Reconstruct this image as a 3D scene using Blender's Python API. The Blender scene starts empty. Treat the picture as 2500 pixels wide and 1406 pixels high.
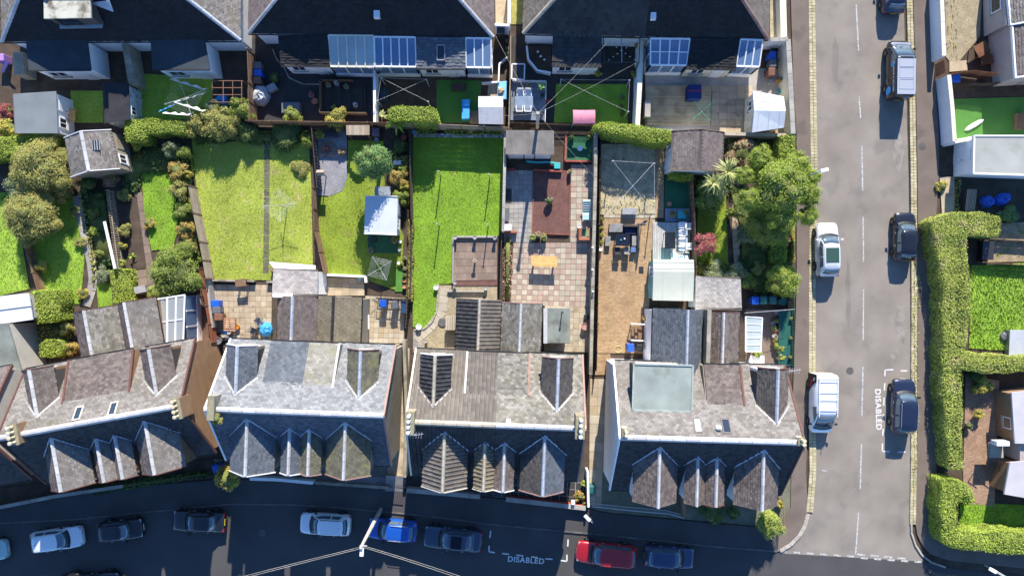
import bpy, math, random
import numpy as np
from mathutils import Vector, Matrix

# ------------------------------------------------------------------ camera, sky, sun, exposure
sc = bpy.context.scene
CAM_H, PXM = 56.0, 30.0            # camera height in metres, photo pixels per metre on the ground
cam_d = bpy.data.cameras.new('camera')
cam_d.sensor_width = 36.0
cam_d.lens = CAM_H * PXM / 2500.0 * 36.0
cam_d.clip_start, cam_d.clip_end = 0.5, 2000.0
cam = bpy.data.objects.new('camera', cam_d)
sc.collection.objects.link(cam)
cam.location = (0, 0, CAM_H)
sc.camera = cam

SUN_EL = math.radians(30.2)
SUN_AZ = math.radians(7.0)         # sun stands over the top of the picture, a little to the right
to_sun = Vector((math.sin(SUN_AZ) * math.cos(SUN_EL), math.cos(SUN_AZ) * math.cos(SUN_EL), math.sin(SUN_EL)))
world = bpy.data.worlds.new('World')
sc.world = world
world.use_nodes = True
wn, wl = world.node_tree.nodes, world.node_tree.links
sky = wn.new('ShaderNodeTexSky')
sky.sky_type = 'NISHITA'
sky.sun_disc = False
sky.sun_elevation = SUN_EL
sky.sun_rotation = SUN_AZ
sky.air_density, sky.dust_density, sky.ozone_density = 1.0, 0.0, 9.0
wl.new(sky.outputs[0], wn['Background'].inputs[0])
wn['Background'].inputs[1].default_value = 0.13
sun_d = bpy.data.lights.new('sun', 'SUN')
sun_d.energy = 5.0
sun_d.angle = math.radians(0.5)
sun_d.color = (1.0, 0.92, 0.81)
sun = bpy.data.objects.new('sun', sun_d)
sc.collection.objects.link(sun)
sun.rotation_euler = to_sun.to_track_quat('Z', 'Y').to_euler()
vs = sc.view_settings
vs.view_transform, vs.look, vs.gamma, vs.use_curve_mapping = 'Standard', 'None', 1.0, False
vs.exposure = 1.0

# ------------------------------------------------------------------ helpers
COL = sc.collection
RNG = random.Random(7)
NR = np.random.default_rng(7)
PI = math.pi

def W(px, py, z=0.0):
    """the point at height z that the photograph shows at pixel (px, py)"""
    k = (CAM_H - z) / CAM_H / PXM
    return Vector(((px - 1250) * k, (703 - py) * k, z))
def WP(pts, z=0.0):
    return [W(a, b, z) for a, b in pts]

def tag(o, label=None, cat=None, group=None, kind=None):
    if label: o['label'] = label
    if cat: o['category'] = cat
    if group: o['group'] = group
    if kind: o['kind'] = kind
    return o
def thing(name, label, cat, loc=(0, 0, 0), rz=0.0, group=None):
    o = bpy.data.objects.new(name, None)
    o.empty_display_size = 0.3
    COL.objects.link(o)
    o.location = loc
    o.rotation_euler = (0, 0, rz)
    return tag(o, label, cat, group)
def link(name, me, mats=None, parent=None, loc=None, rot=None, scale=None, **k):
    o = bpy.data.objects.new(name, me)
    COL.objects.link(o)
    if mats is not None:
        mats = mats if isinstance(mats, (list, tuple)) else [mats]
        if not me.materials:
            for m in mats: me.materials.append(m)
        else:
            for i, m in enumerate(mats):
                if i < len(o.material_slots) and me.materials[i] != m:
                    o.material_slots[i].link = 'OBJECT'
                    o.material_slots[i].material = m
    if parent is not None: o.parent = parent
    if loc is not None: o.location = loc
    if rot is not None: o.rotation_euler = rot if isinstance(rot, (tuple, list)) else (0, 0, rot)
    if scale is not None: o.scale = scale
    return tag(o, **k)

class MB:
    """collects shapes; build() links them as one mesh object"""
    def __init__(s):
        s.v, s.f, s.m = [], [], []
    def add(s, vs, fs, mi=0):
        b = len(s.v)
        s.v += [tuple(p) for p in vs]
        s.f += [tuple(b + i for i in f) for f in fs]
        s.m += [mi] * len(fs)
        return s
    def hexa(s, p, mi=0):          # 4 bottom then 4 top, anticlockwise seen from above
        return s.add(p, [(3, 2, 1, 0), (4, 5, 6, 7), (0, 1, 5, 4), (1, 2, 6, 5), (2, 3, 7, 6), (3, 0, 4, 7)], mi)
    def box(s, c, d, rz=0.0, mi=0, top=1.0):   # c = centre of base, d = size, top = taper of the top face
        ca, sa = math.cos(rz), math.sin(rz)
        p = []
        for z, k in ((0, 1.0), (d[2], top)):
            for x, y in ((-1, -1), (1, -1), (1, 1), (-1, 1)):
                X, Y = x * d[0] / 2 * k, y * d[1] / 2 * k
                p.append((c[0] + X * ca - Y * sa, c[1] + X * sa + Y * ca, c[2] + z))
        return s.hexa(p, mi)
    def bar(s, a, b, w, z0, z1, mi=0, ext=0.0):  # upright slab along a-b
        a, b = Vector(a[:2]), Vector(b[:2])
        d = (b - a).normalized()
        a, b = a - d * ext, b + d * ext
        n = Vector((-d.y, d.x)) * w / 2
        q = [a - n, b - n, b + n, a + n]
        return s.hexa([(p.x, p.y, z0) for p in q] + [(p.x, p.y, z1) for p in q], mi)
    def beam(s, a, b, w, h, mi=0):   # box beam between 3D points, section w x h
        a, b = Vector(a), Vector(b)
        d = (b - a).normalized()
        up = Vector((0, 0, 1)) if abs(d.z) < 0.95 else Vector((0, 1, 0))
        x = d.cross(up).normalized() * w / 2
        y = x.cross(d).normalized() * h / 2
        q = [a - x - y, a + x - y, a + x + y, a - x + y]
        r = [p + (b - a) for p in q]
        return s.add(q + r, [(0, 3, 2, 1), (4, 5, 6, 7), (0, 1, 5, 4), (1, 2, 6, 5), (2, 3, 7, 6), (3, 0, 4, 7)][:], mi)
    def prism(s, poly, z0, z1, mi=0):
        n = len(poly)
        A = sum(poly[i][0] * poly[(i + 1) % n][1] - poly[(i + 1) % n][0] * poly[i][1] for i in range(n))
        if A < 0: poly = poly[::-1]
        v = [(p[0], p[1], z0) for p in poly] + [(p[0], p[1], z1) for p in poly]
        return s.add(v, [tuple(range(n, 2 * n)), tuple(range(n - 1, -1, -1))] + [(i, (i + 1) % n, n + (i + 1) % n, n + i) for i in range(n)], mi)
    def sheet(s, poly, t=0.05, mi=0):  # planar polygon in 3D given thickness below it
        P = [Vector(p) for p in poly]
        nrm = Vector((0, 0, 0))
        for i in range(len(P)):
            nrm += (P[i] - P[0]).cross(P[(i + 1) % len(P)] - P[0])
        nrm.normalize()
        if nrm.z < 0: P.reverse(); nrm = -nrm
        n = len(P)
        return s.add(P + [p - nrm * t for p in P], [tuple(range(n)), tuple(range(2 * n - 1, n - 1, -1))] + [(n + i, n + (i + 1) % n, (i + 1) % n, i) for i in range(n)], mi)
    def tube(s, pts, r, n=6, mi=0, caps=True):
        pts = [Vector(p) for p in pts]
        rs = r if isinstance(r, (list, tuple)) else [r] * len(pts)
        b = len(s.v)
        for i, p in enumerate(pts):
            d = (pts[min(i + 1, len(pts) - 1)] - pts[max(i - 1, 0)]).normalized()
            u = d.cross(Vector((0, 0, 1)) if abs(d.z) < 0.9 else Vector((1, 0, 0))).normalized()
            w = d.cross(u)
            for k in range(n):
                a = 2 * PI * k / n
                s.v.append(tuple(p + (u * math.cos(a) + w * math.sin(a)) * rs[i]))
        for i in range(len(pts) - 1):
            for k in range(n):
                s.f.append((b + i * n + k, b + (i + 1) * n + k, b + (i + 1) * n + (k + 1) % n, b + i * n + (k + 1) % n)); s.m.append(mi)
        if caps:
            s.f.append(tuple(b + k for k in range(n))); s.m.append(mi)
            s.f.append(tuple(b + (len(pts) - 1) * n + k for k in range(n - 1, -1, -1))); s.m.append(mi)
        return s
    def lathe(s, prof, c=(0, 0, 0), n=12, mi=0, axis='z'):
        b = len(s.v)
        for r, h in prof:
            for k in range(n):
                a = 2 * PI * k / n
                p = (r * math.cos(a), r * math.sin(a), h)
                if axis == 'y': p = (p[0], p[2], p[1])
                if axis == 'x': p = (p[2], p[0], p[1])
                s.v.append((c[0] + p[0], c[1] + p[1], c[2] + p[2]))
        for i in range(len(prof) - 1):
            for k in range(n):
                s.f.append((b + i * n + k, b + i * n + (k + 1) % n, b + (i + 1) * n + (k + 1) % n, b + (i + 1) * n + k)); s.m.append(mi)
        s.f.append(tuple(b + k for k in range(n - 1, -1, -1))); s.m.append(mi)
        s.f.append(tuple(b + (len(prof) - 1) * n + k for k in range(n))); s.m.append(mi)
        return s
    def blob(s, c, r, n=8, jit=0.12, rng=RNG, mi=0):   # lumpy ball
        b = len(s.v); rows = n // 2 + 1
        r = r if isinstance(r, (tuple, list)) else (r, r, r)
        for i in range(rows + 1):
            t = PI * i / rows
            for k in range(n):
                a = 2 * PI * k / n
                j = 1 + rng.uniform(-jit, jit) if 0 < i < rows else 1
                s.v.append((c[0] + r[0] * math.sin(t) * math.cos(a) * j, c[1] + r[1] * math.sin(t) * math.sin(a) * j, c[2] - r[2] * math.cos(t) * j))
        for i in range(rows):
            for k in range(n):
                s.f.append((b + i * n + k, b + i * n + (k + 1) % n, b + (i + 1) * n + (k + 1) % n, b + (i + 1) * n + k)); s.m.append(mi)
        return s
    def mesh(s, name, org=None):
        me = bpy.data.meshes.new(name)
        v = s.v if org is None else [(p[0] - org[0], p[1] - org[1], p[2] - org[2]) for p in s.v]
        me.from_pydata(v, [], s.f)
        if any(s.m): me.polygons.foreach_set('material_index', s.m)
        return me
    def build(s, name, mats, parent=None, smooth=False, bevel=0, subsurf=0, local=False, loc=None, rot=None, **k):
        org = None
        if parent is not None and not local:
            p = parent; org = Vector((0, 0, 0))
            while p is not None: org = org + p.location; p = p.parent
        elif parent is None and loc is None and s.v and not local:
            a = np.array(s.v); org = Vector(((a[:, 0].min() + a[:, 0].max()) / 2, (a[:, 1].min() + a[:, 1].max()) / 2, a[:, 2].min())); loc = org
        me = s.mesh(name, org)
        if smooth: me.polygons.foreach_set('use_smooth', [True] * len(me.polygons))
        for m in (mats if isinstance(mats, (list, tuple)) else [mats]): me.materials.append(m)
        o = link(name, me, None, parent, loc, rot, **k)
        if bevel:
            b = o.modifiers.new('bevel', 'BEVEL'); b.width = bevel; b.segments = 2; b.limit_method = 'ANGLE'
        if subsurf:
            b = o.modifiers.new('subsurf', 'SUBSURF'); b.levels = b.render_levels = subsurf
        return o

def unit_box(name):                  # 1 x 1 x 1, slightly chamfered top, base at z = 0
    m = MB(); k = 0.47
    m.add([(-.5, -.5, 0), (.5, -.5, 0), (.5, .5, 0), (-.5, .5, 0), (-.5, -.5, .8), (.5, -.5, .8), (.5, .5, .8), (-.5, .5, .8), (-k, -k, 1), (k, -k, 1), (k, k, 1), (-k, k, 1)],
          [(3, 2, 1, 0), (8, 9, 10, 11)] + [(i, (i + 1) % 4, 4 + (i + 1) % 4, 4 + i) for i in range(4)] + [(4 + i, 4 + (i + 1) % 4, 8 + (i + 1) % 4, 8 + i) for i in range(4)])
    return m.mesh(name)
UB = {}
def piece(name, mat, parent, c, d, rz=0.0, rx=0.0, ry=0.0):
    """one plank, slab or tile: a shared box scaled to size; c is the base centre in the world (parents here are never rotated)"""
    key = mat.name
    if key not in UB:
        UB[key] = unit_box('piece_' + key); UB[key].materials.append(mat)
    org = Vector((0, 0, 0)); p = parent
    while p is not None: org = org + p.location; p = p.parent
    return link(name, UB[key], None, parent, (c[0] - org.x, c[1] - org.y, c[2] - org.z), (rx, ry, rz), d)

# ------------------------------------------------------------------ materials
MATS = {}
def pm(name, c1, c2=None, rough=0.85, isl=True, nz=(1.5, 0.25), fine=(30.0, 0.15), bump=0.0, bscale=40.0, stain=None, spec=0.3, metal=0.0, trans=0.0, coat=0.0):
    """c1..c2 vary from piece to piece; nz and fine are (scale, strength) of soft and fine mottling; stain = (colour, scale, threshold, strength)"""
    if name in MATS: return MATS[name]
    m = bpy.data.materials.new(name); MATS[name] = m
    m.use_nodes = True
    N, L = m.node_tree.nodes, m.node_tree.links
    b = N['Principled BSDF']
    b.inputs['Roughness'].default_value = rough
    b.inputs['Specular IOR Level'].default_value = spec
    b.inputs['Metallic'].default_value = metal
    if coat: b.inputs['Coat Weight'].default_value = coat; b.inputs['Coat Roughness'].default_value = 0.05
    geo = N.new('ShaderNodeNewGeometry')
    pos = geo.outputs['Position']
    def mix(fac, a, c, mode='MIX'):
        x = N.new('ShaderNodeMix'); x.data_type = 'RGBA'; x.blend_type = mode
        for sck, val in ((x.inputs['Factor'], fac), (x.inputs[6], a), (x.inputs[7], c)):
            if isinstance(val, (int, float)): sck.default_value = val
            elif isinstance(val, tuple): sck.default_value = (*val, 1)
            else: L.new(val, sck)
        return x.outputs[2]
    def noise(scale, det=4.0):
        x = N.new('ShaderNodeTexNoise'); x.inputs['Scale'].default_value = scale; x.inputs['Detail'].default_value = det
        L.new(pos, x.inputs['Vector']); return x.outputs['Fac']
    def rng_map(v, lo, hi, a=0.25, c=0.75):
        x = N.new('ShaderNodeMapRange'); x.inputs[1].default_value, x.inputs[2].default_value, x.inputs[3].default_value, x.inputs[4].default_value = a, c, lo, hi
        L.new(v, x.inputs[0]); return x.outputs[0]
    col = c1
    if c2 is not None:
        oi = N.new('ShaderNodeObjectInfo')
        ad = N.new('ShaderNodeMath'); ad.operation = 'ADD'
        L.new(oi.outputs['Random'], ad.inputs[0]); L.new(geo.outputs['Random Per Island'], ad.inputs[1])
        fr = N.new('ShaderNodeMath'); fr.operation = 'FRACT'; L.new(ad.outputs[0], fr.inputs[0])
        col = mix(fr.outputs[0] if isl else noise(nz[0] * 0.7), c1, c2)
    if stain:
        col = mix(rng_map(noise(stain[1], 6.0), 0.0, stain[3], stain[2], stain[2] + 0.12), col, stain[0])
    if nz and nz[1]:
        col = mix(1.0, col, rng_map(noise(nz[0]), 1 - nz[1], 1 + nz[1]), 'MULTIPLY')
    if fine and fine[1]:
        col = mix(1.0, col, rng_map(noise(fine[0], 3.0), 1 - fine[1], 1 + fine[1]), 'MULTIPLY')
    if isinstance(col, tuple): b.inputs['Base Color'].default_value = (*col, 1)
    else: L.new(col, b.inputs['Base Color'])
    if trans:
        tl = N.new('ShaderNodeBsdfTranslucent'); ms = N.new('ShaderNodeMixShader'); ms.inputs[0].default_value = trans
        if isinstance(col, tuple): tl.inputs[0].default_value = (*col, 1)
        else: L.new(col, tl.inputs[0])
        L.new(b.outputs[0], ms.inputs[1]); L.new(tl.outputs[0], ms.inputs[2])
        L.new(ms.outputs[0], N['Material Output'].inputs[0])
    if bump:
        bn = N.new('ShaderNodeBump'); bn.inputs['Strength'].default_value = bump; bn.inputs['Distance'].default_value = 0.03
        L.new(noise(bscale, 5.0), bn.inputs['Height']); L.new(bn.outputs[0], b.inputs['Normal'])
    return m
def flat(name, c, rough=0.5, metal=0.0, spec=0.4, coat=0.0):
    return pm(name, c, None, rough, nz=(3.0, 0.08), fine=(25.0, 0.06), spec=spec, metal=metal, coat=coat)
def glass(name, c, rough=0.05, alpha=0.35):
    if name in MATS: return MATS[name]
    m = bpy.data.materials.new(name); MATS[name] = m; m.use_nodes = True
    b = m.node_tree.nodes['Principled BSDF']
    b.inputs['Base Color'].default_value = (*c, 1); b.inputs['Roughness'].default_value = rough
    b.inputs['Specular IOR Level'].default_value = 0.6; b.inputs['Alpha'].default_value = alpha
    return m

ASPH = pm('asphalt_old', (.226, .199, .167), (.26, .23, .196), .9, False, (0.4, .2), (45, .3), .4, 90, ((.18, .163, .147), .55, .56, .6))
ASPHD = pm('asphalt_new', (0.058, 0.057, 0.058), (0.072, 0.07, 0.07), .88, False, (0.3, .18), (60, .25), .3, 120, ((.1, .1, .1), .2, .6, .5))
PAVE = pm('pavement_asphalt', (0.15, 0.118, 0.098), (0.18, 0.145, 0.122), .92, False, (0.5, .18), (50, .2), .3, 90, ((.07, .06, .055), .5, .58, .6))
SETT = pm('kerb_sett', (0.36, 0.318, 0.18), (0.504, 0.456, 0.3), .9, True, (1.5, .25), (20, .2))
KERB = pm('kerb_stone', (.3, .28, .23), (.42, .39, .33), .9, True, (2, .2), (20, .15))
PAINT = pm('road_paint', (0.484, 0.484, 0.468), None, .7, nz=(6, .15), fine=(25, .3), stain=((.22, .2, .18), 7, .47, .85))
SOIL = pm('soil', (.06, .043, .032), (.095, .07, .05), .95, False, (1.2, .35), (20, .35), .6, 30)
GRASS = pm('grass', (0.19, 0.265, 0.025), (0.3, 0.36, 0.05), .9, True, (0.6, .25), (12, .25), .6, 40, ((.27, .26, .06), .8, .58, .5))
GRASSY = pm('grass_yellowish', (0.267, 0.335, 0.0475), (0.368, 0.42, 0.076), .9, True, (0.5, .2), (12, .25), .6, 40, ((.36, .3, .13), 1.0, .56, .6))
GRASSD = pm('grass_lush', (0.168, 0.302, 0.0224), (0.291, 0.437, 0.056), .9, True, (0.6, .25), (12, .25), .6, 40, ((.3, .31, .09), .9, .6, .45))
TURF = pm('artificial_turf', (.07, .2, .035), (.085, .23, .045), .95, False, (1.0, .12), (40, .15), .3, 80)
TURFD = pm('dark_turf', (.03, .12, .06), (.04, .15, .075), .95, False, (1.0, .15), (40, .15), .3, 80)
GRAVEL = pm('gravel', (.3, .25, .16), (.42, .36, .25), .95, True, (1.5, .2), (14, .45), .8, 30)
GRAVELG = pm('slate_gravel', (.2, .2, .22), (.32, .32, .34), .95, True, (1.5, .2), (14, .45), .8, 30)
CHIPS = pm('red_chips', (0.15, 0.075, 0.062), (0.25, 0.135, 0.115), .95, True, (1.5, .2), (12, .4), .8, 25)
CONC = pm('concrete', (0.3, 0.28, 0.245), (0.39, 0.37, 0.33), .9, True, (1.2, .2), (15, .15), .2, 40, ((.2, .18, .14), 1.5, .58, .6))
CONCD = pm('concrete_dirty', (.26, .24, .19), (.34, .31, .25), .9, True, (1.2, .25), (15, .2), .2, 40, ((.13, .12, .09), 1.3, .52, .7))
SLABT = pm('slab_tan', (0.36, 0.29, 0.19), (0.45, 0.37, 0.26), .88, True, (1.2, .2), (18, .12), .15, 40, ((.27, .22, .15), 1.2, .58, .6))
SLABB = pm('slab_buff_worn', (.36, .28, .19), (.47, .39, .28), .9, True, (1.0, .25), (18, .15), .15, 40, ((.2, .17, .11), 1.5, .55, .7))
SLABP = pm('slab_pink', (0.33, 0.24, 0.19), (0.41, 0.31, 0.25), .9, True, (1.2, .2), (18, .15), .15, 40)
SLABC = pm('slab_cream', (0.36, 0.315, 0.24), (0.46, 0.41, 0.32), .9, True, (1.2, .2), (18, .15), .15, 40)
SLABG = pm('slab_grey', (.27, .26, .24), (.36, .34, .31), .9, True, (1.2, .2), (18, .15), .15, 40)
SLABR = pm('slab_sandstone', (0.19, 0.14, 0.11), (0.26, 0.195, 0.155), .9, True, (1.2, .2), (18, .15), .15, 40)
BLOCK = pm('block_paver', (0.36, 0.235, 0.125), (0.48, 0.335, 0.195), .9, True, (0.8, .15), (18, .12), stain=((.24, .17, .1), .7, .54, .55))
JOINT = pm('joint_sand', (.22, .19, .15), None, .95, fine=(30, .2))
STONE = pm('stone', (.26, .22, .16), (.36, .31, .23), .92, True, (1.5, .25), (12, .25), .4, 20)
BRICKR = pm('red_brick', (.3, .1, .06), (.42, .16, .1), .9, True, (2, .15), (20, .15))
WHITE = pm('white_render', (0.85, 0.85, 0.84), None, .85, nz=(.8, .06), fine=(40, .05), bump=.15, bscale=60)
CREAM = pm('cream_render', (.68, .63, .5), None, .85, nz=(.8, .1), fine=(40, .06), bump=.15, bscale=60)
HARL = pm('brown_harling', (0.24, 0.145, 0.08), (0.32, 0.2, 0.115), .95, False, (1.5, .15), (45, .35), .5, 60)
HARLG = pm('grey_pebbledash', (0.27, 0.245, 0.195), (0.36, 0.325, 0.265), .95, False, (1.5, .12), (45, .3), .5, 60)
HARLP = pm('pale_roughcast', (0.4, 0.385, 0.345), (0.48, 0.46, 0.42), .95, False, (1.0, .12), (30, .12), .5, 40)
PINKW = pm('pinkish_roughcast', (0.36, 0.31, 0.28), (0.42, 0.36, 0.33), .95, False, (1.0, .1), (30, .12), .4, 40)
UPVC = flat('white_plastic', (.8, .8, .8), .4)
REDTRIM = pm('brown_bargeboard', (.1, .045, .038), (.14, .065, .052), .7, True, (2, .2), (25, .15))
PINKTRIM = pm('faded_bargeboard', (.3, .18, .145), (.36, .225, .19), .8, True, (2, .2), (25, .15))
LEAD = pm('zinc_ridge', (0.42, 0.42, 0.42), (0.56, 0.56, 0.56), .6, True, (3, .12), (25, .08), metal=.1)
LEADB = pm('lead_flashing', (.36, .4, .46), (.48, .52, .58), .6, True, (3, .15), (25, .1), metal=.15)
RIDGET = pm('ridge_tile_tan', (.38, .34, .26), (.46, .42, .33), .9, True, (3, .2), (25, .15))
ROOFU = pm('roof_underlay', (.09, .08, .07), None, .9)
def slate(n, a, b, st=None): return pm(n, a, b, .75, True, (.6, .18), (25, .15), stain=st)
SL_PALE = slate('slate_pale', (0.136, 0.123, 0.11), (0.229, 0.211, 0.194), ((.13, .115, .07), .8, .58, .5))
SL_GREY = slate('slate_light_grey', (0.146, 0.153, 0.163), (0.249, 0.256, 0.262))
SL_BLUE = slate('slate_blue', (0.085, 0.098, 0.115), (0.14, 0.155, 0.175))
SL_DARK = slate('slate_dark', (0.055, 0.05, 0.047), (0.1, 0.09, 0.083), ((.2, .19, .07), 1.2, .62, .4))
SL_MOSS = slate('slate_mossy', (0.1, 0.095, 0.07), (0.17, 0.16, 0.11), ((.2, .19, .07), 1.2, .54, .5))
SL_BROWN = slate('slate_brown', (0.1, 0.08, 0.07), (0.18, 0.15, 0.135), ((.08, .07, .06), .9, .58, .6))
SL_MOTT = slate('slate_mottled', (0.12, 0.11, 0.09), (0.26, 0.25, 0.22), ((.15, .14, .1), 1.4, .52, .6))
SL_BUNG_SHADE = slate('slate_bungalow_shaded', (0.0139, 0.0139, 0.0154), (0.0262, 0.0246, 0.0262))  # shade of the bungalow back slopes is put into this near-black colour
SL_FRONT_SHADE = slate('slate_front_shaded', (0.0319, 0.0309, 0.0337), (0.0637, 0.0601, 0.0619))  # front slopes lie in shade; the darkening is painted into the slate
SL_FRONTB_SHADE = slate('slate_front_blue_shaded', (0.066, 0.077, 0.0935), (0.121, 0.138, 0.16))  # darker copy of the blue slate, with the front slope's shade painted in
SL_PURP = slate('slate_purple', (0.12, 0.098, 0.092), (0.18, 0.15, 0.14))
TILE_T = slate('tile_tan', (0.16, 0.135, 0.09), (0.22, 0.19, 0.13), ((.17, .14, .09), 1.0, .56, .5))
TILE_B = slate('tile_brown', (0.115, 0.1, 0.085), (0.16, 0.142, 0.12))
TILE_D = slate('tile_charcoal', (0.03, 0.03, 0.032), (0.055, 0.055, 0.057))  # charcoal tile, darkened further to carry the shade of its slopes
FELT = pm('felt_dark', (0.035, 0.045, 0.055), (0.05, 0.062, 0.072), .9, False, (.8, .2), (20, .15))
FELTG = pm('felt_green_grey', (.16, .18, .16), (.22, .24, .21), .9, False, (.8, .3), (20, .15), stain=((.09, .09, .07), .9, .55, .6))
FELTP = pm('felt_pale', (0.28, 0.29, 0.26), (0.36, 0.37, 0.34), .85, False, (.5, .15), (20, .08), stain=((.26, .27, .23), .7, .58, .6))
CORR = pm('corrugated_cement', (.2, .185, .165), (.29, .27, .24), .9, False, (.9, .3), (15, .2), stain=((.42, .4, .36), .7, .6, .6))
METALW = flat('white_sheet_metal', (.62, .66, .7), .5)
METALS = flat('grey_steel', (.35, .35, .36), .4, .6)
METALD = flat('dark_steel', (.05, .05, .055), .45, .4)
GALV = flat('galvanised', (.55, .56, .58), .45, .3)
BLACKP = flat('black_plastic', (.02, .02, .022), .5)
RUBBER = flat('rubber', (.015, .015, .015), .8)
WOOD = pm('weathered_timber', (.26, .21, .16), (.38, .32, .25), .9, True, (2, .2), (20, .2))
WOODB = pm('brown_timber', (.17, .1, .06), (.26, .165, .1), .9, True, (2, .2), (20, .2))
WOODT = pm('tan_decking', (.36, .29, .18), (.46, .38, .25), .9, True, (1.0, .25), (15, .15), stain=((.22, .17, .1), .8, .56, .6))
WOODG = pm('grey_decking', (.38, .37, .34), (.5, .49, .46), .9, True, (1.5, .2), (15, .15))
WOODD = pm('black_decking', (.035, .032, .03), (.055, .05, .046), .9, True, (1.5, .2), (15, .15))
WOODBL = pm('blue_grey_decking', (.17, .2, .24), (.22, .255, .3), .9, True, (1.5, .15), (15, .1))
WOODO = pm('varnished_pine', (.55, .33, .1), (.68, .44, .16), .6, True, (3, .15), (20, .12))
WOODK = pm('dark_timber', (.06, .045, .036), (.1, .075, .06), .9, True, (2, .2), (20, .2))
PLY = pm('polycarbonate', (.36, .42, .42), (.41, .46, .47), .35, True, (.8, .15), (20, .05))
GLASSB = glass('conservatory_glass', (.2, .32, .5), .04, .55)
GLASSD = glass('window_glass', (.03, .04, .055), .05, .9)
BARK = pm('bark', (.1, .075, .055), (.14, .11, .08), .95, False, (3, .25), (25, .3), .5, 40)
TERRA = pm('terracotta', (.42, .17, .09), (.52, .24, .14), .85, True, (4, .15), (25, .1))
POTG = pm('grey_pot', (.25, .25, .26), (.36, .36, .37), .8, True, (4, .15), (25, .1))
BINBLUE = flat('bin_blue', (.015, .1, .5), .45)
BINGREY = flat('bin_grey', (.12, .13, .145), .5)
BINBROWN = flat('bin_brown', (.2, .095, .06), .55)
BINTEAL = flat('bin_green', (.03, .13, .12), .5)
TARPB = flat('blue_tarpaulin', (.05, .32, .7), .5)
PINKF = flat('pink_fabric', (.78, .28, .36), .8)
CHIMPOT = pm('chimney_pot', (.52, .43, .28), (.62, .53, .37), .85, True, (4, .2), (25, .15))
PURPLE = flat('purple_plastic', (.4, .22, .55), .5)
TURQ = flat('turquoise_plastic', (.05, .4, .42), .5)
REDP = flat('red_paint', (.5, .04, .03), .6)
CLOTHW = flat('white_cloth', (.78, .78, .76), .9)

def leafm(name, a, b, st=None, tr=.22): return pm(name, a, b, .7, True, (.9, .22), (6, .15), stain=st, trans=tr, spec=.25)
LF = {
 'mid': leafm('leaf_mid_green', (0.143, 0.215, 0.0358), (0.315, 0.386, 0.0715)),
 'dark': leafm('leaf_dark_green', (0.052, 0.104, 0.0325), (0.13, 0.195, 0.0585)),
 'olive': leafm('leaf_olive', (0.265, 0.258, 0.0702), (0.53, 0.484, 0.156)),
 'yellow': leafm('leaf_golden', (0.39, 0.351, 0.0585), (0.65, 0.546, 0.13)),
 'autumn': leafm('leaf_autumn', (0.39, 0.247, 0.065), (0.598, 0.468, 0.143)),
 'bright': leafm('leaf_bright', (0.203, 0.296, 0.039), (0.437, 0.53, 0.0858)),
 'conifer': leafm('leaf_conifer', (0.091, 0.221, 0.065), (0.286, 0.455, 0.156)),
 'lime': leafm('leaf_lime', (0.257, 0.329, 0.0572), (0.515, 0.572, 0.129)),
 'acer': leafm('leaf_acer', (0.325, 0.065, 0.078), (0.546, 0.169, 0.195)),
 'tan': leafm('leaf_tan', (0.351, 0.221, 0.13), (0.624, 0.442, 0.286)),
 'grey': leafm('leaf_grey_green', (0.169, 0.221, 0.117), (0.377, 0.429, 0.273)),
 'hedge': leafm('leaf_hedge', (0.204, 0.3, 0.036), (0.456, 0.54, 0.096), ((.45, .36, .17), 1.6, .62, .6)),
 'hedgeb': leafm('leaf_hedge_browned', (0.234, 0.312, 0.052), (0.52, 0.559, 0.13), ((.45, .36, .18), .9, .54, .6)),
 'palm': leafm('leaf_palm', (0.26, 0.325, 0.091), (0.572, 0.572, 0.26)),
 'red': leafm('flower_red', (0.52, 0.039, 0.052), (0.715, 0.13, 0.13)),
 'white': leafm('flower_white', (0.715, 0.65, 0.598), (0.75, 0.75, 0.75)),
}
TWIG = pm('twigs', (.12, .14, .04), None, .95, nz=(2, .3), fine=(15, .4))
# ------------------------------------------------------------------ leaves, crowns, hedges
def leaf_mesh(name, C, N, size, ratio=0.55, core=None, mat=None, rs=None):
    rs = rs or NR
    n = len(C)
    N = N / (np.linalg.norm(N, axis=1, keepdims=True) + 1e-9)
    R = rs.normal(size=(n, 3))
    T = np.cross(N, R); T /= (np.linalg.norm(T, axis=1, keepdims=True) + 1e-9)
    B = np.cross(N, T)
    a = (size * rs.uniform(.65, 1.35, n))[:, None] if np.ndim(size) == 0 else (size * rs.uniform(.65, 1.35, n))[:, None]
    V = np.empty((n, 4, 3))
    V[:, 0] = C + T * a; V[:, 1] = C + B * a * ratio; V[:, 2] = C - T * a; V[:, 3] = C - B * a * ratio
    V = V.reshape(-1, 3)
    me = bpy.data.meshes.new(name)
    cv = np.array(core.v) if core is not None and core.v else np.zeros((0, 3))
    cf = core.f if core is not None else []
    nv = len(V) + len(cv)
    loops = np.concatenate([np.arange(4 * n), np.array([i + 4 * n for f in cf for i in f], int)]).astype(np.int32)
    tot = np.concatenate([np.full(n, 4), np.array([len(f) for f in cf], int)]).astype(np.int32)
    st = np.concatenate([[0], np.cumsum(tot)[:-1]]).astype(np.int32)
    me.vertices.add(nv); me.vertices.foreach_set('co', np.concatenate([V, cv]).ravel())
    me.loops.add(len(loops)); me.loops.foreach_set('vertex_index', loops)
    me.polygons.add(len(tot)); me.polygons.foreach_set('loop_start', st); me.polygons.foreach_set('loop_total', tot)
    me.update(calc_edges=True)
    if len(cf): me.polygons.foreach_set('material_index', np.concatenate([np.zeros(n), np.ones(len(cf))]).astype(np.int32))
    me.materials.append(mat or LF['mid']); me.materials.append(TWIG)
    return me

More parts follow.
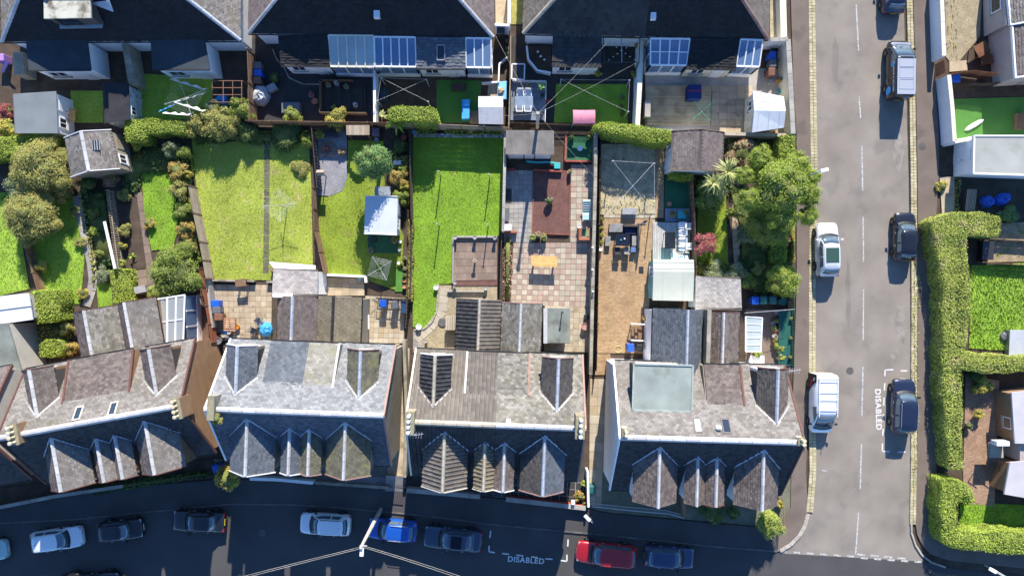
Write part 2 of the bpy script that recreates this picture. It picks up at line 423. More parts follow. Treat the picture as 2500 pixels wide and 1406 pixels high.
def crown_mesh(name, n, leaf, lumps, seed, spread=.7, lr=(.2, .46), up=.45, ratio=.55, flat_top=False):
    """a crown in the unit ball: leaves on overlapping lumps round a dark lumpy core"""
    rs = np.random.default_rng(seed); rr = random.Random(seed)
    core = MB()
    d = rs.normal(size=(lumps, 3)); d /= np.linalg.norm(d, axis=1, keepdims=True)
    d[:, 2] = d[:, 2] * .8 + .12
    cen = d * spread * rs.uniform(.75, 1.05, (lumps, 1))
    rad = rs.uniform(lr[0], lr[1], lumps)
    core.blob((0, 0, 0), .62, 8, .2, rr)
    for c, r in zip(cen, rad): core.blob(tuple(c), r * .62, 6, .2, rr)
    idx = rs.choice(lumps, n, p=rad ** 2 / (rad ** 2).sum())
    dr = rs.normal(size=(n, 3)); dr /= np.linalg.norm(dr, axis=1, keepdims=True)
    C = cen[idx] + dr * (rad[idx] * (rs.uniform(.62, 1.06, n)))[:, None]
    N = dr + rs.normal(size=(n, 3)) * .55 + np.array([0, 0, up])
    return leaf_mesh(name, C, N, leaf, ratio, core, None, rs)

CROWNS = {}
def crown(kind, k=0):
    key = (kind, k)
    if key not in CROWNS:
        p = {'s': (800, .09, 8), 'm': (3600, .05, 17), 'l': (10000, .033, 34), 'x': (19000, .025, 54)}[kind]
        CROWNS[key] = crown_mesh('crown_%s%d' % (kind, k), p[0], p[1], p[2], 100 + 17 * k + ord(kind))
    return CROWNS[key]
def shrub(px, py, r, h, leaf, label, name='shrub', cat='shrub', group=None, asp=1.0, rz=None, z0=0.0):
    """r = radius in photo pixels, h = height in metres"""
    R = r / PXM
    c = W(px, py, z0 + h * .6)
    t = thing(name, label, cat, (c.x, c.y, z0), RNG.uniform(0, 6.28) if rz is None else rz, group)
    kind = 's' if R < .55 else 'm' if R < 1.35 else 'l'
    me = crown(kind, RNG.randrange(3))
    hz = h * .54
    o = link('foliage', me, LF[leaf] if isinstance(leaf, str) else leaf, t, (0, 0, h - hz), None, (R * 1.04, R * 1.04 * asp, hz))
    m = MB()
    for a in range(3):
        b = a * 2.1
        m.tube([(0.02 * math.cos(b), .02 * math.sin(b), 0), (R * .3 * math.cos(b), R * .3 * math.sin(b), h * .6)], [.03 + R * .02, .012], 5)
    m.build('stem', BARK, t, local=True)
    return t
def tree(px, py, r, h, leaf, label, kind='l', k=0, asp=1.0, crown_h=None, name='tree', group=None, rz=0.0, trunk_r=.14, boughs=()):
    R = r / PXM
    ch = crown_h or R * 1.1
    c = W(px, py, h - ch)
    t = thing(name, label, 'tree', (c.x, c.y, 0), rz, group)
    link('crown', crown(kind, k), LF[leaf], t, (0, 0, h - ch), None, (R * 1.03, R * 1.03 * asp, ch))
    for ex, ey, sc_ in boughs:
        link('bough', crown('l', (k + int(abs(ex))) % 3), LF[leaf], t, (ex / PXM, -ey / PXM, h - ch * 1.15 + abs(ex) * .004), (0, 0, ex * .1), (R * sc_, R * sc_, ch * sc_ * .95))
    m = MB(); rr = random.Random(k + int(px))
    m.tube([(0, 0, 0), (.05, .03, (h - ch) * .6), (0, 0, h - ch * .7)], [trunk_r * 1.3, trunk_r, trunk_r * .6], 8)
    for i in range(7):
        a = i * .9 + rr.uniform(-.3, .3)
        m.tube([(0, 0, (h - ch) * rr.uniform(.5, .95)), (R * .4 * math.cos(a), R * .4 * asp * math.sin(a), h - ch * .9), (R * .7 * math.cos(a), R * .7 * asp * math.sin(a), h - ch * .45)], [trunk_r * .5, trunk_r * .3, .02], 5)
    m.build('trunk', BARK, t, local=True, smooth=True)
    return t

def inside(poly, P):
    x, y = P[:, 0], P[:, 1]; r = np.zeros(len(P), bool); n = len(poly)
    for i in range(n):
        x0, y0 = poly[i][0], poly[i][1]; x1, y1 = poly[(i + 1) % n][0], poly[(i + 1) % n][1]
        c = ((y0 > y) != (y1 > y)) & (x < (x1 - x0) * (y - y0) / (y1 - y0 + 1e-12) + x0)
        r ^= c
    return r
def scatter(poly, dens, rs=None):
    rs = rs or NR
    a = np.array([(p[0], p[1]) for p in poly]); lo, hi = a.min(0), a.max(0)
    n = int((hi - lo).prod() * dens)
    P = rs.uniform(lo, hi, (n, 2))
    return P[inside(poly, P)]
def inset(poly, d):
    """shrinks a polygon by moving each corner along the mean of its edge normals"""
    n = len(poly); P = [Vector((p[0], p[1])) for p in poly]
    A = sum(P[i].x * P[(i + 1) % n].y - P[(i + 1) % n].x * P[i].y for i in range(n))
    s = 1 if A > 0 else -1
    out = []
    for i in range(n):
        e0 = (P[i] - P[i - 1]).normalized(); e1 = (P[(i + 1) % n] - P[i]).normalized()
        n0 = Vector((-e0.y, e0.x)) * s; n1 = Vector((-e1.y, e1.x)) * s
        b = (n0 + n1); b = b / max(b.length, .3) ; c = max(.4, b.dot(n0))
        q = P[i] + b * (d / c); out.append((q.x, q.y))
    return out
def subdiv(poly, step):
    out = []
    n = len(poly)
    for i in range(n):
        a, b = Vector(poly[i][:2]), Vector(poly[(i + 1) % n][:2])
        k = max(1, int((b - a).length / step))
        out += [tuple(a + (b - a) * j / k) for j in range(k)]
    return out
def hedge(pts, h, leaf, label, dens=330, size=.055, name='hedge', ztop=True, round_=.22, group=None, wob=.13):
    """pts: outline of the hedge TOP in photo pixels"""
    rs = np.random.default_rng(int(abs(pts[0][0] * 7 + pts[0][1] * 3)))
    poly = [(p.x, p.y) for p in WP(pts, h)]
    core = MB(); core.prism(inset(poly, .2), 0, h - (.3 if h > 1 else .12))
    T = scatter(poly, dens, rs)
    # a soft edge: how far each top point is from the outline
    e = np.full(len(T), 9.0); n = len(poly)
    for i in range(n):
        a, b = np.array(poly[i]), np.array(poly[(i + 1) % n]); ab = b - a
        t = np.clip(((T - a) @ ab) / (ab @ ab + 1e-9), 0, 1)[:, None]
        e = np.minimum(e, np.linalg.norm(T - (a + t * ab), axis=1))
    wobz = wob * (np.sin(T[:, 0] * 2.3) + np.sin(T[:, 1] * 3.1 + 1) + np.sin((T[:, 0] + T[:, 1]) * 1.3))
    edge = np.clip(e / round_, 0, 1)
    tz = h - .1 - (1 - np.sqrt(np.clip(1 - (1 - edge) ** 2, 0, 1))) * round_ + wobz * .5 + rs.uniform(-.06, .06, len(T))
    CT = np.column_stack([T, tz]); NT = np.column_stack([rs.normal(0, .5, len(T)), rs.normal(0, .5, len(T)), np.ones(len(T))])
    CS, NS = [], []
    sgn = 1 if sum(poly[i][0] * poly[(i + 1) % n][1] - poly[(i + 1) % n][0] * poly[i][1] for i in range(n)) > 0 else -1
    for i in range(n):
        a, b = np.array(poly[i]), np.array(poly[(i + 1) % n]); l = np.linalg.norm(b - a)
        k = int(l * h * dens * .8)
        if k < 1: continue
        t = rs.uniform(0, 1, (k, 1)); q = a + (b - a) * t
        nn = np.array([(b - a)[1], -(b - a)[0]]) / (l + 1e-9) * sgn
        off = rs.uniform(-.1, .03, (k, 1)) + wob * .6 * np.sin(t * l * 2.5)
        CS.append(np.column_stack([q + nn * off, rs.uniform(.03, h - .12, k)]))
        NS.append(np.column_stack([np.tile(nn, (k, 1)) + rs.normal(0, .5, (k, 2)), rs.normal(.3, .4, k)]))
    C = np.concatenate([CT] + CS); N = np.concatenate([NT] + NS)
    o = np.array([C[:, 0].mean(), C[:, 1].mean(), 0]); C = C - o
    core.v = [(v[0] - o[0], v[1] - o[1], v[2]) for v in core.v]
    t = thing(name, label, 'hedge', tuple(o), 0, group)
    link('foliage', leaf_mesh(name, C, N, size, .6, core, LF[leaf], rs), None, t)
    return t
def spiky(px, py, r, h, leaf, label, name='plant', n=26, cat='plant', base=0.0, group=None, droop=.35, width=.05, stems=None):
    """rosettes of long pointed leaves (palm lily, yucca, fern)"""
    R = r / PXM; rr = random.Random(int(px * 3 + py)); c = W(px, py, h)
    t = thing(name, label, cat, (c.x, c.y, base), 0, group)
    for sx, sy, sz, sr in (stems or [(0, 0, h, 1.0)]):
        m = MB()
        for i in range(n):
            a = rr.uniform(0, 6.283); el = rr.uniform(-.1, 1.25); L = R * sr * rr.uniform(.75, 1.08)
            d = Vector((math.cos(a) * math.cos(el), math.sin(a) * math.cos(el), math.sin(el))); s_ = Vector((-math.sin(a), math.cos(a), 0)) * width * rr.uniform(.7, 1.2)
            o = Vector((sx, sy, sz)); p1 = o + d * L * .55; p2 = o + d * L; p2.z -= droop * L; p1.z -= droop * L * .2
            m.add([o - s_ * .4, o + s_ * .4, p1 + s_, p1 - s_, p2], [(0, 1, 2, 3), (3, 2, 4)])
        m.build('rosette', LF[leaf] if isinstance(leaf, str) else leaf, t, local=True)
        if sz > .25: MB().tube([(sx * .3, sy * .3, 0), (sx, sy, sz)], [.09, .06], 7).build('stem', BARK, t, local=True)
    return t
def tufts(poly, dens, mat, hgt, label, name='grass', z=0.0, spread=.06, cat='grass', w=.02):
    """short grass on a lawn: thousands of blades in one object nobody could count"""
    P = scatter(poly, dens); n = len(P)
    if n == 0: return
    a = NR.uniform(0, 6.283, n); hh = hgt * NR.uniform(.5, 1.4, n)
    V = np.empty((n, 3, 3)); sx, sy = np.cos(a) * w, np.sin(a) * w
    V[:, 0] = np.column_stack([P[:, 0] - sx, P[:, 1] - sy, np.full(n, z)]); V[:, 1] = np.column_stack([P[:, 0] + sx, P[:, 1] + sy, np.full(n, z)])
    V[:, 2] = np.column_stack([P[:, 0] + NR.normal(0, spread, n), P[:, 1] + NR.normal(0, spread, n), z + hh])
    me = bpy.data.meshes.new(name); me.vertices.add(3 * n); me.vertices.foreach_set('co', V.ravel())
    me.loops.add(3 * n); me.loops.foreach_set('vertex_index', np.arange(3 * n, dtype=np.int32))
    me.polygons.add(n); me.polygons.foreach_set('loop_start', np.arange(0, 3 * n, 3, dtype=np.int32)); me.polygons.foreach_set('loop_total', np.full(n, 3, np.int32))
    me.update(calc_edges=True)
    return link(name, me, mat, label=label, cat=cat, kind='stuff')

# ------------------------------------------------------------------ roofs
def plane_axes(poly):
    P = [Vector(p) for p in poly]; n = Vector((0, 0, 0))
    for i in range(1, len(P) - 1): n += (P[i] - P[0]).cross(P[i + 1] - P[0])
    n.normalize()
    if n.z < 0: n = -n
    u = Vector((0, 0, 1)).cross(n)
    u = u.normalized() if u.length > 1e-4 else Vector((1, 0, 0))
    return P, n, u, n.cross(u)
def slates(poly, w=.27, e=.2, lift=.03, roll=False, jit=.7):
    P, n, u, t = plane_axes(poly); o = P[0]
    q = [((p - o).dot(u), (p - o).dot(t)) for p in P]
    t0, t1 = min(b for a, b in q), max(b for a, b in q)
    def span(tt):
        xs = []
        for i in range(len(q)):
            (a0, b0), (a1, b1) = q[i], q[(i + 1) % len(q)]
            if (b0 - tt) * (b1 - tt) <= 0 and abs(b1 - b0) > 1e-9: xs.append(a0 + (a1 - a0) * (tt - b0) / (b1 - b0))
        return (min(xs), max(xs)) if len(xs) > 1 else (0, 0)
    m = MB(); rows = max(1, round((t1 - t0) / e)); e = (t1 - t0) / rows; g = .005
    for r in range(rows):
        a, b = t0 + r * e, t0 + (r + 1) * e
        l0, h0 = span(a + 1e-4); l1, h1 = span(b - 1e-4)
        lo, hi = min(l0, l1), max(h0, h1)
        if hi - lo < .02: continue
        x = math.floor(lo / w) * w - (0 if roll or r % 2 == 0 else w / 2)
        while x < hi:
            B0, B1 = max(x + g, l0), min(x + w - g, h0); T0, T1 = max(x + g, l1), min(x + w - g, h1)
            x += w
            if B1 - B0 < .01 and T1 - T0 < .01: continue
            B1, T1 = max(B1, B0), max(T1, T0)
            lf = lift * (1 + RNG.uniform(-jit, jit))
            pt = lambda s, tt, hh: o + u * s + t * tt + n * hh
            dt = RNG.uniform(-.022, .022)
            if not roll:
                m.add([pt(B0, a + dt, lf), pt(B1, a + dt, lf), pt(T1, b, .004), pt(T0, b, .004), pt(B0, a + dt, 0), pt(B1, a + dt, 0)], [(0, 1, 2, 3), (4, 5, 1, 0)])
            else:
                prof = ((0, 0), (.55, 0), (.66, .045), (.86, .045), (1, 0)); vs = []
                for s, hh in prof: vs += [pt(B0 + (B1 - B0) * s, a, lf + hh), pt(T0 + (T1 - T0) * s, b, .004 + hh)]
                m.add(vs, [(2 * i, 2 * i + 2, 2 * i + 3, 2 * i + 1) for i in range(4)])
    return m
RIDGE = {}
def ridge(parent, a, b, mat, w=.34, seg=.95, name='ridge_cap', h=.09, flat_=False):
    """a run of separate cap pieces along a ridge, hip or valley"""
    a, b = Vector(a), Vector(b); d = b - a; L = d.length
    if mat.name not in RIDGE:
        m = MB()
        for x0, x1, k in ((-.5, .5, 1.0),):
            pr = [(-.5, -.9), (-.42, -.2), (-.18, .9), (.18, .9), (.42, -.2), (.5, -.9)]
            v = [(x0, y, z) for y, z in pr] + [(x1, y, z) for y, z in pr]
            m.add(v, [(i, i + 1, 7 + i, 6 + i) for i in range(5)] + [(0, 1, 2, 3, 4, 5), (11, 10, 9, 8, 7, 6)])
        RIDGE[mat.name] = m.mesh('ridge_piece'); RIDGE[mat.name].materials.append(mat)
    k = max(1, round(L / seg)); s = L / k
    org = Vector((0, 0, 0)); p = parent
    while p is not None: org = org + p.location; p = p.parent
    rz = math.atan2(d.y, d.x); ry = -math.atan2(d.z, math.hypot(d.x, d.y))
    for i in range(k):
        c = a + d * ((i + .5) / k) - org
        link(name, RIDGE[mat.name], None, parent, (c.x, c.y, c.z + RNG.uniform(-.008, .008)), (0, ry, rz + RNG.uniform(-.012, .012)), (s - .022, w, h))
def roof_plane(roof, poly, mat, w=.27, e=.2, roll=False, lift=.032):
    s = slates(poly, w, e, lift, roll).build('slates' if not roll else 'roll_tiles', mat, roof)
    s['kind'] = 'stuff'
    return s
class Frame:
    """local axes of a house: u along the ridge, v towards the back (top of the picture)"""
    def __init__(s, a, b, z=8.0):
        A, B = W(a[0], a[1], z), W(b[0], b[1], z)
        s.U = Vector((B.x - A.x, B.y - A.y, 0)); s.L = s.U.length; s.U.normalize()
        s.V = Vector((-s.U.y, s.U.x, 0)); s.O = Vector(((A.x + B.x) / 2, (A.y + B.y) / 2, 0)); s.ang = math.atan2(s.U.y, s.U.x)
    def P(s, u, v, z): return s.O + s.U * u + s.V * v + Vector((0, 0, z))
    def loc(s, px, py, z):
        d = W(px, py, z) - s.O; return d.dot(s.U), d.dot(s.V)

def wall_quad(m, a, b, z0, z1, t=.2, mi=0):
    m.bar(a, b, t, z0, z1, mi)
def window(parent, fr_a, fr_b, z0, z1, out, bars=1, frame=None, name='window', sill=True):
    """a framed window on a wall line a-b, standing proud along 'out'"""
    frame = frame or UPVC
    a, b, o = Vector(fr_a), Vector(fr_b), Vector(out).normalized(); d = (b - a); L = d.length; d.normalize()
    f = MB(); th = .07
    q = lambda s, z, k: (a.x + d.x * s + o.x * k, a.y + d.y * s + o.y * k, z)
    def bx(s0, s1, za, zb, k0, k1): f.hexa([q(s0, za, k0), q(s1, za, k0), q(s1, za, k1), q(s0, za, k1), q(s0, zb, k0), q(s1, zb, k0), q(s1, zb, k1), q(s0, zb, k1)])
    bx(0, L, z0, z0 + th, 0, .06); bx(0, L, z1 - th, z1, 0, .06); bx(0, th, z0 + th, z1 - th, 0, .06); bx(L - th, L, z0 + th, z1 - th, 0, .06)
    for i in range(bars):
        s = L * (i + 1) / (bars + 1); bx(s - .03, s + .03, z0 + th, z1 - th, 0, .055)
    w = f.build(name, frame, parent)
    g = MB(); g.hexa([q(th, z0 + th, .005), q(L - th, z0 + th, .005), q(L - th, z0 + th, .03), q(th, z0 + th, .03), q(th, z1 - th, .005), q(L - th, z1 - th, .005), q(L - th, z1 - th, .03), q(th, z1 - th, .03)])
    g.build('pane', GLASSD, w)
    if sill:
        s_ = MB(); s_.hexa([q(-.08, z0 - .1, 0), q(L + .08, z0 - .1, 0), q(L + .08, z0 - .1, .14), q(-.08, z0 - .1, .14), q(-.08, z0 - .02, 0), q(L + .08, z0 - .02, 0), q(L + .08, z0 - .02, .14), q(-.08, z0 - .02, .14)])
        s_.build('sill', CONC, w)
    return w
# ------------------------------------------------------------------ ground, roads, pavements
m = MB(); m.add([(-300, -300, -.03), (300, -300, -.03), (300, 300, -.03), (-300, 300, -.03)], [(0, 1, 2, 3)])
m.build('ground', SOIL, kind='structure', loc=(0, 0, 0))
def area(name, pts, z, mat, kind='structure', t=.03):
    """a flat sheet of ground with its own edges"""
    poly = [(p.x, p.y) for p in WP(pts, z)]
    o = MB().prism(poly, z - t, z).build(name, mat, kind=kind)
    return o, poly
KTOP = [(-300, 1310), (0, 1277), (180, 1268), (351, 1250), (533, 1233), (566, 1230), (723, 1232), (830, 1239), (939, 1249), (1024, 1257), (1197, 1279), (1370, 1296), (1479, 1306), (1746, 1334), (1897, 1346)]
CORN_L = [(1905, 1345), (1930, 1330), (1952, 1308), (1966, 1282), (1973, 1255)]
KLEFT = [(1980, 1150), (1990, 900), (1992, 620), (1995, 400), (1993, 200), (1990, 0), (1985, -250)]
KRIGHT = [(2202, -250), (2206, 0), (2212, 200), (2218, 430), (2222, 700), (2223, 900), (2224, 1100), (2223, 1270)]
CORN_R = [(2226, 1300), (2236, 1330), (2252, 1355), (2275, 1373), (2310, 1385), (2420, 1398), (2700, 1425)]
area('side_road', KLEFT[::-1] + CORN_L[::-1] + [(1900, 1352), (2258, 1372)] + CORN_R[:2][::-1] + KRIGHT[::-1], .0, ASPH, t=.03)
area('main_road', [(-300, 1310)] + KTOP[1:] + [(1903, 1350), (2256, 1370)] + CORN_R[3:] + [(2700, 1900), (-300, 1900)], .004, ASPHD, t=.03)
area('pavement', [(1897, 1346)] + CORN_L + [(1968, 1150), (1975, 900), (1976, 620), (1980, 400), (1977, 200), (1973, 0), (1968, -250), (1926, -250), (1931, 0), (1937, 200), (1945, 330), (1945, 700), (1938, 900), (1930, 1240), (1900, 1290)], .1, PAVE, t=.12)
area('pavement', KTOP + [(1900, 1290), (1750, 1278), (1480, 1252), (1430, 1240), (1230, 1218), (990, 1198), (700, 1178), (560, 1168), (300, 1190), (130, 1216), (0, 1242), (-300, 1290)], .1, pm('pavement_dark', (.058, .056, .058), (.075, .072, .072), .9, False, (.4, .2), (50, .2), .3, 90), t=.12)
area('pavement', [(2224, -250), (2230, 0), (2236, 200), (2240, 430), (2242, 700), (2240, 900), (2240, 1100), (2234, 1270), (2240, 1305), (2252, 1330), (2272, 1352), (2320, 1368), (2700, 1408), (2700, 1375), (2330, 1335), (2290, 1300), (2285, 1100), (2275, 700), (2292, 430), (2292, 330), (2280, 150), (2275, 0), (2270, -250)], .1, PAVE, t=.12)
PALEP = pm('asphalt_pale', (.25, .225, .195), (.29, .262, .23), .9, False, (1.2, .25), (40, .3), .3, 90, ((.22, .195, .17), 2.0, .48, .9))
DARKP = pm('asphalt_sealed', (.185, .163, .142), (.21, .187, .164), .9, False, (.8, .2), (50, .25), .3, 90)
def blotch(cx, cy, rx, ry, seed, mat, z=.0035):
    rr = random.Random(seed); area('road_patch', [(cx + rx * math.cos(a * .35) * rr.uniform(.6, 1.1), cy + ry * math.sin(a * .35) * rr.uniform(.6, 1.1)) for a in range(18)], z, mat, t=.003)
for i, (cx, cy, rx, ry, mt) in enumerate(((2194, 370, 13, 60, PALEP), (2198, 790, 16, 62, PALEP), (2184, 862, 9, 20, PALEP), (2175, 545, 5, 26, PALEP), (2040, 150, 10, 70, DARKP), (2070, 720, 7, 100, DARKP))): blotch(cx, cy, rx, ry, i, mt)
for px, py, lab in ((2252, 358, 'small pavement cover beside the parked black van'), (2075, 905, 'round iron manhole cover in the side road'), (640, 1300, 'round iron manhole cover in the shaded main road'), (1840, 1395, 'round iron manhole cover near the junction')):
    p = W(px, py, .1 if px == 2252 else 0); MB().lathe([(.3, 0), (.3, .008), (.24, .009)], (p.x, p.y, p.z + .002), 18).build('manhole_cover', pm('iron', (.09, .085, .08), None, .7), label=lab, cat='manhole cover')

def stones(label, name, line, width, rows, sl, mat, z0, z1):
    """sett courses along a kerb line (photo pixels): too small to pick apart singly"""
    m = MB(); P = WP(line, z1)
    for a, b in zip(P, P[1:]):
        d = (b - a); L = d.length
        if L < .05: continue
        d.normalize(); n = Vector((-d.y, d.x, 0)); k = max(1, round(L / sl))
        for i in range(k):
            for r in range(rows):
                c = a + d * (L * (i + .5 + (.5 if r % 2 else 0) * 0) / k) + n * (width * ((r + .5) / rows - .5))
                m.box((c.x, c.y, z0), (L / k - .01, width / rows - .012, z1 - z0 + RNG.uniform(-.012, .012)), math.atan2(d.y, d.x), top=.93)
    return m.build(name, mat, label=label, cat='kerb', kind='stuff')
stones('yellowish sett kerb along the house side of the side road', 'kerb_setts', [(1977, 1250), (1985, 1150), (1983, 900), (1984, 620), (1988, 400), (1985, 200), (1982, 0), (1978, -100)], .56, 2, .25, SETT, 0, .115)
stones('yellowish sett kerb along the hedge side of the side road', 'kerb_setts', [(2217, -100), (2221, 0), (2227, 200), (2231, 430), (2233, 700), (2232, 900), (2232, 1100), (2229, 1280)], .5, 2, .25, SETT, 0, .115)
KERB_SHADE = pm('kerb_stone_shaded', (.09, .088, .085), (.13, .125, .12), .9, True, (2, .2), (20, .15))  # darker copy of the kerb stone, road shadow put into its colour
def kerb(line, label, seg=.9, w=.14, z=.125, mt=KERB):
    t = thing('kerb', label, 'kerb', W(*line[0]))
    t['kind'] = 'structure'
    P = WP(line, z)
    for a, b in zip(P, P[1:]):
        d = b - a; L = d.length; k = max(1, round(L / seg)); rz = math.atan2(d.y, d.x)
        for i in range(k):
            c = a + d * ((i + .5) / k)
            piece('kerb_stone', mt, t, (c.x, c.y, -.02), (L / k - .012, w, z + .02), rz)
kerb(KTOP[1:], 'grey kerb stones along the shaded main road', mt=KERB_SHADE)
kerb(CORN_L, 'curved pale kerb stones at the corner below the end house', .55, .3)
kerb([(2226, 1272)] + CORN_R[:5], 'curved kerb stones at the corner below the long hedge', .7)
# painted markings
PAINTL = pm('letter_paint', (.62, .62, .6), None, .7, nz=(6, .12), fine=(25, .2))
def mark(name, pts, label, parent=None):
    return MB().prism([(p.x, p.y) for p in WP(pts)], .006, .0095).build(name, PAINT, parent, **({} if parent else dict(label=label, cat='road marking', kind=None)))
def dashes(label, segs, w=3.4, group=None):
    t = thing('road_marking', label, 'road marking', W(*segs[0][0]), 0, group)
    for a, b in segs:
        A, B = W(*a), W(*b)
        MB().bar(A, B, w / PXM, .007, .0105).build('dash', PAINTL if 'outline' in label else PAINT, t)
    return t
dashes('dashed white centre line of the side road', [((2090, 12), (2096, 124)), ((2097, 235), (2101, 288)), ((2104, 355), (2106, 465)), ((2107, 530), (2108, 640)), ((2108, 706), (2107, 830)), ((2107, 895), (2104, 1016)), ((2103, 1084), (2100, 1193)), ((2096, 1250), (2089, 1352))])
dashes('broken white give-way line across the mouth of the side road', [((1903 + i * 33, 1345 + i * 2.3 + (i > 5) * 2), (1920 + i * 33, 1346.5 + i * 2.3 + (i > 5) * 2)) for i in range(11)] + [((2092 + i * 33, 1352 + i * 3), (2112 + i * 33, 1354 + i * 3)) for i in range(4)], 4.5)
dashes('small white dash beside the kerb below the white van', [((2007, 1148), (2019, 1149))], 3)
dashes('white dashed outline of the disabled bay beside the hedge', [((2161, 903), (2181, 902)), ((2161, 902), (2160, 918)), ((2199, 905), (2215, 905)), ((2160, 935), (2159, 953)), ((2158, 970), (2157, 990)), ((2156, 1010), (2156, 1028)), ((2156, 1046), (2155, 1063)), ((2154, 1082), (2154, 1101)), ((2154, 1101), (2171, 1102)), ((2192, 1103), (2211, 1103))], 3.2)
dashes('white dashed outline of the empty disabled bay on the main road', [((1198, 1295), (1196, 1312)), ((1194, 1331), (1194, 1346)), ((1194, 1346), (1208, 1348)), ((1226, 1350), (1243, 1352)), ((1261, 1354), (1278, 1356)), ((1297, 1358), (1313, 1360)), ((1331, 1363), (1349, 1364)), ((1368, 1367), (1384, 1369)), ((1384, 1369), (1384, 1353)), ((1386, 1333), (1387, 1316))], 3.2)
def lettering(name, txt, px, py, size, rz, mat, label=None, cat=None, parent=None, z=.011, rot=None, sx=1.0, bold=.012, ext=.002):
    c = bpy.data.curves.new(name, 'FONT'); c.body = txt; c.size = size; c.align_x = 'CENTER'; c.align_y = 'CENTER'; c.extrude = ext; c.offset = bold; c.space_character = 1.12
    tmp = bpy.data.objects.new(name, c); COL.objects.link(tmp)
    dg = bpy.context.evaluated_depsgraph_get(); me = bpy.data.meshes.new_from_object(tmp.evaluated_get(dg)); bpy.data.objects.remove(tmp)
    me.materials.clear(); me.materials.append(mat)
    p = W(px, py, z) if px is not None else None
    return link(name, me, None, parent, p, rot or (0, 0, rz), (sx, 1, 1), **(dict(label=label, cat=cat) if label else {}))
lettering('bay_lettering', 'DISABLED', 1284, 1367, .62, -.07, PAINTL, 'white painted word DISABLED beside the empty bay on the main road', 'road marking', z=.011, sx=1.0, bold=.014)
lettering('bay_lettering', 'DISABLED', 2144, 999, .62, -PI / 2 + .03, PAINTL, 'white painted word DISABLED beside the bay by the hedge', 'road marking', z=.011, sx=1.12, bold=.02)
# ------------------------------------------------------------------ the front row: semi-detached houses
ZR, ZE = 8.0, 4.0
def gable_roof(roof, F, u, v0, v1, zr, ze, hw, matL, matR, cap, main=None, fascia=UPVC, roll=(False, False), over=.0, w=.25, e=.18, flash=True, tall=False):
    """ridge runs along v from v0 (outer end) to where it meets the main slope; main(z) gives |v| of the slope at height z"""
    s = 1 if v0 > 0 else -1
    vi_r = s * main(zr) if main else v1
    vi_e = s * main(ze) if main else v1
    for sd, mt, rl in ((-1, matL, roll[0]), (1, matR, roll[1])):
        poly = [F.P(u + sd * hw, v0, ze), F.P(u, v0, zr), F.P(u, vi_r, zr), F.P(u + sd * hw, vi_e, ze)]
        MB().sheet(poly, .09).build('roof_deck', ROOFU, roof)
        up = [p + Vector((0, 0, .012)) for p in poly]
        roof_plane(roof, up, mt, .3 if rl else w, .3 if rl else e, rl)
        if fascia:
            MB().beam(F.P(u + sd * (hw + .03), v0 + s * .03, ze - .07), F.P(u, v0 + s * .03, zr - .05), .07, .2).build('bargeboard', fascia, roof)
        if main and flash:
            MB().beam(F.P(u, vi_r - s * .14, zr + .1), F.P(u + sd * (hw + .14), vi_e - s * .14, ze + .07), .2, .1).build('flashing', LEADB if s < 0 else LEAD, roof)
    ridge(roof, F.P(u, v0, zr + .05), F.P(u, vi_r, zr + .05), cap, .26, .62)
def wing(roof, walls, F, pa, pb, zr, ze, hwl, hwr, mL, mR, cap, wallm, fascia=REDTRIM, w=.27, e=.2, roll=False, z0=0.0, vend=None):
    """a lower back wing: ridge from pixel pa (outer end) to pb (house wall), own roof and walls"""
    u, v0 = F.loc(pa[0], pa[1], zr); v1 = vend if vend is not None else F.loc(pb[0], pb[1], zr)[1]
    for sd, hw, mt in ((-1, hwl, mL), (1, hwr, mR)):
        poly = [F.P(u + sd * hw, v0, ze), F.P(u, v0, zr), F.P(u, v1, zr), F.P(u + sd * hw, v1, ze)]
        MB().sheet(poly, .09).build('roof_deck', ROOFU, roof)
        roof_plane(roof, [p + Vector((0, 0, .012)) for p in poly], mt, .3 if roll else w, .3 if roll else e, roll)
        if fascia: MB().beam(F.P(u + sd * hw, v0 + .03, ze - .07), F.P(u, v0 + .03, zr - .06), .06, .2).build('bargeboard', fascia, roof)
        MB().tube([F.P(u + sd * (hw + .04), v0, ze - .06), F.P(u + sd * (hw + .04), v1, ze - .06)], .05, 6).build('gutter', BLACKP, roof)
    ridge(roof, F.P(u, v0, zr + .05), F.P(u, v1, zr + .05), cap, .24, .62)
    a, b = u - hwl + .12, u + hwr - .12
    for q0, q1 in (((a, v0 - .15), (a, v1)), ((b, v0 - .15), (b, v1))):
        MB().bar(F.P(*q0, 0), F.P(*q1, 0), .2, z0, ze - .12).build('wall', wallm, walls)
    k0, k1 = F.P(a, v0 - .16, 0), F.P(b, v0 - .16, 0); kr = F.P(u, v0 - .16, 0); n = F.V * -.2
    m = MB(); f = [(k0.x, k0.y, z0), (k1.x, k1.y, z0), (k1.x, k1.y, ze - .12), (kr.x, kr.y, zr - .2), (k0.x, k0.y, ze - .12)]
    m.add(f + [(p[0] + n.x, p[1] + n.y, p[2]) for p in f], [(4, 3, 2, 1, 0), (5, 6, 7, 8, 9)] + [(i, (i + 1) % 5, 5 + (i + 1) % 5, 5 + i) for i in range(5)])
    m.build('wall', wallm, walls)
    c0, c1 = F.P(u - .55, v0 - .16, 0), F.P(u + .55, v0 - .16, 0)
    window(walls, c0, c1, 1.0, 2.1, F.V, 1)
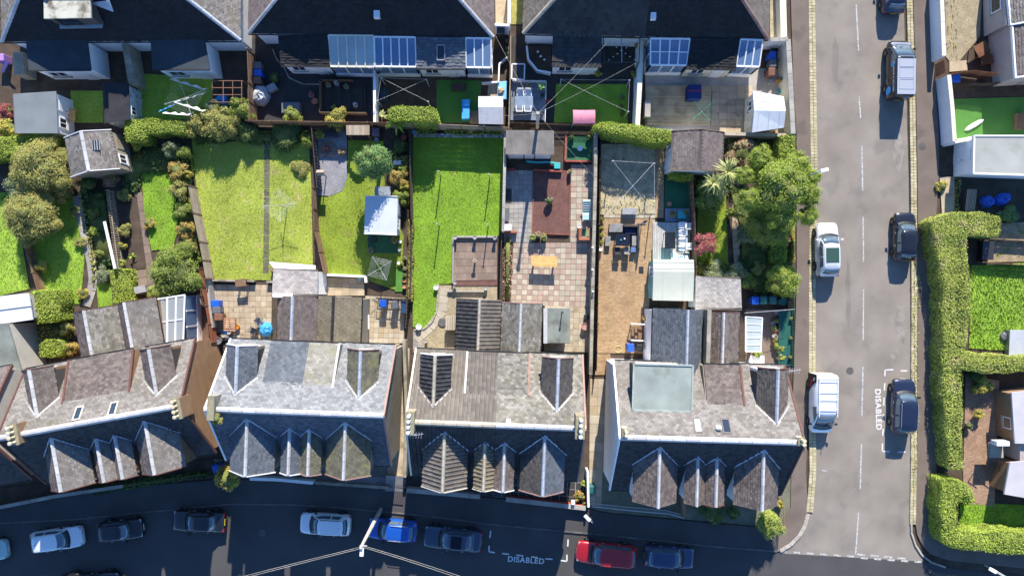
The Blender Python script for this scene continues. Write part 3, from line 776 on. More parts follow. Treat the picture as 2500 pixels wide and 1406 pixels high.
def chimney(house, F, u, v, z0, z1, lu, lv, pots, mat=HARLG, along='v', lean=0, potm=None):
    c = F.P(u, v, z0)
    ch = MB().box((c.x, c.y, z0), (lu, lv, z1 - z0), F.ang).build('chimney', mat, house)
    MB().box((c.x, c.y, z1 + .003), (lu + .1, lv + .1, .14), F.ang).build('chimney_cap', pm('mossy_cap', (.22, .2, .12), (.3, .27, .18), .95, False, (2, .3), (20, .3)), ch)
    for i in range(pots):
        s = (i + .5) / pots - .5
        p = F.P(u + (s * lu if along == 'u' else 0), v + (s * lv if along == 'v' else 0), z1 + .145)
        MB().lathe([(.13, 0), (.1, .12), (.1, .42), (.14, .46), (.14, .52), (.1, .53)], p, 10).build('chimney_pot', potm or CHIMPOT, ch, smooth=True)
def skylight(roof, F, pts, z, n_up, name='skylight'):
    pass

def roof_at(F, px, py, zr, dz):
    """point of a back slope under a pixel: z falls from zr by dz per metre of v"""
    z = zr - 1
    for _ in range(12):
        u, v = F.loc(px, py, z); z = zr - dz * abs(v)
    return u, v, z
def rooflight(roof, F, px, py, wd, ln, dz, frame, glassm, lift=.05):
    u, v, z = roof_at(F, px, py, ZR, dz)
    s = 1 if v > 0 else -1
    q = lambda du, dv, k: F.P(u + du, v + dv, z - dz * s * dv + k)
    f = MB(); t = .07
    for a0, a1, b0, b1 in ((-wd / 2, wd / 2, -ln / 2, -ln / 2 + t), (-wd / 2, wd / 2, ln / 2 - t, ln / 2), (-wd / 2, -wd / 2 + t, -ln / 2 + t, ln / 2 - t), (wd / 2 - t, wd / 2, -ln / 2 + t, ln / 2 - t)):
        f.hexa([q(a0, b0, .0), q(a1, b0, .0), q(a1, b1, .0), q(a0, b1, .0), q(a0, b0, .11), q(a1, b0, .11), q(a1, b1, .11), q(a0, b1, .11)])
    w = f.build('skylight', frame, roof)
    MB().sheet([q(-wd / 2 + t, -ln / 2 + t, .08), q(wd / 2 - t, -ln / 2 + t, .08), q(wd / 2 - t, ln / 2 - t, .08), q(-wd / 2 + t, ln / 2 - t, .08)], .02).build('pane', glassm, w)

def semi(label, ra, rb, vr, vf, back, front, gables, dormers, verge, wallm, rcap=LEAD, backroll=(False, False), frontroll=(False, False), ext=0.0, cat='house'):
    """vr, vf: depth of back and front slopes; back/front = (left material, right material)"""
    F = Frame(ra, rb, ZR); hl = F.L / 2
    h = thing('house', label, cat, F.P(0, 0, 0))
    dzb, dzf = (ZR - ZE) / vr, (ZR - ZE) / vf
    walls = thing('walls', None, None, (0, 0, 0)); walls.parent = h
    roof = thing('roof', None, None, (0, 0, 0)); roof.parent = h
    # gable ends, front and back walls
    for u in (-hl + .16, hl - .16):
        a, b, c = F.P(u, -vf + .35, 0), F.P(u, 0, 0), F.P(u, vr - .35, 0); n = F.U * .14
        f = [(a.x, a.y, 0), (c.x, c.y, 0), (c.x, c.y, ZE + .05), (b.x, b.y, ZR - .15), (a.x, a.y, ZE + .05)]
        m = MB(); m.add([(p[0] - n.x, p[1] - n.y, p[2]) for p in f] + [(p[0] + n.x, p[1] + n.y, p[2]) for p in f], [(0, 1, 2, 3, 4), (9, 8, 7, 6, 5)] + [(i, (i + 1) % 5, 5 + (i + 1) % 5, 5 + i) for i in range(5)])
        m.build('wall', wallm, walls)
    for v in (-vf + .35, vr - .35):
        MB().bar(F.P(-hl + .31, v, 0), F.P(hl - .31, v, 0), .22, 0, ZE - .02).build('wall', wallm, walls)
    for s, vv, mats, rl in ((1, vr, back, backroll), (-1, -vf, front, frontroll)):
        for u0, u1, mt, r_ in ((-hl, 0, mats[0], rl[0]), (0, hl, mats[1], rl[1])):
            poly = [F.P(u0, vv, ZE), F.P(u1, vv, ZE), F.P(u1, 0, ZR), F.P(u0, 0, ZR)]
            MB().sheet(poly, .1).build('roof_deck', ROOFU, roof)
            roof_plane(roof, [p + Vector((0, 0, .012)) for p in poly], mt, .3 if r_ else .27, .34 if r_ else .2, r_)
        for u in (-hl, hl):
            MB().beam(F.P(u, vv, ZE - .02), F.P(u, 0, ZR + .0), .13, .2).build('bargeboard', verge if not isinstance(verge, tuple) else verge[0 if u < 0 else 1], roof)
        MB().tube([F.P(-hl, vv + s * .06, ZE - .05), F.P(hl, vv + s * .06, ZE - .05)], .06, 6).build('gutter', BLACKP, roof)
    caps = rcap if isinstance(rcap, tuple) else (rcap, rcap)
    ridge(roof, F.P(-hl, 0, ZR + .06), F.P(0, 0, ZR + .06), caps[0], .42, .95)
    ridge(roof, F.P(0, 0, ZR + .06), F.P(hl, 0, ZR + .06), caps[1], .42, .95)
    mf = lambda z: (ZR - z) / dzf
    mb = lambda z: (ZR - z) / dzb
    for (px, py, zr, ze, hw, mL, mR, fas, rl, cap) in gables:
        u, v = F.loc(px, py, zr)
        v = -vf - .25
        gable_roof(roof, F, u, v, 0, zr, ze, hw, mL, mR, cap, mf, fas, (rl, rl))
        # the wall-head gable and its window, with a bay below
        a, b, c = F.P(u - hw + .12, v + .12, 0), F.P(u + hw - .12, v + .12, 0), F.P(u, v + .12, 0); n = F.V * .3
        z0 = 0 if hw > 1 else ZE - .4
        f = [(a.x, a.y, z0), (b.x, b.y, z0), (b.x, b.y, ze - .1), (c.x, c.y, zr - .2), (a.x, a.y, ze - .1)]
        m = MB(); m.add(f + [(p[0] + n.x, p[1] + n.y, p[2]) for p in f], [(0, 1, 2, 3, 4), (9, 8, 7, 6, 5)] + [(i, (i + 1) % 5, 5 + (i + 1) % 5, 5 + i) for i in range(5)])
        m.build('wall', wallm, walls)
        for sd in (-1, 1):
            MB().bar(F.P(u + sd * (hw - .14), v + .45, 0), F.P(u + sd * (hw - .14), -mf(ze) , 0), .15, ZE - .3, ze - .12).build('wall', wallm, walls)
        ww = .62 if hw > 1 else .3
        window(walls, F.P(u - ww, v + .12, 0), F.P(u + ww, v + .12, 0), ze - 1.35 if hw > 1 else ze - .9, ze - .05, -F.V, 1 if hw > 1 else 0)
        if hw > 1:
            window(walls, F.P(u - 1.1, v + .12, 0), F.P(u + 1.1, v + .12, 0), .9, 2.4, -F.V, 2)
    for (px, py, zr, ze, hw, mL, mR, fas, rl, cap) in dormers:
        u, v = F.loc(px, py, zr)
        gable_roof(roof, F, u, v, 0, zr, ze, hw, mL, mR, cap, mb, fas, (rl, rl))
        a, b, c = F.P(u - hw + .1, v - .12, 0), F.P(u + hw - .1, v - .12, 0), F.P(u, v - .12, 0); n = F.V * -.2
        f = [(a.x, a.y, ZE - .2), (b.x, b.y, ZE - .2), (b.x, b.y, ze - .1), (c.x, c.y, zr - .2), (a.x, a.y, ze - .1)]
        m = MB(); m.add(f + [(p[0] + n.x, p[1] + n.y, p[2]) for p in f], [(4, 3, 2, 1, 0), (5, 6, 7, 8, 9)] + [(i, (i + 1) % 5, 5 + (i + 1) % 5, 5 + i) for i in range(5)])
        m.build('dormer_wall', wallm, walls)
        for sd in (-1, 1):
            MB().bar(F.P(u + sd * (hw - .12), v - .33, 0), F.P(u + sd * (hw - .12), mb(ze), 0), .12, ZE - .2, ze - .1).build('dormer_cheek', SL_DARK, walls)
        window(walls, F.P(u - .5, v - .12, 0), F.P(u + .5, v - .12, 0), ze - 1.2, ze - .1, F.V, 1)
    # front door between the two halves
    for u, mt in ((-.9, WOODK), (.9, UPVC)):
        d = MB().bar(F.P(u - .45, -vf + .22, 0), F.P(u + .45, -vf + .22, 0), .06, .1, 2.15).build('door', mt, walls)
        p = F.P(u + .35, -vf + .17, 1.05); MB().box(p, (.1, .04, .04), F.ang).build('handle', METALS, d)
    return h, roof, walls, F, dzb, dzf
def shed_dormer(roof, walls, F, ua, ub, vi, vo, zi, zo, mats, trims, dzb, wallm, roll=(False, False), split=None):
    """flatter slope carried out over the back wall: from (vi, zi) on the main slope to (vo, zo) at the back"""
    us = split if split is not None else (ua + ub) / 2
    for a, b, mt, r_ in ((ua, us, mats[0], roll[0]), (us, ub, mats[1], roll[1])):
        if b - a < .05: continue
        poly = [F.P(a, vo, zo), F.P(b, vo, zo), F.P(b, vi, zi), F.P(a, vi, zi)]
        MB().sheet(poly, .1).build('roof_deck', ROOFU, roof)
        roof_plane(roof, [p + Vector((0, 0, .012)) for p in poly], mt, .3 if r_ else .27, .3 if r_ else .2, r_)
    for u, mt in ((ua, trims[0]), (ub, trims[1])):
        if mt: MB().beam(F.P(u, vo, zo + .02), F.P(u, vi, zi + .02), .14, .16).build('bargeboard', mt, roof)
        q = [F.P(u, vo - .1, ZE - .1), F.P(u, vo - .1, zo - .08), F.P(u, vi, zi - .1)]
        n = F.U * .05; m = MB(); m.add([p - n for p in q] + [p + n for p in q], [(0, 1, 2), (5, 4, 3), (0, 3, 4, 1), (1, 4, 5, 2), (2, 5, 3, 0)])
        m.build('dormer_cheek', wallm, walls)
    MB().bar(F.P(ua + .06, vo - .2, 0), F.P(ub - .06, vo - .2, 0), .16, ZE - .3, zo - .1).build('wall', wallm, walls)
    MB().tube([F.P(ua, vo + .07, zo - .03), F.P(ub, vo + .07, zo - .03)], .055, 6).build('gutter', BLACKP, roof)

# ---- end house (white gable), beside the side road
G = lambda px, py, big, mL, mR, fas=None, rl=False, cap=LEAD: (px, py, 7.35 if big else 6.7, 5.95 if big else 6.05, 1.6 if big else .74, mL, mR, fas, rl, cap)
D = lambda px, py, mL, mR, fas=UPVC, rl=False, cap=LEADB, zr=7.1, hw=1.12: (px, py, zr, zr - 1.0, hw, mL, mR, fas, rl, cap)
h4, r4, w4, F4, db, dfr = semi('end house with white gable, pale felt box dormer and mottled slate roof', (1513, 1068), (1965, 1081), 4.95, 4.8, (SL_PALE, SL_PALE), (SL_FRONT_SHADE, SL_FRONT_SHADE),
    [G(1607, 1232, 1, SL_BROWN, SL_BROWN), G(1701, 1228, 0, SL_BROWN, SL_BROWN), G(1748, 1228, 0, SL_BROWN, SL_BROWN, REDTRIM), G(1861, 1240, 1, SL_BROWN, SL_BROWN)],
    [D(1900, 903, SL_DARK, SL_BROWN, REDTRIM)], (UPVC, REDTRIM), WHITE)
# flat box dormer
ua, va = F4.loc(1547, 888, 6.6); ub, vb = F4.loc(1688, 1003, 6.6)
MB().prism([F4.P(ua, va, 0)[:2], F4.P(ub, va, 0)[:2], F4.P(ub, 1.7, 0)[:2], F4.P(ua, 1.7, 0)[:2]], 6.5, 6.66).build('dormer_roof', pm('felt_dormer', (.25, .29, .26), (.31, .35, .315), .8, False, (.7, .2), (20, .1), stain=((.13, .15, .125), .5, .54, .8)), r4, bevel=.04)
MB().prism([F4.P(ua + .12, va - .12, 0)[:2], F4.P(ub - .12, va - .12, 0)[:2], F4.P(ub - .12, 1.9, 0)[:2], F4.P(ua + .12, 1.9, 0)[:2]], 4.2, 6.495).build('dormer_wall', SL_DARK, w4)
for s0, s1 in (((ua, va), (ub, va)), ((ua, va), (ua, 1.7)), ((ub, va), (ub, 1.7)), ((ua, 1.7), (ub, 1.7))):
    MB().bar(F4.P(*s0, 0), F4.P(*s1, 0), .12, 6.62, 6.72).build('roof_upstand', pm('felt_upstand', (.33, .37, .34), None, .8), r4)
window(w4, F4.P(ua + .4, va - .12, 0), F4.P(ub - .5, va - .12, 0), 5.1, 6.3, F4.V, 2)
uw, _ = F4.loc(1680, 756, 5.6)
wing(r4, w4, F4, (1680, 756), (1680, 900), 5.6, 3.6, 2.15, 1.75, SL_BLUE, SL_BLUE, LEADB, WHITE, None, vend=3.2)
wing(r4, w4, F4, (1767, 763), (1767, 890), 4.4, 3.4, 1.05, 1.5, SL_BROWN, SL_BROWN, LEAD, HARLG, REDTRIM, vend=4.75)
up, vp = F4.loc(1731, 756, 4.6)
MB().bar(F4.P(up, vp, 0), F4.P(up, 2.4, 0), .3, 0, 4.75).build('party_parapet', CONCD, w4)
us0 = F4.loc(1722, 950, 5.6)[0]; us1 = F4.loc(1811, 950, 5.6)[0]
shed_dormer(r4, w4, F4, us0, us1, 2.2, 4.95, 6.22, 5.0, (SL_BROWN, SL_BROWN), (None, REDTRIM), db, HARLG)
rooflight(r4, F4, 1703, 1036, .55, .9, db, METALD, pm('skylight_cover', (.4, .42, .42), None, .5)); rooflight(r4, F4, 1772, 1038, .6, .9, db, METALD, GLASSD)
for px, py, lab in ((1527, 1056, ''), (1957, 1078, '')):
    u, v = F4.loc(px, py, 8.4); chimney(h4, F4, u, v, 7.2, 8.25, .32, .5, 2, CREAM)
rv = roof_at(F4, 1752, 1042, ZR, db); p = F4.P(rv[0], rv[1], rv[2])
MB().lathe([(.16, -.1), (.13, .25), (.2, .27), (.2, .34), (.05, .42)], p, 10).build('roof_vent', UPVC, r4)
# lean-to glass porch
gp = thing('lean_to', 'white framed glass lean-to against the brown wing of the end house', 'lean-to', W(1838, 815))
a0, a1 = W(1820, 773, 2.9), W(1820, 858, 2.9); b0, b1 = W(1861, 776, 2.3), W(1857, 858, 2.3)
for i in range(6):
    k = i / 5; MB().beam(a0.lerp(a1, k), b0.lerp(b1, k), .07, .08).build('glazing_bar', UPVC, gp)
    if i < 5: MB().sheet([a0.lerp(a1, k + .02), b0.lerp(b1, k + .02), b0.lerp(b1, k + .18), a0.lerp(a1, k + .18)], .02).build('pane', PLY, gp)
MB().beam(b0, b1, .09, .1).build('eaves_beam', UPVC, gp); MB().beam(a0, a1, .09, .1).build('wall_plate', UPVC, gp)
for k in (0, .33, .66, 1):
    q = b0.lerp(b1, k); MB().box((q.x, q.y, 0), (.08, .08, 2.26)).build('post', UPVC, gp)
MB().bar(b0, b1, .1, 0, .8).build('wall', WHITE, gp)

# ---- house with roll tiled half
h3, r3, w3, F3, db, dfr = semi('house with brown roll tiled half, mottled slate half and four-pot chimneys', (990, 1030), (1430, 1047), 4.75, 4.75, (TILE_B, SL_MOTT), (TILE_D, SL_FRONT_SHADE),
    [G(1080, 1195, 1, TILE_B, TILE_B, CREAM, True, RIDGET), G(1180, 1190, 0, TILE_T, TILE_T, CREAM, True, RIDGET), G(1228, 1190, 0, SL_BROWN, SL_BROWN, UPVC), G(1325, 1200, 1, SL_DARK, SL_BLUE, PINKTRIM, False, LEADB)],
    [D(1062, 868, TILE_D, TILE_D, UPVC, True, RIDGET), D(1364, 876, SL_DARK, SL_DARK, PINKTRIM)], (CREAM, PINKTRIM), HARLG, (RIDGET, LEAD), (True, False), (True, False))
u0, u1, u2 = F3.loc(1138, 920, 5.6)[0], F3.loc(1214, 920, 5.6)[0], F3.loc(1291, 920, 5.6)[0]
shed_dormer(r3, w3, F3, u0, u2, 1.9, 4.8, 6.4, 5.1, (TILE_B, SL_MOTT), (LEAD, PINKTRIM), db, HARLG, (True, False), u1)
wing(r3, w3, F3, (1171, 731), (1171, 860), 4.3, 3.2, 1.75, 1.6, TILE_D, TILE_B, RIDGET, HARLG, None, roll=True, vend=4.6)
wing(r3, w3, F3, (1272, 741), (1272, 862), 4.3, 3.2, 1.42, 1.62, SL_MOTT, SL_MOTT, LEAD, HARLG, PINKTRIM, vend=4.6)
p0, p1 = W(1329, 752, 2.9), W(1392, 838, 2.9)
fr = thing('flat_roof_porch', 'flat felt-roofed porch beside the mottled slate wing', 'porch', W(1360, 795))
MB().prism([p0[:2], (p1.x, p0.y), p1[:2], (p0.x, p1.y)], 2.75, 2.9).build('roof', FELTG, fr, bevel=.04)
MB().prism([(p0.x + .12, p0.y - .12), (p1.x - .12, p0.y - .12), (p1.x - .12, p1.y + .12), (p0.x + .12, p1.y + .12)], 0, 2.745).build('wall', HARLG, fr)
MB().bar((p0.x + .08, p0.y), (p0.x + .08, p1.y), .3, 2.91, 2.96).build('flashing', LEAD, fr)
MB().lathe([(.045, 2.9), (.045, 3.6), (.07, 3.62), (.07, 3.75)], (W(1372, 762, 3).x, W(1372, 762, 3).y, 0), 8).build('flue', METALD, fr)
for px, py in ((999, 1034), (1417, 1044)):
    u, v = F3.loc(px, py, 8.9); chimney(h3, F3, u, v, 6.4, 8.7, .56, 1.5, 4, STONE, 'v', 0, pm('pale_pot', (.6, .6, .58), None, .8))
rooflight(r3, F3, 1241, 1031, .25, .45, db, UPVC, UPVC)

# ---- light grey slate house
h2, r2, w2, F2, db, dfr = semi('house with light grey slate roof and pebbledashed gable beside the narrow path', (500, 999), (937, 1015), 4.6, 4.5, (SL_GREY, SL_GREY), (SL_FRONTB_SHADE, SL_FRONTB_SHADE),
    [G(598, 1157, 1, SL_BLUE, SL_BLUE, UPVC), G(703, 1155, 0, SL_BLUE, SL_BLUE, UPVC), G(751, 1157, 0, SL_MOSS, SL_MOSS, PINKTRIM), G(838, 1167, 1, SL_MOSS, SL_MOSS, PINKTRIM)],
    [D(579, 845, SL_BLUE, SL_BLUE, UPVC), D(880, 857, SL_MOSS, SL_MOSS, REDTRIM)], (UPVC, PINKTRIM), HARLG)
u0, u1, u2 = F2.loc(652, 900, 5.6)[0], F2.loc(748, 900, 5.6)[0], F2.loc(822, 900, 5.6)[0]
shed_dormer(r2, w2, F2, u0, u2, 1.6, 4.65, 6.55, 5.0, (SL_BLUE, slate('slate_grey_moss', (.2, .19, .16), (.29, .28, .24), ((.25, .24, .12), 1.0, .55, .5))), (None, LEAD), db, HARLG, split=u1)
wing(r2, w2, F2, (714, 724), (714, 838), 4.3, 3.2, 1.42, 1.75, SL_BROWN, SL_PURP, LEADB, WHITE, None, vend=4.45)
wing(r2, w2, F2, (814, 724), (812, 838), 4.2, 3.3, 1.35, 1.95, TILE_T, TILE_T, METALD, HARLG, None, w=.34, e=.26, vend=4.45)
u, v = F2.loc(510, 998, 8.8); chimney(h2, F2, u, v, 6.0, 8.4, .4, 1.6, 0, HARLG)
an = thing('annex', 'pale shingle roofed annex projecting beyond the brown wing', 'annex', W(720, 690))
q = [W(668, 655, 3.0), W(776, 658, 3.0), W(776, 724, 3.45), W(664, 722, 3.45)]
roof_plane(an, [p + Vector((0, 0, .01)) for p in q], slate('shingle_pale', (.3, .27, .25), (.4, .37, .345)), .3, .2)
MB().sheet(q, .1).build('roof_deck', ROOFU, an)
MB().prism([tuple(p[:2]) for p in inset(q, .15) ] if False else [p for p in inset(q, .15)], 0, 2.9).build('wall', WHITE, an)
MB().beam(W(666, 721, 3.52), W(714, 722, 3.52), .3, .1).build('fascia', UPVC, an)

# ---- left house, turned
h1, r1, w1, F1, db, dfr = semi('house with brown harled gable, two small skylights and chimney pots on its ridge', (-8, 1071), (440, 990), 4.45, 4.3, (SL_PALE, SL_PALE), (SL_FRONT_SHADE, SL_FRONT_SHADE),
    [G(147, 1193, 1, SL_BROWN, SL_PALE, REDTRIM), G(252, 1170, 0, SL_BROWN, SL_PALE, REDTRIM), G(298, 1165, 0, SL_BROWN, SL_PALE, REDTRIM), G(376, 1155, 1, SL_BROWN, SL_PALE, REDTRIM)],
    [D(70, 903, SL_BROWN, SL_BROWN, REDTRIM, False, LEAD), D(362, 852, SL_BROWN, SL_BROWN, REDTRIM, False, LEAD)], (REDTRIM, REDTRIM), HARL)
u0, u2 = F1.loc(166, 930, 5.6)[0], F1.loc(326, 905, 5.6)[0]
shed_dormer(r1, w1, F1, u0, u2, 1.5, 4.5, 6.6, 5.1, (SL_BROWN, SL_BROWN), (REDTRIM, REDTRIM), db, HARL)
wing(r1, w1, F1, (204, 758), (225, 865), 4.4, 3.3, 1.45, 2.0, SL_BROWN, SL_MOTT, LEAD, HARL, REDTRIM, vend=4.3)
wing(r1, w1, F1, (302, 738), (321, 850), 4.4, 3.3, 1.1, 1.85, SL_BROWN, SL_PALE, LEAD, HARL, REDTRIM, vend=4.3)
rooflight(r1, F1, 192, 1007, .55, .85, db, CREAM, GLASSD); rooflight(r1, F1, 277, 996, .55, .85, db, CREAM, GLASSD)
u, v = F1.loc(424, 1000, 8.9); chimney(h1, F1, u, v, 6.6, 8.35, .46, 1.4, 4, HARL)
u, v = F1.loc(22, 1064, 8.9); chimney(h1, F1, u, v, 6.6, 8.35, .46, 1.4, 4, HARL)
# ---- far left neighbour, only its end in view
h0, r0, w0, F0, db, dfr = semi('neighbouring house cut off by the edge, pale roughcast gable facing the brown harled house', (-520, 1145), (-45, 1059), 4.4, 4.3, (SL_BROWN, SL_PURP), (SL_FRONT_SHADE, SL_FRONT_SHADE),
    [], [], (REDTRIM, REDTRIM), HARLP)
u0 = F0.L / 2
e0 = thing('back_extension', 'white roughcast back extension with flat grey roof at the picture edge', 'extension', W(20, 830))
q = WP([(-60, 795), (18, 788), (52, 905), (-40, 930)], 3.2)
MB().prism([p[:2] for p in q], 3.05, 3.2).build('roof', FELTG, e0); MB().prism(inset(q, .1), 0, 3.045).build('wall', HARLP, e0)
q = WP([(-60, 730), (70, 715), (80, 780), (-60, 800)], 2.6)
e1 = thing('flat_roof', 'pale sheet metal flat roof of the store at the picture edge', 'outbuilding', W(20, 760))
MB().prism([p[:2] for p in q], 2.5, 2.6).build('roof', METALW, e1); MB().prism(inset(q, .15), 0, 2.495).build('wall', HARLP, e1)
MB().beam(W(-60, 765, 2.63), W(76, 747, 2.63), .05, .04).build('roof_seam', METALS, e1)
# ------------------------------------------------------------------ the bungalows along the top of the picture
def ray_plane(px, py, p0, n):
    o = Vector((0, 0, CAM_H)); d = W(px, py, 0) - o
    return o + d * ((Vector(p0) - o).dot(n) / d.dot(n))
def bungalow(label, el, er, ze, hl, hr, mats, side, capm, wallm, pitch=.8, dv=4.0, roll=False, split=None):
    """el, er: eave corners (pixels); hl, hr: pixels where the hips cross the top of the picture"""
    A, B = W(*el, ze), W(*er, ze); U = (B - A).normalized(); V = Vector((-U.y, U.x, 0))
    n = U.cross(V + Vector((0, 0, pitch))).normalized()
    h = thing('bungalow', label, 'bungalow', ((A.x + B.x) / 2, A.y + 5, 0))
    roof = thing('roof', None, None); roof.parent = h; walls = thing('walls', None, None); walls.parent = h
    def hip(c, hp):
        q = ray_plane(hp[0], hp[1], c, n); d = q - c; return c + d * (dv / d.dot(V))
    L, R = hip(A, hl), hip(B, hr)
    sp = split or [(0, 1, mats)]
    for a, b, mt in sp:
        poly = [A.lerp(B, a), A.lerp(B, b), L.lerp(R, b), L.lerp(R, a)]
        MB().sheet(poly, .1).build('roof_deck', ROOFU, roof)
        big = mt in (TILE_D,)
        roof_plane(roof, [p + Vector((0, 0, .012)) for p in poly], mt, .36 if big else .27, .34 if big else .2, lift=.03 if big else .02)
    A2, B2 = A + V * 11, B + V * 11; L2, R2 = L + V * 3.2, R + V * 3.2
    for c, t, t2, c2 in ((A, L, L2, A2), (B, R, R2, B2)):
        poly = [c, t, t2, c2]
        MB().sheet(poly, .1).build('roof_deck', ROOFU, roof)
        roof_plane(roof, [p + Vector((0, 0, .012)) for p in poly], side)
    MB().sheet([L, R, R2, L2], .1).build('roof_deck', ROOFU, roof)
    for c, t in ((A, L), (B, R)): ridge(roof, c + Vector((0, 0, .05)), t + Vector((0, 0, .05)), capm if not isinstance(capm, tuple) else capm[0 if c is A else 1], .3, .8, 'hip_cap')
    i = .35
    a, b, c, d = A + U * i + V * i, B - U * i + V * i, B2 - U * i, A2 + U * i
    for q0, q1 in ((a, b), (b, c), (d, a)):
        MB().bar(q0, q1, .25, 0, ze - .06, ext=0).build('wall', wallm, walls)
    MB().tube([A - V * .06 + Vector((0, 0, -.06)), B - V * .06 + Vector((0, 0, -.06))], .06, 6).build('gutter', BLACKP, roof)
    bungalow.n = n; bungalow.A = A
    return h, roof, walls, A, B, U, V
def ext_block(parent_label, name, cat, pts, zi, zo, roofm, wallm, w=.27, e=.2, flat_=False, doors=True):
    """back extension; pts: roof corners in pixels, the first two at the house wall (height zi), the last two outer (height zo)"""
    P = [W(*pts[0], zi), W(*pts[1], zi), W(*pts[2], zo), W(*pts[3], zo)]
    t = thing(name, parent_label, cat, ((P[0].x + P[2].x) / 2, (P[0].y + P[2].y) / 2, 0))
    MB().sheet(P, .12).build('roof_deck', roofm if flat_ else ROOFU, t)
    if not flat_: roof_plane(t, [p + Vector((0, 0, .012)) for p in P], roofm, w, e)
    q = inset([(p.x, p.y) for p in P], .16); n = 4
    zz = [zi - .16, zi - .16, zo - .16, zo - .16]
    MB().add([(p[0], p[1], 0) for p in q] + [(p[0], p[1], z) for p, z in zip(q, zz)], [(0, 1, 2, 3), (7, 6, 5, 4)] + [(i, (i + 1) % 4, 4 + (i + 1) % 4, 4 + i) for i in range(4)]).build('wall', wallm, t)
    a, b = Vector((q[3][0], q[3][1], 0)), Vector((q[2][0], q[2][1], 0)); d = (b - a); L = d.length; o = Vector((d.y, -d.x, 0)).normalized()
    if o.y > 0: o = -o
    if doors:
        window(t, a + d * .12, a + d * .42, .95, 2.0, o, 1)
        dr = MB().bar(a + d * .62 + o * .03, a + d * .62 + d.normalized() * .85 + o * .03, .07, .05, 2.0).build('door', UPVC, t)
        g = a + d * .62 + d.normalized() * .72 + o * .08; MB().box((g.x, g.y, 1.0), (.1, .03, .03)).build('handle', METALS, dr)
    MB().tube([P[3] + o * .06, P[2] + o * .06], .05, 6).build('gutter', BLACKP, t)
    return t, P
def glass_roof(name, label, pts, zi, zo, nb, cross=0, pane=None, frame=None, walls=True, cat='conservatory'):
    pane, frame = pane or GLASSB, frame or UPVC
    P = [W(*pts[0], zi), W(*pts[1], zi), W(*pts[2], zo), W(*pts[3], zo)]    # inner left, inner right, outer right, outer left
    t = thing(name, label, cat, ((P[0].x + P[2].x) / 2, (P[0].y + P[2].y) / 2, 0))
    up = Vector((0, 0, .03))
    for i in range(nb + 1):
        k = i / nb; MB().beam(P[0].lerp(P[1], k) + up, P[3].lerp(P[2], k) + up, .09, .1).build('glazing_bar', frame, t)
    for j in range(cross + 2):
        k = j / (cross + 1); MB().beam(P[0].lerp(P[3], k) + up * .5, P[1].lerp(P[2], k) + up * .5, .12 if j in (0, cross + 1) else .06, .09).build('crossbar', frame, t)
    for i in range(nb):
        for j in range(cross + 1):
            c = [(i / nb, j / (cross + 1)), ((i + 1) / nb, j / (cross + 1)), ((i + 1) / nb, (j + 1) / (cross + 1)), (i / nb, (j + 1) / (cross + 1))]
            MB().sheet([P[0].lerp(P[1], a).lerp(P[3].lerp(P[2], a), b) for a, b in c], .02).build('pane', pane, t)
    if walls:
        q = [(p.x, p.y) for p in P]
        for (a, b, z) in ((q[3], q[2], zo), (q[0], q[3], zo), (q[1], q[2], zo)):
            MB().bar(a, b, .12, 0, .75).build('wall', WHITE, t)
            A, B = Vector((*a, 0)), Vector((*b, 0)); d = B - A; L = d.length; k = max(1, round(L / 1.1))
            for i in range(k + 1):
                p = A + d * (i / k); MB().box((p.x, p.y, .75), (.1, .1, z - .84)).build('post', frame, t)
            for i in range(k):
                p0, p1 = A + d * ((i + .06) / k), A + d * ((i + .94) / k); MB().bar(p0, p1, .03, .78, z - .12).build('side_pane', GLASSB, t)
        fl = inset(q, .1); MB().prism(fl, 0, .05).build('floor', SLABC, t)
    return t

bA, bAr, bAw, A, B, U, V = bungalow('dark hip-roofed bungalow pair with stained flat dormer at the top corner', (4, 103), (588, 100), 2.9, (44, 0), (460, 0), SL_BUNG_SHADE, SL_PALE, LEADB, WHITE, .9, 4.8)
# box dormer on its roof
q = WP([(106, -25), (219, -25), (222, 44), (107, 46)], 5.6)
dm = MB().prism([p[:2] for p in q], 5.45, 5.6).build('dormer_roof', pm('felt_stained', (.42, .42, .34), (.5, .5, .42), .85, False, (.6, .15), (20, .08), stain=((.1, .07, .05), .9, .5, .85)), bAr)
q2 = inset(q, .12); MB().prism(q2, 3.6, 5.445).build('dormer_wall', SL_DARK, bAw)
a, b = Vector((*q2[2], 0)), Vector((*q2[3], 0))
if a.x > b.x: a, b = b, a
window(bAw, a.lerp(b, .12), a.lerp(b, .6), 4.15, 5.2, (0, -1, 0), 1, METALD)
MB().bar(a, b, .5, 3.95, 4.02).build('flashing', LEADB, bAr)
q = W(262, 10, 5.6); MB().sheet([W(218, 8, 5.0), W(265, 2, 5.7), W(276, 30, 5.2)], .08).build('gablet', LEADB, bAr)
ext_block('left felt-roofed back extension of the top corner bungalow', 'extension', 'extension', [(62, 92), (212, 93), (222, 171), (70, 172)], 3.0, 2.9, FELT, WHITE, flat_=True)
ext_block('right felt-roofed back extension of the top corner bungalow', 'extension', 'extension', [(367, 91), (498, 90), (512, 170), (372, 170)], 3.0, 2.9, FELT, WHITE, flat_=True)

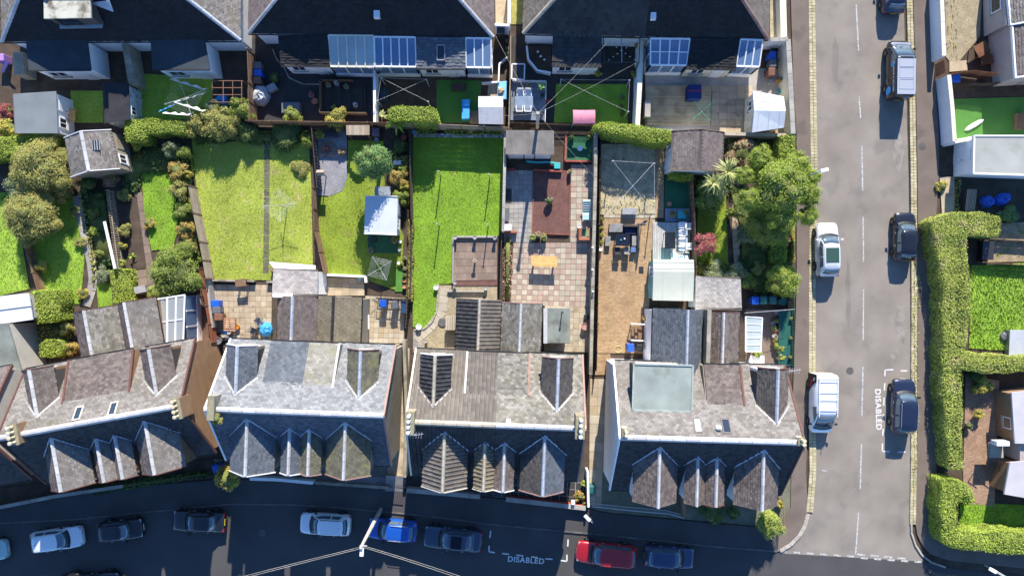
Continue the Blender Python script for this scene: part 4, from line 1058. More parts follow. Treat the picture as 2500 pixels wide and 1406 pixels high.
bB, bBr, bBw, A, B, U, V = bungalow('dark hip-roofed bungalow pair with glass roofs along its back, top centre', (606, 82), (1205, 92), 2.9, (672, 0), (1124, 0), SL_BUNG_SHADE, SL_PURP, LEAD, WHITE, .79, 3.9)
ext_block('dark slate back extension beside the green polycarbonate roof', 'extension', 'extension', [(678, 82), (801, 83), (806, 162), (686, 161)], 2.97, 2.5, SL_BUNG_SHADE, WHITE)
glass_roof('lean_to', 'greenish polycarbonate lean-to roof between slate extension and glass conservatory', [(802, 87), (912, 88), (914, 164), (806, 163)], 2.9, 2.4, 5, 0, PLY, CREAM)
glass_roof('conservatory', 'white conservatory with five blue glass roof strips beside the slate extension', [(914, 91), (1014, 92), (1016, 164), (916, 163)], 2.9, 2.4, 5)
t, P = ext_block('blue-grey slate back extension with one skylight between two glass roofs', 'extension', 'extension', [(1016, 91), (1136, 92), (1137, 169), (1017, 168)], 2.97, 2.5, SL_BLUE, WHITE, .3, .24)
c = (P[0] + P[2]) / 2; k = (P[3] - P[0]).normalized(); f = MB(); u_ = Vector((1, 0, 0))
for s0, s1 in (((-.3, -.55), (.3, -.55)), ((.3, -.55), (.3, .55)), ((.3, .55), (-.3, .55)), ((-.3, .55), (-.3, -.55))):
    f.beam(c + u_ * s0[0] - k * s0[1] + Vector((0, 0, .1)), c + u_ * s1[0] - k * s1[1] + Vector((0, 0, .1)), .08, .1)
w_ = f.build('skylight', METALS, t); MB().sheet([c + u_ * x - k * y + Vector((0, 0, .09)) for x, y in ((-.28, -.53), (.28, -.53), (.28, .53), (-.28, .53))], .02).build('pane', GLASSD, w_)
glass_roof('conservatory', 'narrow three-strip glass conservatory at the corner of the centre bungalow', [(1137, 94), (1199, 95), (1199, 166), (1138, 165)], 2.9, 2.4, 3)
MB().box(ray_plane(921, 38, bungalow.A, bungalow.n) - Vector((0, 0, .1)), (.45, .55, .35)).build('roof_vent', UPVC, bBr)

bC, bCr, bCw, A, B, U, V = bungalow('bungalow pair with charcoal tiled half and dark slate half, beside the side road', (1276, 83), (1876, 97), 2.9, (1352, 0), (1814, 0), SL_BUNG_SHADE, TILE_B, (RIDGET, PINKTRIM), WHITE, split=[(0, .497, TILE_D), (.497, 1, SL_BUNG_SHADE)])
ext_block('charcoal tiled back extension beside the covered yard', 'extension', 'extension', [(1350, 82), (1470, 85), (1468, 163), (1347, 162)], 2.97, 2.5, TILE_D, WHITE, .36, .34)
ext_block('dark slate back extension between the two glass conservatories', 'extension', 'extension', [(1686, 94), (1806, 96), (1796, 170), (1676, 168)], 2.97, 2.5, SL_BUNG_SHADE, CREAM)
glass_roof('conservatory', 'square glass conservatory with cross bars beside the white boundary wall', [(1588, 95), (1684, 96), (1676, 160), (1588, 159)], 2.9, 2.45, 4, 1)
glass_roof('conservatory', 'glass conservatory with sloping bars near the side road wall', [(1808, 97), (1862, 99), (1853, 164), (1797, 162)], 2.9, 2.45, 3)
q = ray_plane(1594, 42, bungalow.A, bungalow.n) - Vector((0, 0, .1)); MB().box(q, (.4, .5, .35)).build('roof_vent', UPVC, bCr)
# covered yard: open steel frame with a string of bulbs
t = thing('pergola', 'thin dark steel pergola over the yard beside the charcoal extension', 'pergola', W(1515, 125))
c4 = [W(1473, 92, 2.5), W(1562, 94, 2.5), W(1560, 153, 2.4), W(1476, 153, 2.4)]
for i in range(4): MB().beam(c4[i], c4[(i + 1) % 4], .06, .08).build('beam', METALD, t)
MB().beam(c4[0].lerp(c4[1], .5), c4[3].lerp(c4[2], .5), .06, .08).build('beam', METALS, t)
for c in c4[2:]: MB().box((c.x, c.y, 0), (.07, .07, c.z - .05)).build('post', METALD, t)
for i in range(9):
    k = i / 8; p = c4[0].lerp(c4[2], k); MB().blob((p.x, p.y, p.z - .1), .045, 6, 0).build('bulb', UPVC, t)
    p = c4[1].lerp(c4[3], k); MB().blob((p.x, p.y, p.z - .1), .045, 6, 0).build('bulb', UPVC, t)

# ------------------------------------------------------------------ houses beyond the side road
def slab_house(label, pts, h, wallm, roofpts, rz0, rz1, rm, trim, name='house'):
    q = WP(pts, 0); t = thing(name, label, 'house', sum(q, Vector()) / len(q))
    MB().prism([p[:2] for p in q], 0, h).build('wall', wallm, t)
    P = [W(*roofpts[0], rz0), W(*roofpts[1], rz1), W(*roofpts[2], rz1), W(*roofpts[3], rz0)]
    MB().sheet(P, .12).build('roof_deck', ROOFU, t); roof_plane(t, [p + Vector((0, 0, .012)) for p in P], rm)
    MB().beam(P[0], P[3], .12, .22).build('bargeboard', trim, t); MB().beam(P[3], P[2], .12, .22).build('bargeboard', trim, t)
    return t
t = slab_house('pinkish roughcast house wall with a white window at the top edge', [(2398, -60), (2600, -60), (2600, 70), (2402, 90)], 2.5, PINKW, [(2455, -60), (2700, -90), (2700, 20), (2466, 62)], 2.65, 5.0, SL_PALE, UPVC)
a, b = W(2400, 20, 0), W(2402, 46, 0)
t = thing('upper_window', 'white framed window in the pinkish wall by the top edge', 'window', W(2405, 30))
window(t, W(2400, 48, 0), W(2399, 12, 0), 1.0, 2.1, (-1, 0, 0), 0)
t = slab_house('pinkish house wing with slate roof behind the brown fence', [(2412, 88), (2600, 50), (2600, 200), (2424, 212)], 2.5, PINKW, [(2470, 66), (2700, 40), (2700, 160), (2478, 190)], 2.65, 5.0, SL_PURP, UPVC)
t = thing('garage', 'flat-roofed garage with white side door and stained felt roof', 'garage', W(2425, 385))
q = WP([(2378, 332), (2640, 332), (2640, 432), (2376, 424)], 2.7)
MB().prism([p[:2] for p in q], 2.55, 2.7).build('roof', FELTP, t); MB().prism(inset(q, .18), 0, 2.545).build('wall', WHITE, t)
for i in range(4): MB().bar(q[i], q[(i + 1) % 4], .12, 2.5, 2.76).build('roof_trim', UPVC, t)
x = inset(q, .18); a, b = Vector((*x[0], 0)), Vector((*x[3], 0))
d = MB().bar(a.lerp(b, .25) + Vector((-.04, 0, 0)), a.lerp(b, .6) + Vector((-.04, 0, 0)), .06, .05, 2.1).build('door', UPVC, t); p = a.lerp(b, .55); MB().box((p.x - .1, p.y, 1.1), (.04, .08, .08)).build('handle', BLACKP, d)
t = thing('house', 'house with white roughcast wall and outside steps at the lower right edge', 'house', W(2480, 1080))
PALER = pm('pale_roof', (.46, .44, .46), None, .9, nz=(.8, .1))
for q, z in (([(2470, 958), (2700, 935), (2700, 1088), (2478, 1082)], 2.3), ([(2466, 1128), (2700, 1110), (2700, 1250), (2452, 1206)], 2.0)):
    Q = WP(q, z); MB().prism([p[:2] for p in Q], z - .15, z).build('roof', PALER, t); MB().prism(inset(Q, .15), 0, z - .155).build('wall', HARL, t)  # brown wall colour stands for shade on the wall face
MB().prism([p[:2] for p in WP([(2490, 1078), (2700, 1078), (2700, 1125), (2490, 1125)], 1.9)], 0, 1.9).build('wall', PINKW, t)
window(t, W(2430, 1010, 0), W(2432, 1038, 0), .9, 1.8, (-1, 0, 0), 1)
# ------------------------------------------------------------------ garden building blocks
def fence_boards(label, line, h, mat=WOOD, n=8, post=WOODB, bay=1.8, gap=.02, name='fence', z0=.05, z_line=None, th=.03, group=None):
    """horizontal boards between posts; line = top edge of the fence in photo pixels"""
    P = WP(line, h if z_line is None else z_line); t = thing(name, label, 'fence', (P[0].x, P[0].y, 0), 0, group)
    for a, b in zip(P, P[1:]):
        a, b = Vector((a.x, a.y, 0)), Vector((b.x, b.y, 0)); d = b - a; L = d.length; k = max(1, round(L / bay)); rz = math.atan2(d.y, d.x)
        for i in range(k + 1):
            p = a + d * (i / k); piece('post', post, t, p, (.09, .09, h + .06), rz)
        for i in range(k):
            c = a + d * ((i + .5) / k); bh = (h - z0) / n
            for j in range(n):
                piece('board', mat, t, (c.x, c.y, z0 + j * bh), (L / k - .09, th, bh - gap), rz + RNG.uniform(-.006, .006))
    return t
def fence_planks(label, line, h, mat=WOODB, pw=.14, gap=.015, name='fence', pointed=False, th=.022, group=None, jit=.02):
    """upright planks on two rails"""
    P = WP(line, h); t = thing(name, label, 'fence', (P[0].x, P[0].y, 0), 0, group)
    for a, b in zip(P, P[1:]):
        a, b = Vector((a.x, a.y, 0)), Vector((b.x, b.y, 0)); d = b - a; L = d.length; k = max(1, round(L / pw)); rz = math.atan2(d.y, d.x); n = Vector((-d.y, d.x, 0)).normalized()
        for i in range(k):
            c = a + d * ((i + .5) / k); piece('plank', mat, t, c + Vector((0, 0, .03)), (L / k - gap, th, h - .03 + RNG.uniform(-jit, jit)), rz)
        for z in (.35, h - .35):
            c = (a + b) / 2 + n * .04; piece('rail', mat, t, (c.x, c.y, z), (L, .045, .08), rz)
    return t
def wall(label, line, h, mat, w=.22, cap=None, name='wall', cat='wall', kind=None, caph=.06, group=None, seg=None):
    P = WP(line, h); t = thing(name, label, cat, (P[0].x, P[0].y, 0), 0, group)
    for a, b in zip(P, P[1:]):
        MB().bar(a, b, w, 0, h, ext=0).build('wall_face', mat, t)
        if cap:
            d = Vector((b.x - a.x, b.y - a.y, 0)); L = d.length; k = max(1, round(L / (seg or .9))); rz = math.atan2(d.y, d.x)
            for i in range(k):
                c = a + d * ((i + .5) / k); piece('coping', cap, t, (c.x, c.y, h + .002), (L / k - .012, w + .07, caph), rz)
    return t
def patio(name, quad, nx, ny, mats, z=.04, gap=.02, chequer=False, jit=.0, base=JOINT, stagger=False):
    """slabs laid in a four-cornered area; quad: pixel corners (top left, top right, bottom right, bottom left)"""
    Q = WP(quad, z); t = thing(name, None, None, Q[0]); t['kind'] = 'structure'
    MB().prism([p[:2] for p in Q], -.02, z - .018).build('bedding', base, t)
    mats = mats if isinstance(mats, (list, tuple)) else [mats]
    for j in range(ny):
        for i in range(nx):
            o = .5 if stagger and j % 2 else 0
            f = lambda a, b: Q[0].lerp(Q[1], a / nx).lerp(Q[3].lerp(Q[2], a / nx), b / ny)
            a0, a1 = i + o, min(nx, i + 1 + o)
            if a0 >= nx: continue
            p00, p10, p01, p11 = f(a0, j), f(a1, j), f(a0, j + 1), f(a1, j + 1); c = (p00 + p10 + p01 + p11) / 4
            du, dv = ((p10 - p00) + (p11 - p01)) / 2, ((p01 - p00) + (p11 - p10)) / 2
            mt = mats[(i + j) % 2] if chequer else RNG.choice(mats)
            if chequer and RNG.random() < .1: mt = mats[(i + j + 1) % 2]
            piece('slab', mt, t, (c.x, c.y, z - .03), (du.length - gap, dv.length - gap, .03 + RNG.uniform(0, .006)), math.atan2(du.y, du.x))
    return t
def deck(name, label, quad, n, mat, z=.15, along='x', gap=.012, cat='deck'):
    Q = WP(quad, z); t = thing(name, label, cat, Q[0])
    MB().prism([p[:2] for p in inset(Q, .05)], 0, z - .03).build('joist_frame', WOODK, t)
    for i in range(n):
        if along == 'x': a, b = Q[0].lerp(Q[3], (i + .5) / n), Q[1].lerp(Q[2], (i + .5) / n); wd = (Q[3] - Q[0]).length / n
        else: a, b = Q[0].lerp(Q[1], (i + .5) / n), Q[3].lerp(Q[2], (i + .5) / n); wd = (Q[1] - Q[0]).length / n
        d = b - a; c = (a + b) / 2; piece('board', mat, t, (c.x, c.y, z - .028), (d.length, wd - gap, .028), math.atan2(d.y, d.x))
    return t
def gable_shed(label, corners, ze, rise, roofm, wallm, ridge_along='y', cap=None, w=.27, e=.2, name='shed', cat='shed', flat_=False, over=.12, door=True, trim=None, bands=0, skew=.5, win=True):
    """corners: eave corners in pixels at height ze (tl, tr, br, bl); ridge_along y = ridge runs up-down in the picture"""
    C = WP(corners, ze); t = thing(name, label, cat, (sum(p.x for p in C) / 4, sum(p.y for p in C) / 4, 0))
    tl, tr, br, bl = C; up = Vector((0, 0, rise))
    if ridge_along == 'y': r0, r1 = tl.lerp(tr, skew) + up, bl.lerp(br, skew) + up; planes = [[tl, r0, r1, bl], [tr, br, r1, r0]]; ends = [(tl, tr, r0), (br, bl, r1)]
    else: r0, r1 = tl.lerp(bl, skew) + up, tr.lerp(br, skew) + up; planes = [[tl, tr, r1, r0], [bl, r0, r1, br]]; ends = [(tr, br, r1), (bl, tl, r0)]
    for p in planes:
        MB().sheet(p, .07).build('roof_deck', roofm if flat_ else ROOFU, t)
        if not flat_: roof_plane(t, [x + Vector((0, 0, .012)) for x in p], roofm, w, e)
        for i in range(bands):
            k = (i + .5) / bands if ridge_along == 'y' else (i + .5) / bands
            a, b = (p[0].lerp(p[3], k), p[1].lerp(p[2], k)); MB().beam(a + Vector((0, 0, .01)), b + Vector((0, 0, .01)), .035, .02).build('roof_lap', roofm, t)
    if cap: ridge(t, r0 + Vector((0, 0, .04)), r1 + Vector((0, 0, .04)), cap, .3, .7)
    q = inset(C, over); z = ze - .06
    MB().prism(q, 0, z).build('wall', wallm, t)
    cc = sum(C, Vector()) / 4
    for a, b, r in ends:
        k = over / max((a - cc).length, .1) * 1.3; a2, b2, r2 = a.lerp(cc, k), b.lerp(cc, k), r.lerp(Vector((cc.x, cc.y, r.z)), k)
        for p in (a2, b2): p.z = z - .01
        r2.z -= .09
        n = (Vector((cc.x, cc.y, 0)) - Vector((r.x, r.y, 0))).normalized() * .06
        MB().add([a2, b2, r2, a2 + n, b2 + n, r2 + n], [(0, 1, 2), (5, 4, 3), (0, 3, 4, 1), (1, 4, 5, 2), (2, 5, 3, 0)]).build('gable', wallm, t)
        if trim: MB().beam(a, r, .05, .14).beam(b, r, .05, .14).build('bargeboard', trim, t)
    Q = [Vector((*p, 0)) for p in q]
    i = min(range(4), key=lambda k: (Q[k] + Q[(k + 1) % 4]).length); a, b = Q[i], Q[(i + 1) % 4]; d = (b - a); o = -((a + b) / 2 - Vector((cc.x, cc.y, 0))); o = -o; o.z = 0; o.normalize()
    if door and d.length > 1.3:
        dd = MB().bar(a + d * .15 + o * .03, a + d * .15 + d.normalized() * .8 + o * .03, .05, .05, min(1.9, z - .1)).build('door', wallm, t)
        p = a + d * .15 + d.normalized() * .68 + o * .07; MB().box((p.x, p.y, .95), (.04, .04, .12)).build('handle', METALD, dd)
        if win and d.length > 1.9: window(t, a + d * .58, a + d * .85, 1.0, z - .35, o, 1)
    return t
def rotary(px, py, r, h, label, rz=.4, lines=6, mat=None, foot=None, arms=4):
    mat = mat or GALV
    p = W(px, py, h); t = thing('rotary_dryer', label, 'clothes dryer', (p.x, p.y, 0)); R = r / PXM
    MB().tube([(0, 0, 0), (0, 0, h - .1)], .035, 8).build('pole', mat, t, local=True)
    tips = []
    for i in range(arms):
        a = rz + i * 2 * PI / arms; tip = (R * math.cos(a), R * math.sin(a), h + .12); tips.append(Vector(tip))
        MB().tube([(0, 0, h - .12), tip], .016, 6).build('arm', mat, t, local=True)
    for j in range(1, lines + 1):
        m = MB(); k = .35 + .65 * j / lines
        q = [Vector((0, 0, h - .12)).lerp(v, k) for v in tips]
        m.tube(q + [q[0]], .0035, 4, caps=False); m.build('line', CLOTHW if mat is GALV else mat, t, local=True)
    MB().lathe([(.05, h - .2), (.05, h - .05)], (0, 0, 0), 8).build('hub', METALS, t, local=True)
    return t
def clothes_posts(label_fmt, posts, h, group, wires=(), mat=GALV, xarm=0.0, r=.04):
    tops = []
    for i, (px, py) in enumerate(posts):
        p = W(px, py, 0); t = thing('clothes_post', label_fmt[i], 'clothes post', p, 0, group)
        MB().tube([(0, 0, 0), (0, 0, h)], r, 8).build('pole', mat, t, local=True)
        MB().tube([(-.09 - xarm, 0, h - .08), (.09 + xarm, 0, h - .08)], .018, 6).build('hook_bar', mat, t, local=True)
        tops.append(Vector((p.x, p.y, h - .05)))
    for n, (i, j, lab) in enumerate(wires):
        a, b = tops[i], tops[j]; mid = (a + b) / 2 - Vector((0, 0, .06))
        MB().tube([a, mid, b], .006, 4).build('clothes_line', CLOTHW, label=lab, cat='clothes line', group=group + ' lines')
def wheelie_bin(px, py, mat, label, rz=0.0, lid=None, group=None):
    p = W(px, py, 1.0); t = thing('wheelie_bin', label, 'bin', (p.x, p.y, 0), rz, group)
    MB().box((0, .02, .06), (.46, .5, .9), 0).build('body', mat, t, local=True, bevel=.03)
    l = MB().add([(-.29, -.33, .965), (.29, -.33, .965), (.29, .31, 1.03), (-.29, .31, 1.03), (-.25, -.28, 1.03), (.25, -.28, 1.03), (.25, .27, 1.09), (-.25, .27, 1.09)], [(3, 2, 1, 0), (4, 5, 6, 7), (0, 1, 5, 4), (1, 2, 6, 5), (2, 3, 7, 6), (3, 0, 4, 7)]).build('lid', lid or mat, t, local=True, bevel=.025)
    MB().tube([(-.22, .34, 1.0), (.22, .34, 1.0)], .02, 6).build('handle', mat, t, local=True)
    for s in (-.24, .24): MB().lathe([(.1, -.025), (.1, .025)], (s, .24, .1), 10, axis='x').build('wheel', RUBBER, t, local=True)
    return t
def pot(px, py, r, h, label, mat=None, plant='mid', ph=.35, group=None, pr=1.2, name='plant_pot', z=0.0):
    R = r / PXM; p = W(px, py, h + z); t = thing(name, label, 'plant pot', (p.x, p.y, z), RNG.uniform(0, 6.28), group)
    MB().lathe([(R * .68, 0), (R * .95, h * .9), (R, h * .9), (R, h), (R * .86, h), (R * .84, h * .9), (.01, h * .88)], (0, 0, 0), 12).build('pot', mat or TERRA, t, local=True)
    if plant: link('foliage', crown('s', RNG.randrange(3)), LF[plant], t, (0, 0, h + ph * .4), None, (R * pr, R * pr, ph * .6))
    return t
def table(px, py, lx, ly, h, mat, label, rz=0.0, legm=None, name='garden_table', cat='table', slats=0, th=.04):
    p = W(px, py, h); t = thing(name, label, cat, (p.x, p.y, 0), rz)
    if slats:
        for i in range(slats): MB().box((0, ly * ((i + .5) / slats - .5), h - th), (lx, ly / slats - .012, th)).build('slat', mat, t, local=True)
    else: MB().box((0, 0, h - th), (lx, ly, th)).build('top', mat, t, local=True, bevel=.015)
    for sx in (-1, 1):
        for sy in (-1, 1): MB().box((sx * (lx / 2 - .08), sy * (ly / 2 - .08), 0), (.06, .06, h - th - .002)).build('leg', legm or mat, t, local=True)
    return t
def chair(px, py, rz, mat, label, group=None, w=.5, cush=None, h=.85):
    p = W(px, py, .45); t = thing('garden_chair', label, 'chair', (p.x, p.y, 0), rz, group)
    MB().box((0, 0, .4), (w, .5, .05)).build('seat', cush or mat, t, local=True, bevel=.015)
    MB().add([(-w / 2, .22, .46), (w / 2, .22, .46), (w / 2, .27, .46), (-w / 2, .27, .46), (-w / 2, .3, h), (w / 2, .3, h), (w / 2, .35, h), (-w / 2, .35, h)], [(3, 2, 1, 0), (4, 5, 6, 7), (0, 1, 5, 4), (1, 2, 6, 5), (2, 3, 7, 6), (3, 0, 4, 7)]).build('backrest', cush or mat, t, local=True, bevel=.015)
    for sx in (-1, 1):
        for y in (-.2, .2): MB().box((sx * (w / 2 - .03), y, 0), (.04, .04, .398)).build('leg', mat, t, local=True)
        MB().box((sx * (w / 2 + .01), .02, .62), (.05, .48, .035)).build('armrest', mat, t, local=True)
    return t
def box_thing(name, cat, label, quad, z0, z1, mat, lid=None, inner=.0, bevel=.02, lidh=.05):
    Q = WP(quad, z1); t = thing(name, label, cat, (sum(p.x for p in Q) / 4, sum(p.y for p in Q) / 4, 0))
    MB().prism([p[:2] for p in inset(Q, inner)], z0, z1 - lidh).build('body', mat, t, bevel=bevel)
    MB().prism([p[:2] for p in Q], z1 - lidh + .002, z1).build('lid', lid or mat, t, bevel=bevel)
    return t
def rumpled(px, py, rx, ry, h, mat, label, name, cat, rz=0.0, seed=1):
    """a crumpled cover or sack"""
    p = W(px, py, h * .5); t = thing(name, label, cat, (p.x, p.y, 0), rz); rr = random.Random(seed)
    m = MB(); n = 14; rows = 7
    for i in range(rows + 1):
        k = i / rows; z = h * math.sin(k * PI / 2); rad = math.cos(k * PI / 2) ** .5 if k < 1 else 0.02
        for j in range(n):
            a = 2 * PI * j / n; f = rad * (1 + rr.uniform(-.16, .16)); m.v.append((rx / PXM * f * math.cos(a), ry / PXM * f * math.sin(a), z * (1 + rr.uniform(-.12, .1))))
    for i in range(rows):
        for j in range(n): m.f.append((i * n + j, i * n + (j + 1) % n, (i + 1) * n + (j + 1) % n, (i + 1) * n + j)); m.m.append(0)
    m.f.append(tuple(rows * n + j for j in range(n))); m.m.append(0)
    m.build('cover', mat, t, local=True)
    MB().lathe([(min(rx, ry) / PXM * .98, .0), (min(rx, ry) / PXM * .98, .03)], (0, 0, 0), n).build('hem', mat, t, local=True)
    return t
def trellis(label, line, h, mat=WOOD, n=14, name='trellis'):
    P = WP(line, h); t = thing(name, label, 'trellis', (P[0].x, P[0].y, 0))
    for a, b in zip(P, P[1:]):
        d = b - a; L = d.length; k = max(2, round(L / .28)); rz = math.atan2(d.y, d.x)
        for z in (.1, h * .5, h - .08):
            c = (a + b) / 2; piece('rail', mat, t, (c.x, c.y, z), (L, .05, .05), rz)
        for i in range(k + 1):
            c = a + d * (i / k); piece('slat', mat, t, (c.x, c.y, .02), (.035, .12, h - .04), rz)
    return t
# ------------------------------------------------------------------ upper gardens (behind the bungalows)
def lawn(name, pts, mat, dens=45, hgt=.05, z=.035, label=None, w=.022):
    o, poly = area(name, pts, z, mat)
    tufts(poly, dens * 1.6, mat, hgt * .95, (label or 'short grass of the ' + name.replace('_', ' ')), z=z, w=w)
    return o
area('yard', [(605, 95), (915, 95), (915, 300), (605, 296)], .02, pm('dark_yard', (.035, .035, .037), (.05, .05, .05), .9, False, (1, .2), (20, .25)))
area('bark_yard', [(918, 165), (1236, 170), (1240, 305), (920, 300)], .02, pm('bark_chips', (.06, .042, .03), (.1, .068, .048), .95, False, (1.5, .25), (15, .4), .5, 30))
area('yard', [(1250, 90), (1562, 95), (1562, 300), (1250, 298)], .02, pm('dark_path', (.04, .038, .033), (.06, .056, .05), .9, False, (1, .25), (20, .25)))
area('yard', [(1575, 165), (1912, 168), (1912, 322), (1575, 318)], .02, SLABG)
area('side_path', [(588, -80), (608, -80), (606, 90), (588, 90)], .02, SLABC)
area('side_path', [(1208, -80), (1242, -80), (1242, 60), (1210, 58)], .02, SLABT)
area('moss_path', [(1246, -80), (1276, -80), (1276, 60), (1246, 60)], .02, pm('mossy_path', (.3, .28, .07), (.38, .35, .12), .95, False, (1.5, .3), (12, .3)))
area('gravel_strip', [(1880, -80), (1902, -80), (1905, 90), (1880, 92)], .02, GRAVEL)
lawn('shaded_lawn', [(172, 222), (252, 222), (252, 300), (176, 300)], GRASSD, label='short shaded grass between the felt shed and the black shed')
lawn('shaded_lawn', [(335, 180), (520, 190), (520, 292), (335, 292)], GRASSD, label='short shaded grass under the rotary dryer with sheets')
lawn('shaded_lawn', [(1358, 206), (1532, 206), (1532, 300), (1352, 300)], GRASSD, label='short shaded grass in front of the pink canopy')
area('artificial_lawn', [(1066, 196), (1176, 198), (1166, 300), (1066, 300)], .025, TURF)
area('gravel_strip', [(1192, 205), (1216, 205), (1216, 240), (1190, 240)], .03, GRAVEL)
area('gravel_strip', [(1146, 270), (1170, 272), (1170, 304), (1146, 302)], .03, GRAVEL)

gable_shed('blue-grey felt-roofed shed with white side wall beside the yellow bush', [(31, 233), (137, 223), (141, 326), (36, 328)], 2.3, .3, pm('felt_blue_grey', (.15, .175, .185), (.19, .215, .225), .9, False, (.8, .12), (20, .08)), WHITE, 'y', flat_=True, trim=None, skew=.08)
table(172, 281, .75, 1.05, .75, WOODO, 'small slatted pine table against the white shed wall', slats=6)
gable_shed('black flat-roofed shed with weathered white side beside the shaded lawn', [(250, 204), (314, 203), (317, 292), (254, 303)], 2.1, .12, pm('felt_black', (.025, .025, .03), (.035, .035, .04), .9, False), pm('flaking_white', (.6, .6, .62), None, .9, nz=(3, .2), stain=((.15, .15, .16), 3, .48, .8)), 'y', flat_=True, skew=.1, trim=None)
wall('rough stone wall between the two yards of the top corner bungalow', [(306, 108), (322, 205)], 1.8, STONE, .45, STONE)
wall('low mossy stone wall beside the purple playhouse', [(44, 128), (46, 182)], 1.5, STONE, .8)
t = thing('playhouse', 'purple plastic toy slide at the picture edge', 'slide', W(14, 155))
MB().add([W(2, 178, .2), W(10, 178, .2), W(22, 152, 1.1), W(12, 148, 1.1), W(2, 178, .12), W(10, 178, .12), W(22, 152, 1.0), W(12, 148, 1.0)], [(0, 1, 2, 3), (7, 6, 5, 4), (0, 4, 5, 1), (1, 5, 6, 2), (2, 6, 7, 3), (3, 7, 4, 0)]).build('chute', PURPLE, t)
p = W(20, 150); MB().box((p.x, p.y, 0), (.7, .6, 1.0)).build('tower', PURPLE, t, bevel=.05)
# rotary dryer with laundry
rotary(452, 238, 50, 2.0, 'rotary dryer hung with white sheets on the shaded lawn', .35, 5)
def sheet_cloth(a, b, drop, mat, label, name='bed_sheet', z=2.05):
    A, B = W(*a, z), W(*b, z); n = 12; m = MB(); d = (B - A); nn = Vector((-d.y, d.x, 0)).normalized()
    for i in range(n + 1):
        p = A + d * (i / n); s = .05 * math.sin(i * 1.7)
        m.v += [tuple(p - Vector((0, 0, .04 * math.sin(PI * i / n)))), tuple(p + nn * (s + .12) - Vector((0, 0, drop * .5))), tuple(p + nn * (s * 1.8 + .2) - Vector((0, 0, drop)))]
    for i in range(n):
        for j in range(2): m.f.append((3 * i + j, 3 * i + 3 + j, 3 * i + 4 + j, 3 * i + 1 + j)); m.m.append(0)
    o = m.build(name, mat, label=label, cat='laundry', group='laundry on the rotary dryer')
    s = o.modifiers.new('thick', 'SOLIDIFY'); s.thickness = .006
sheet_cloth((413, 194), (499, 220), .5, CLOTHW, 'white bed sheet on the upper line of the rotary dryer')
sheet_cloth((428, 250), (500, 226), .6, CLOTHW, 'cream bed sheet hanging across the rotary dryer')
sheet_cloth((424, 250), (495, 273), .45, CLOTHW, 'crumpled white sheet on the lower line of the rotary dryer')
sheet_cloth((396, 277), (461, 282), .35, CLOTHW, 'small white towels pegged along the lowest line')
sheet_cloth((386, 274), (424, 256), .5, TARPB, 'blue garment pegged on the rotary dryer', 'garment')
# rusty frame with a climber
t = thing('plant_arch', 'rusty steel plant frame overgrown by a climber', 'frame', W(557, 225)); RUST = pm('rust', (.2, .1, .06), (.26, .14, .08), .9, True)
for px in (518, 545, 568, 590): MB().tube([W(px, 198, 1.8), W(px, 250, 1.8)], .03, 6).build('bar', RUST, t)
for py in (198, 215, 232, 250): MB().tube([W(518, py, 1.8), W(592, py, 1.8)], .03, 6).build('bar', RUST, t)
for px, py in ((518, 198), (592, 198), (518, 250), (592, 250)): MB().tube([W(px, py, 1.8), W(px, py, 1.8) * 1 - Vector((0, 0, 1.8))], .035, 6).build('post', RUST, t)
rumpled(540, 247, 14, 16, .8, TARPB, 'blue sack under the rusty plant frame', 'sack', 'sack', seed=4)
# middle upper garden
fence_boards('tall weathered board fence between the top corner garden and the dark yard', [(603, 118), (606, 200), (608, 292)], 1.9, WOODB, 8)
fence_boards('pale topped board fence between the bark yard and the bright lawn', [(946, 300), (1066, 303), (1240, 311)], 2.0, WOOD, 8)
fence_boards('long brown board fence below the dark yard', [(600, 294), (720, 296), (850, 298), (945, 299)], 1.7, WOODB, 7)
wall('thin white capped wall between the black deck yard and the bark yard', [(914, 168), (915, 300)], 1.5, WHITE, .14, UPVC)
wheelie_bin(628, 160, BINGREY, 'grey wheelie bin, first in the row by the board fence', 1.57); wheelie_bin(629, 178, BINBLUE, 'blue wheelie bin between the grey and brown bins by the board fence', 1.57); wheelie_bin(627, 196, BINBROWN, 'brown wheelie bin in the shaded yard by the board fence', 1.57)
rumpled(634, 232, 20, 26, 1.0, pm('grey_cover', (.35, .37, .4), None, .6), 'grey cover over a round garden set in the dark yard', 'furniture_cover', 'cover', seed=2)
box_thing('garden_box', 'box', 'grey storage chest tilted beside the covered garden set', [(648, 212), (668, 200), (676, 216), (656, 226)], .02, .5, POTG)
box_thing('planter_chest', 'box', 'dark storage chest beside the leafy shrub in the dark yard', [(687, 250), (731, 250), (731, 276), (687, 276)], .02, .7, BINGREY)
deck('deck', 'black timber deck with a low tan rail in the dark yard', [(782, 196), (893, 196), (893, 272), (782, 272)], 26, WOODD, .2, 'y')
fence_planks('low tan rail along the lower edge of the black deck', [(779, 274), (893, 275)], .9, WOODT, .12, .04, 'deck_rail')
fence_planks('low brown rail at the side of the black deck', [(779, 196), (779, 274)], .9, WOODB, .12, .04, 'deck_rail')
fence_planks('low brown rail along the upper edge of the black deck', [(782, 195), (860, 195)], .9, WOODB, .12, .04, 'deck_rail')
pot(760, 232, 7, .35, 'round pink flower pot left of the black deck', POTG, 'acer', .3); pot(768, 247, 8, .3, 'brown bowl pot beside the black deck corner', TERRA, None)
for i, (px, py) in enumerate(((802, 208), (822, 205), (845, 212), (815, 262), (868, 258))): pot(px, py, 6, .3, ['pot with dry plant by the deck rail', 'pot with white blooms by the upper deck rail', 'pot with grey leaves near the deck corner', 'low leafy pot at the lower deck rail', 'pale ball pot near the lower deck corner'][i], POTG, ['tan', 'white', 'grey', 'mid', 'white'][i], .3, z=.2)
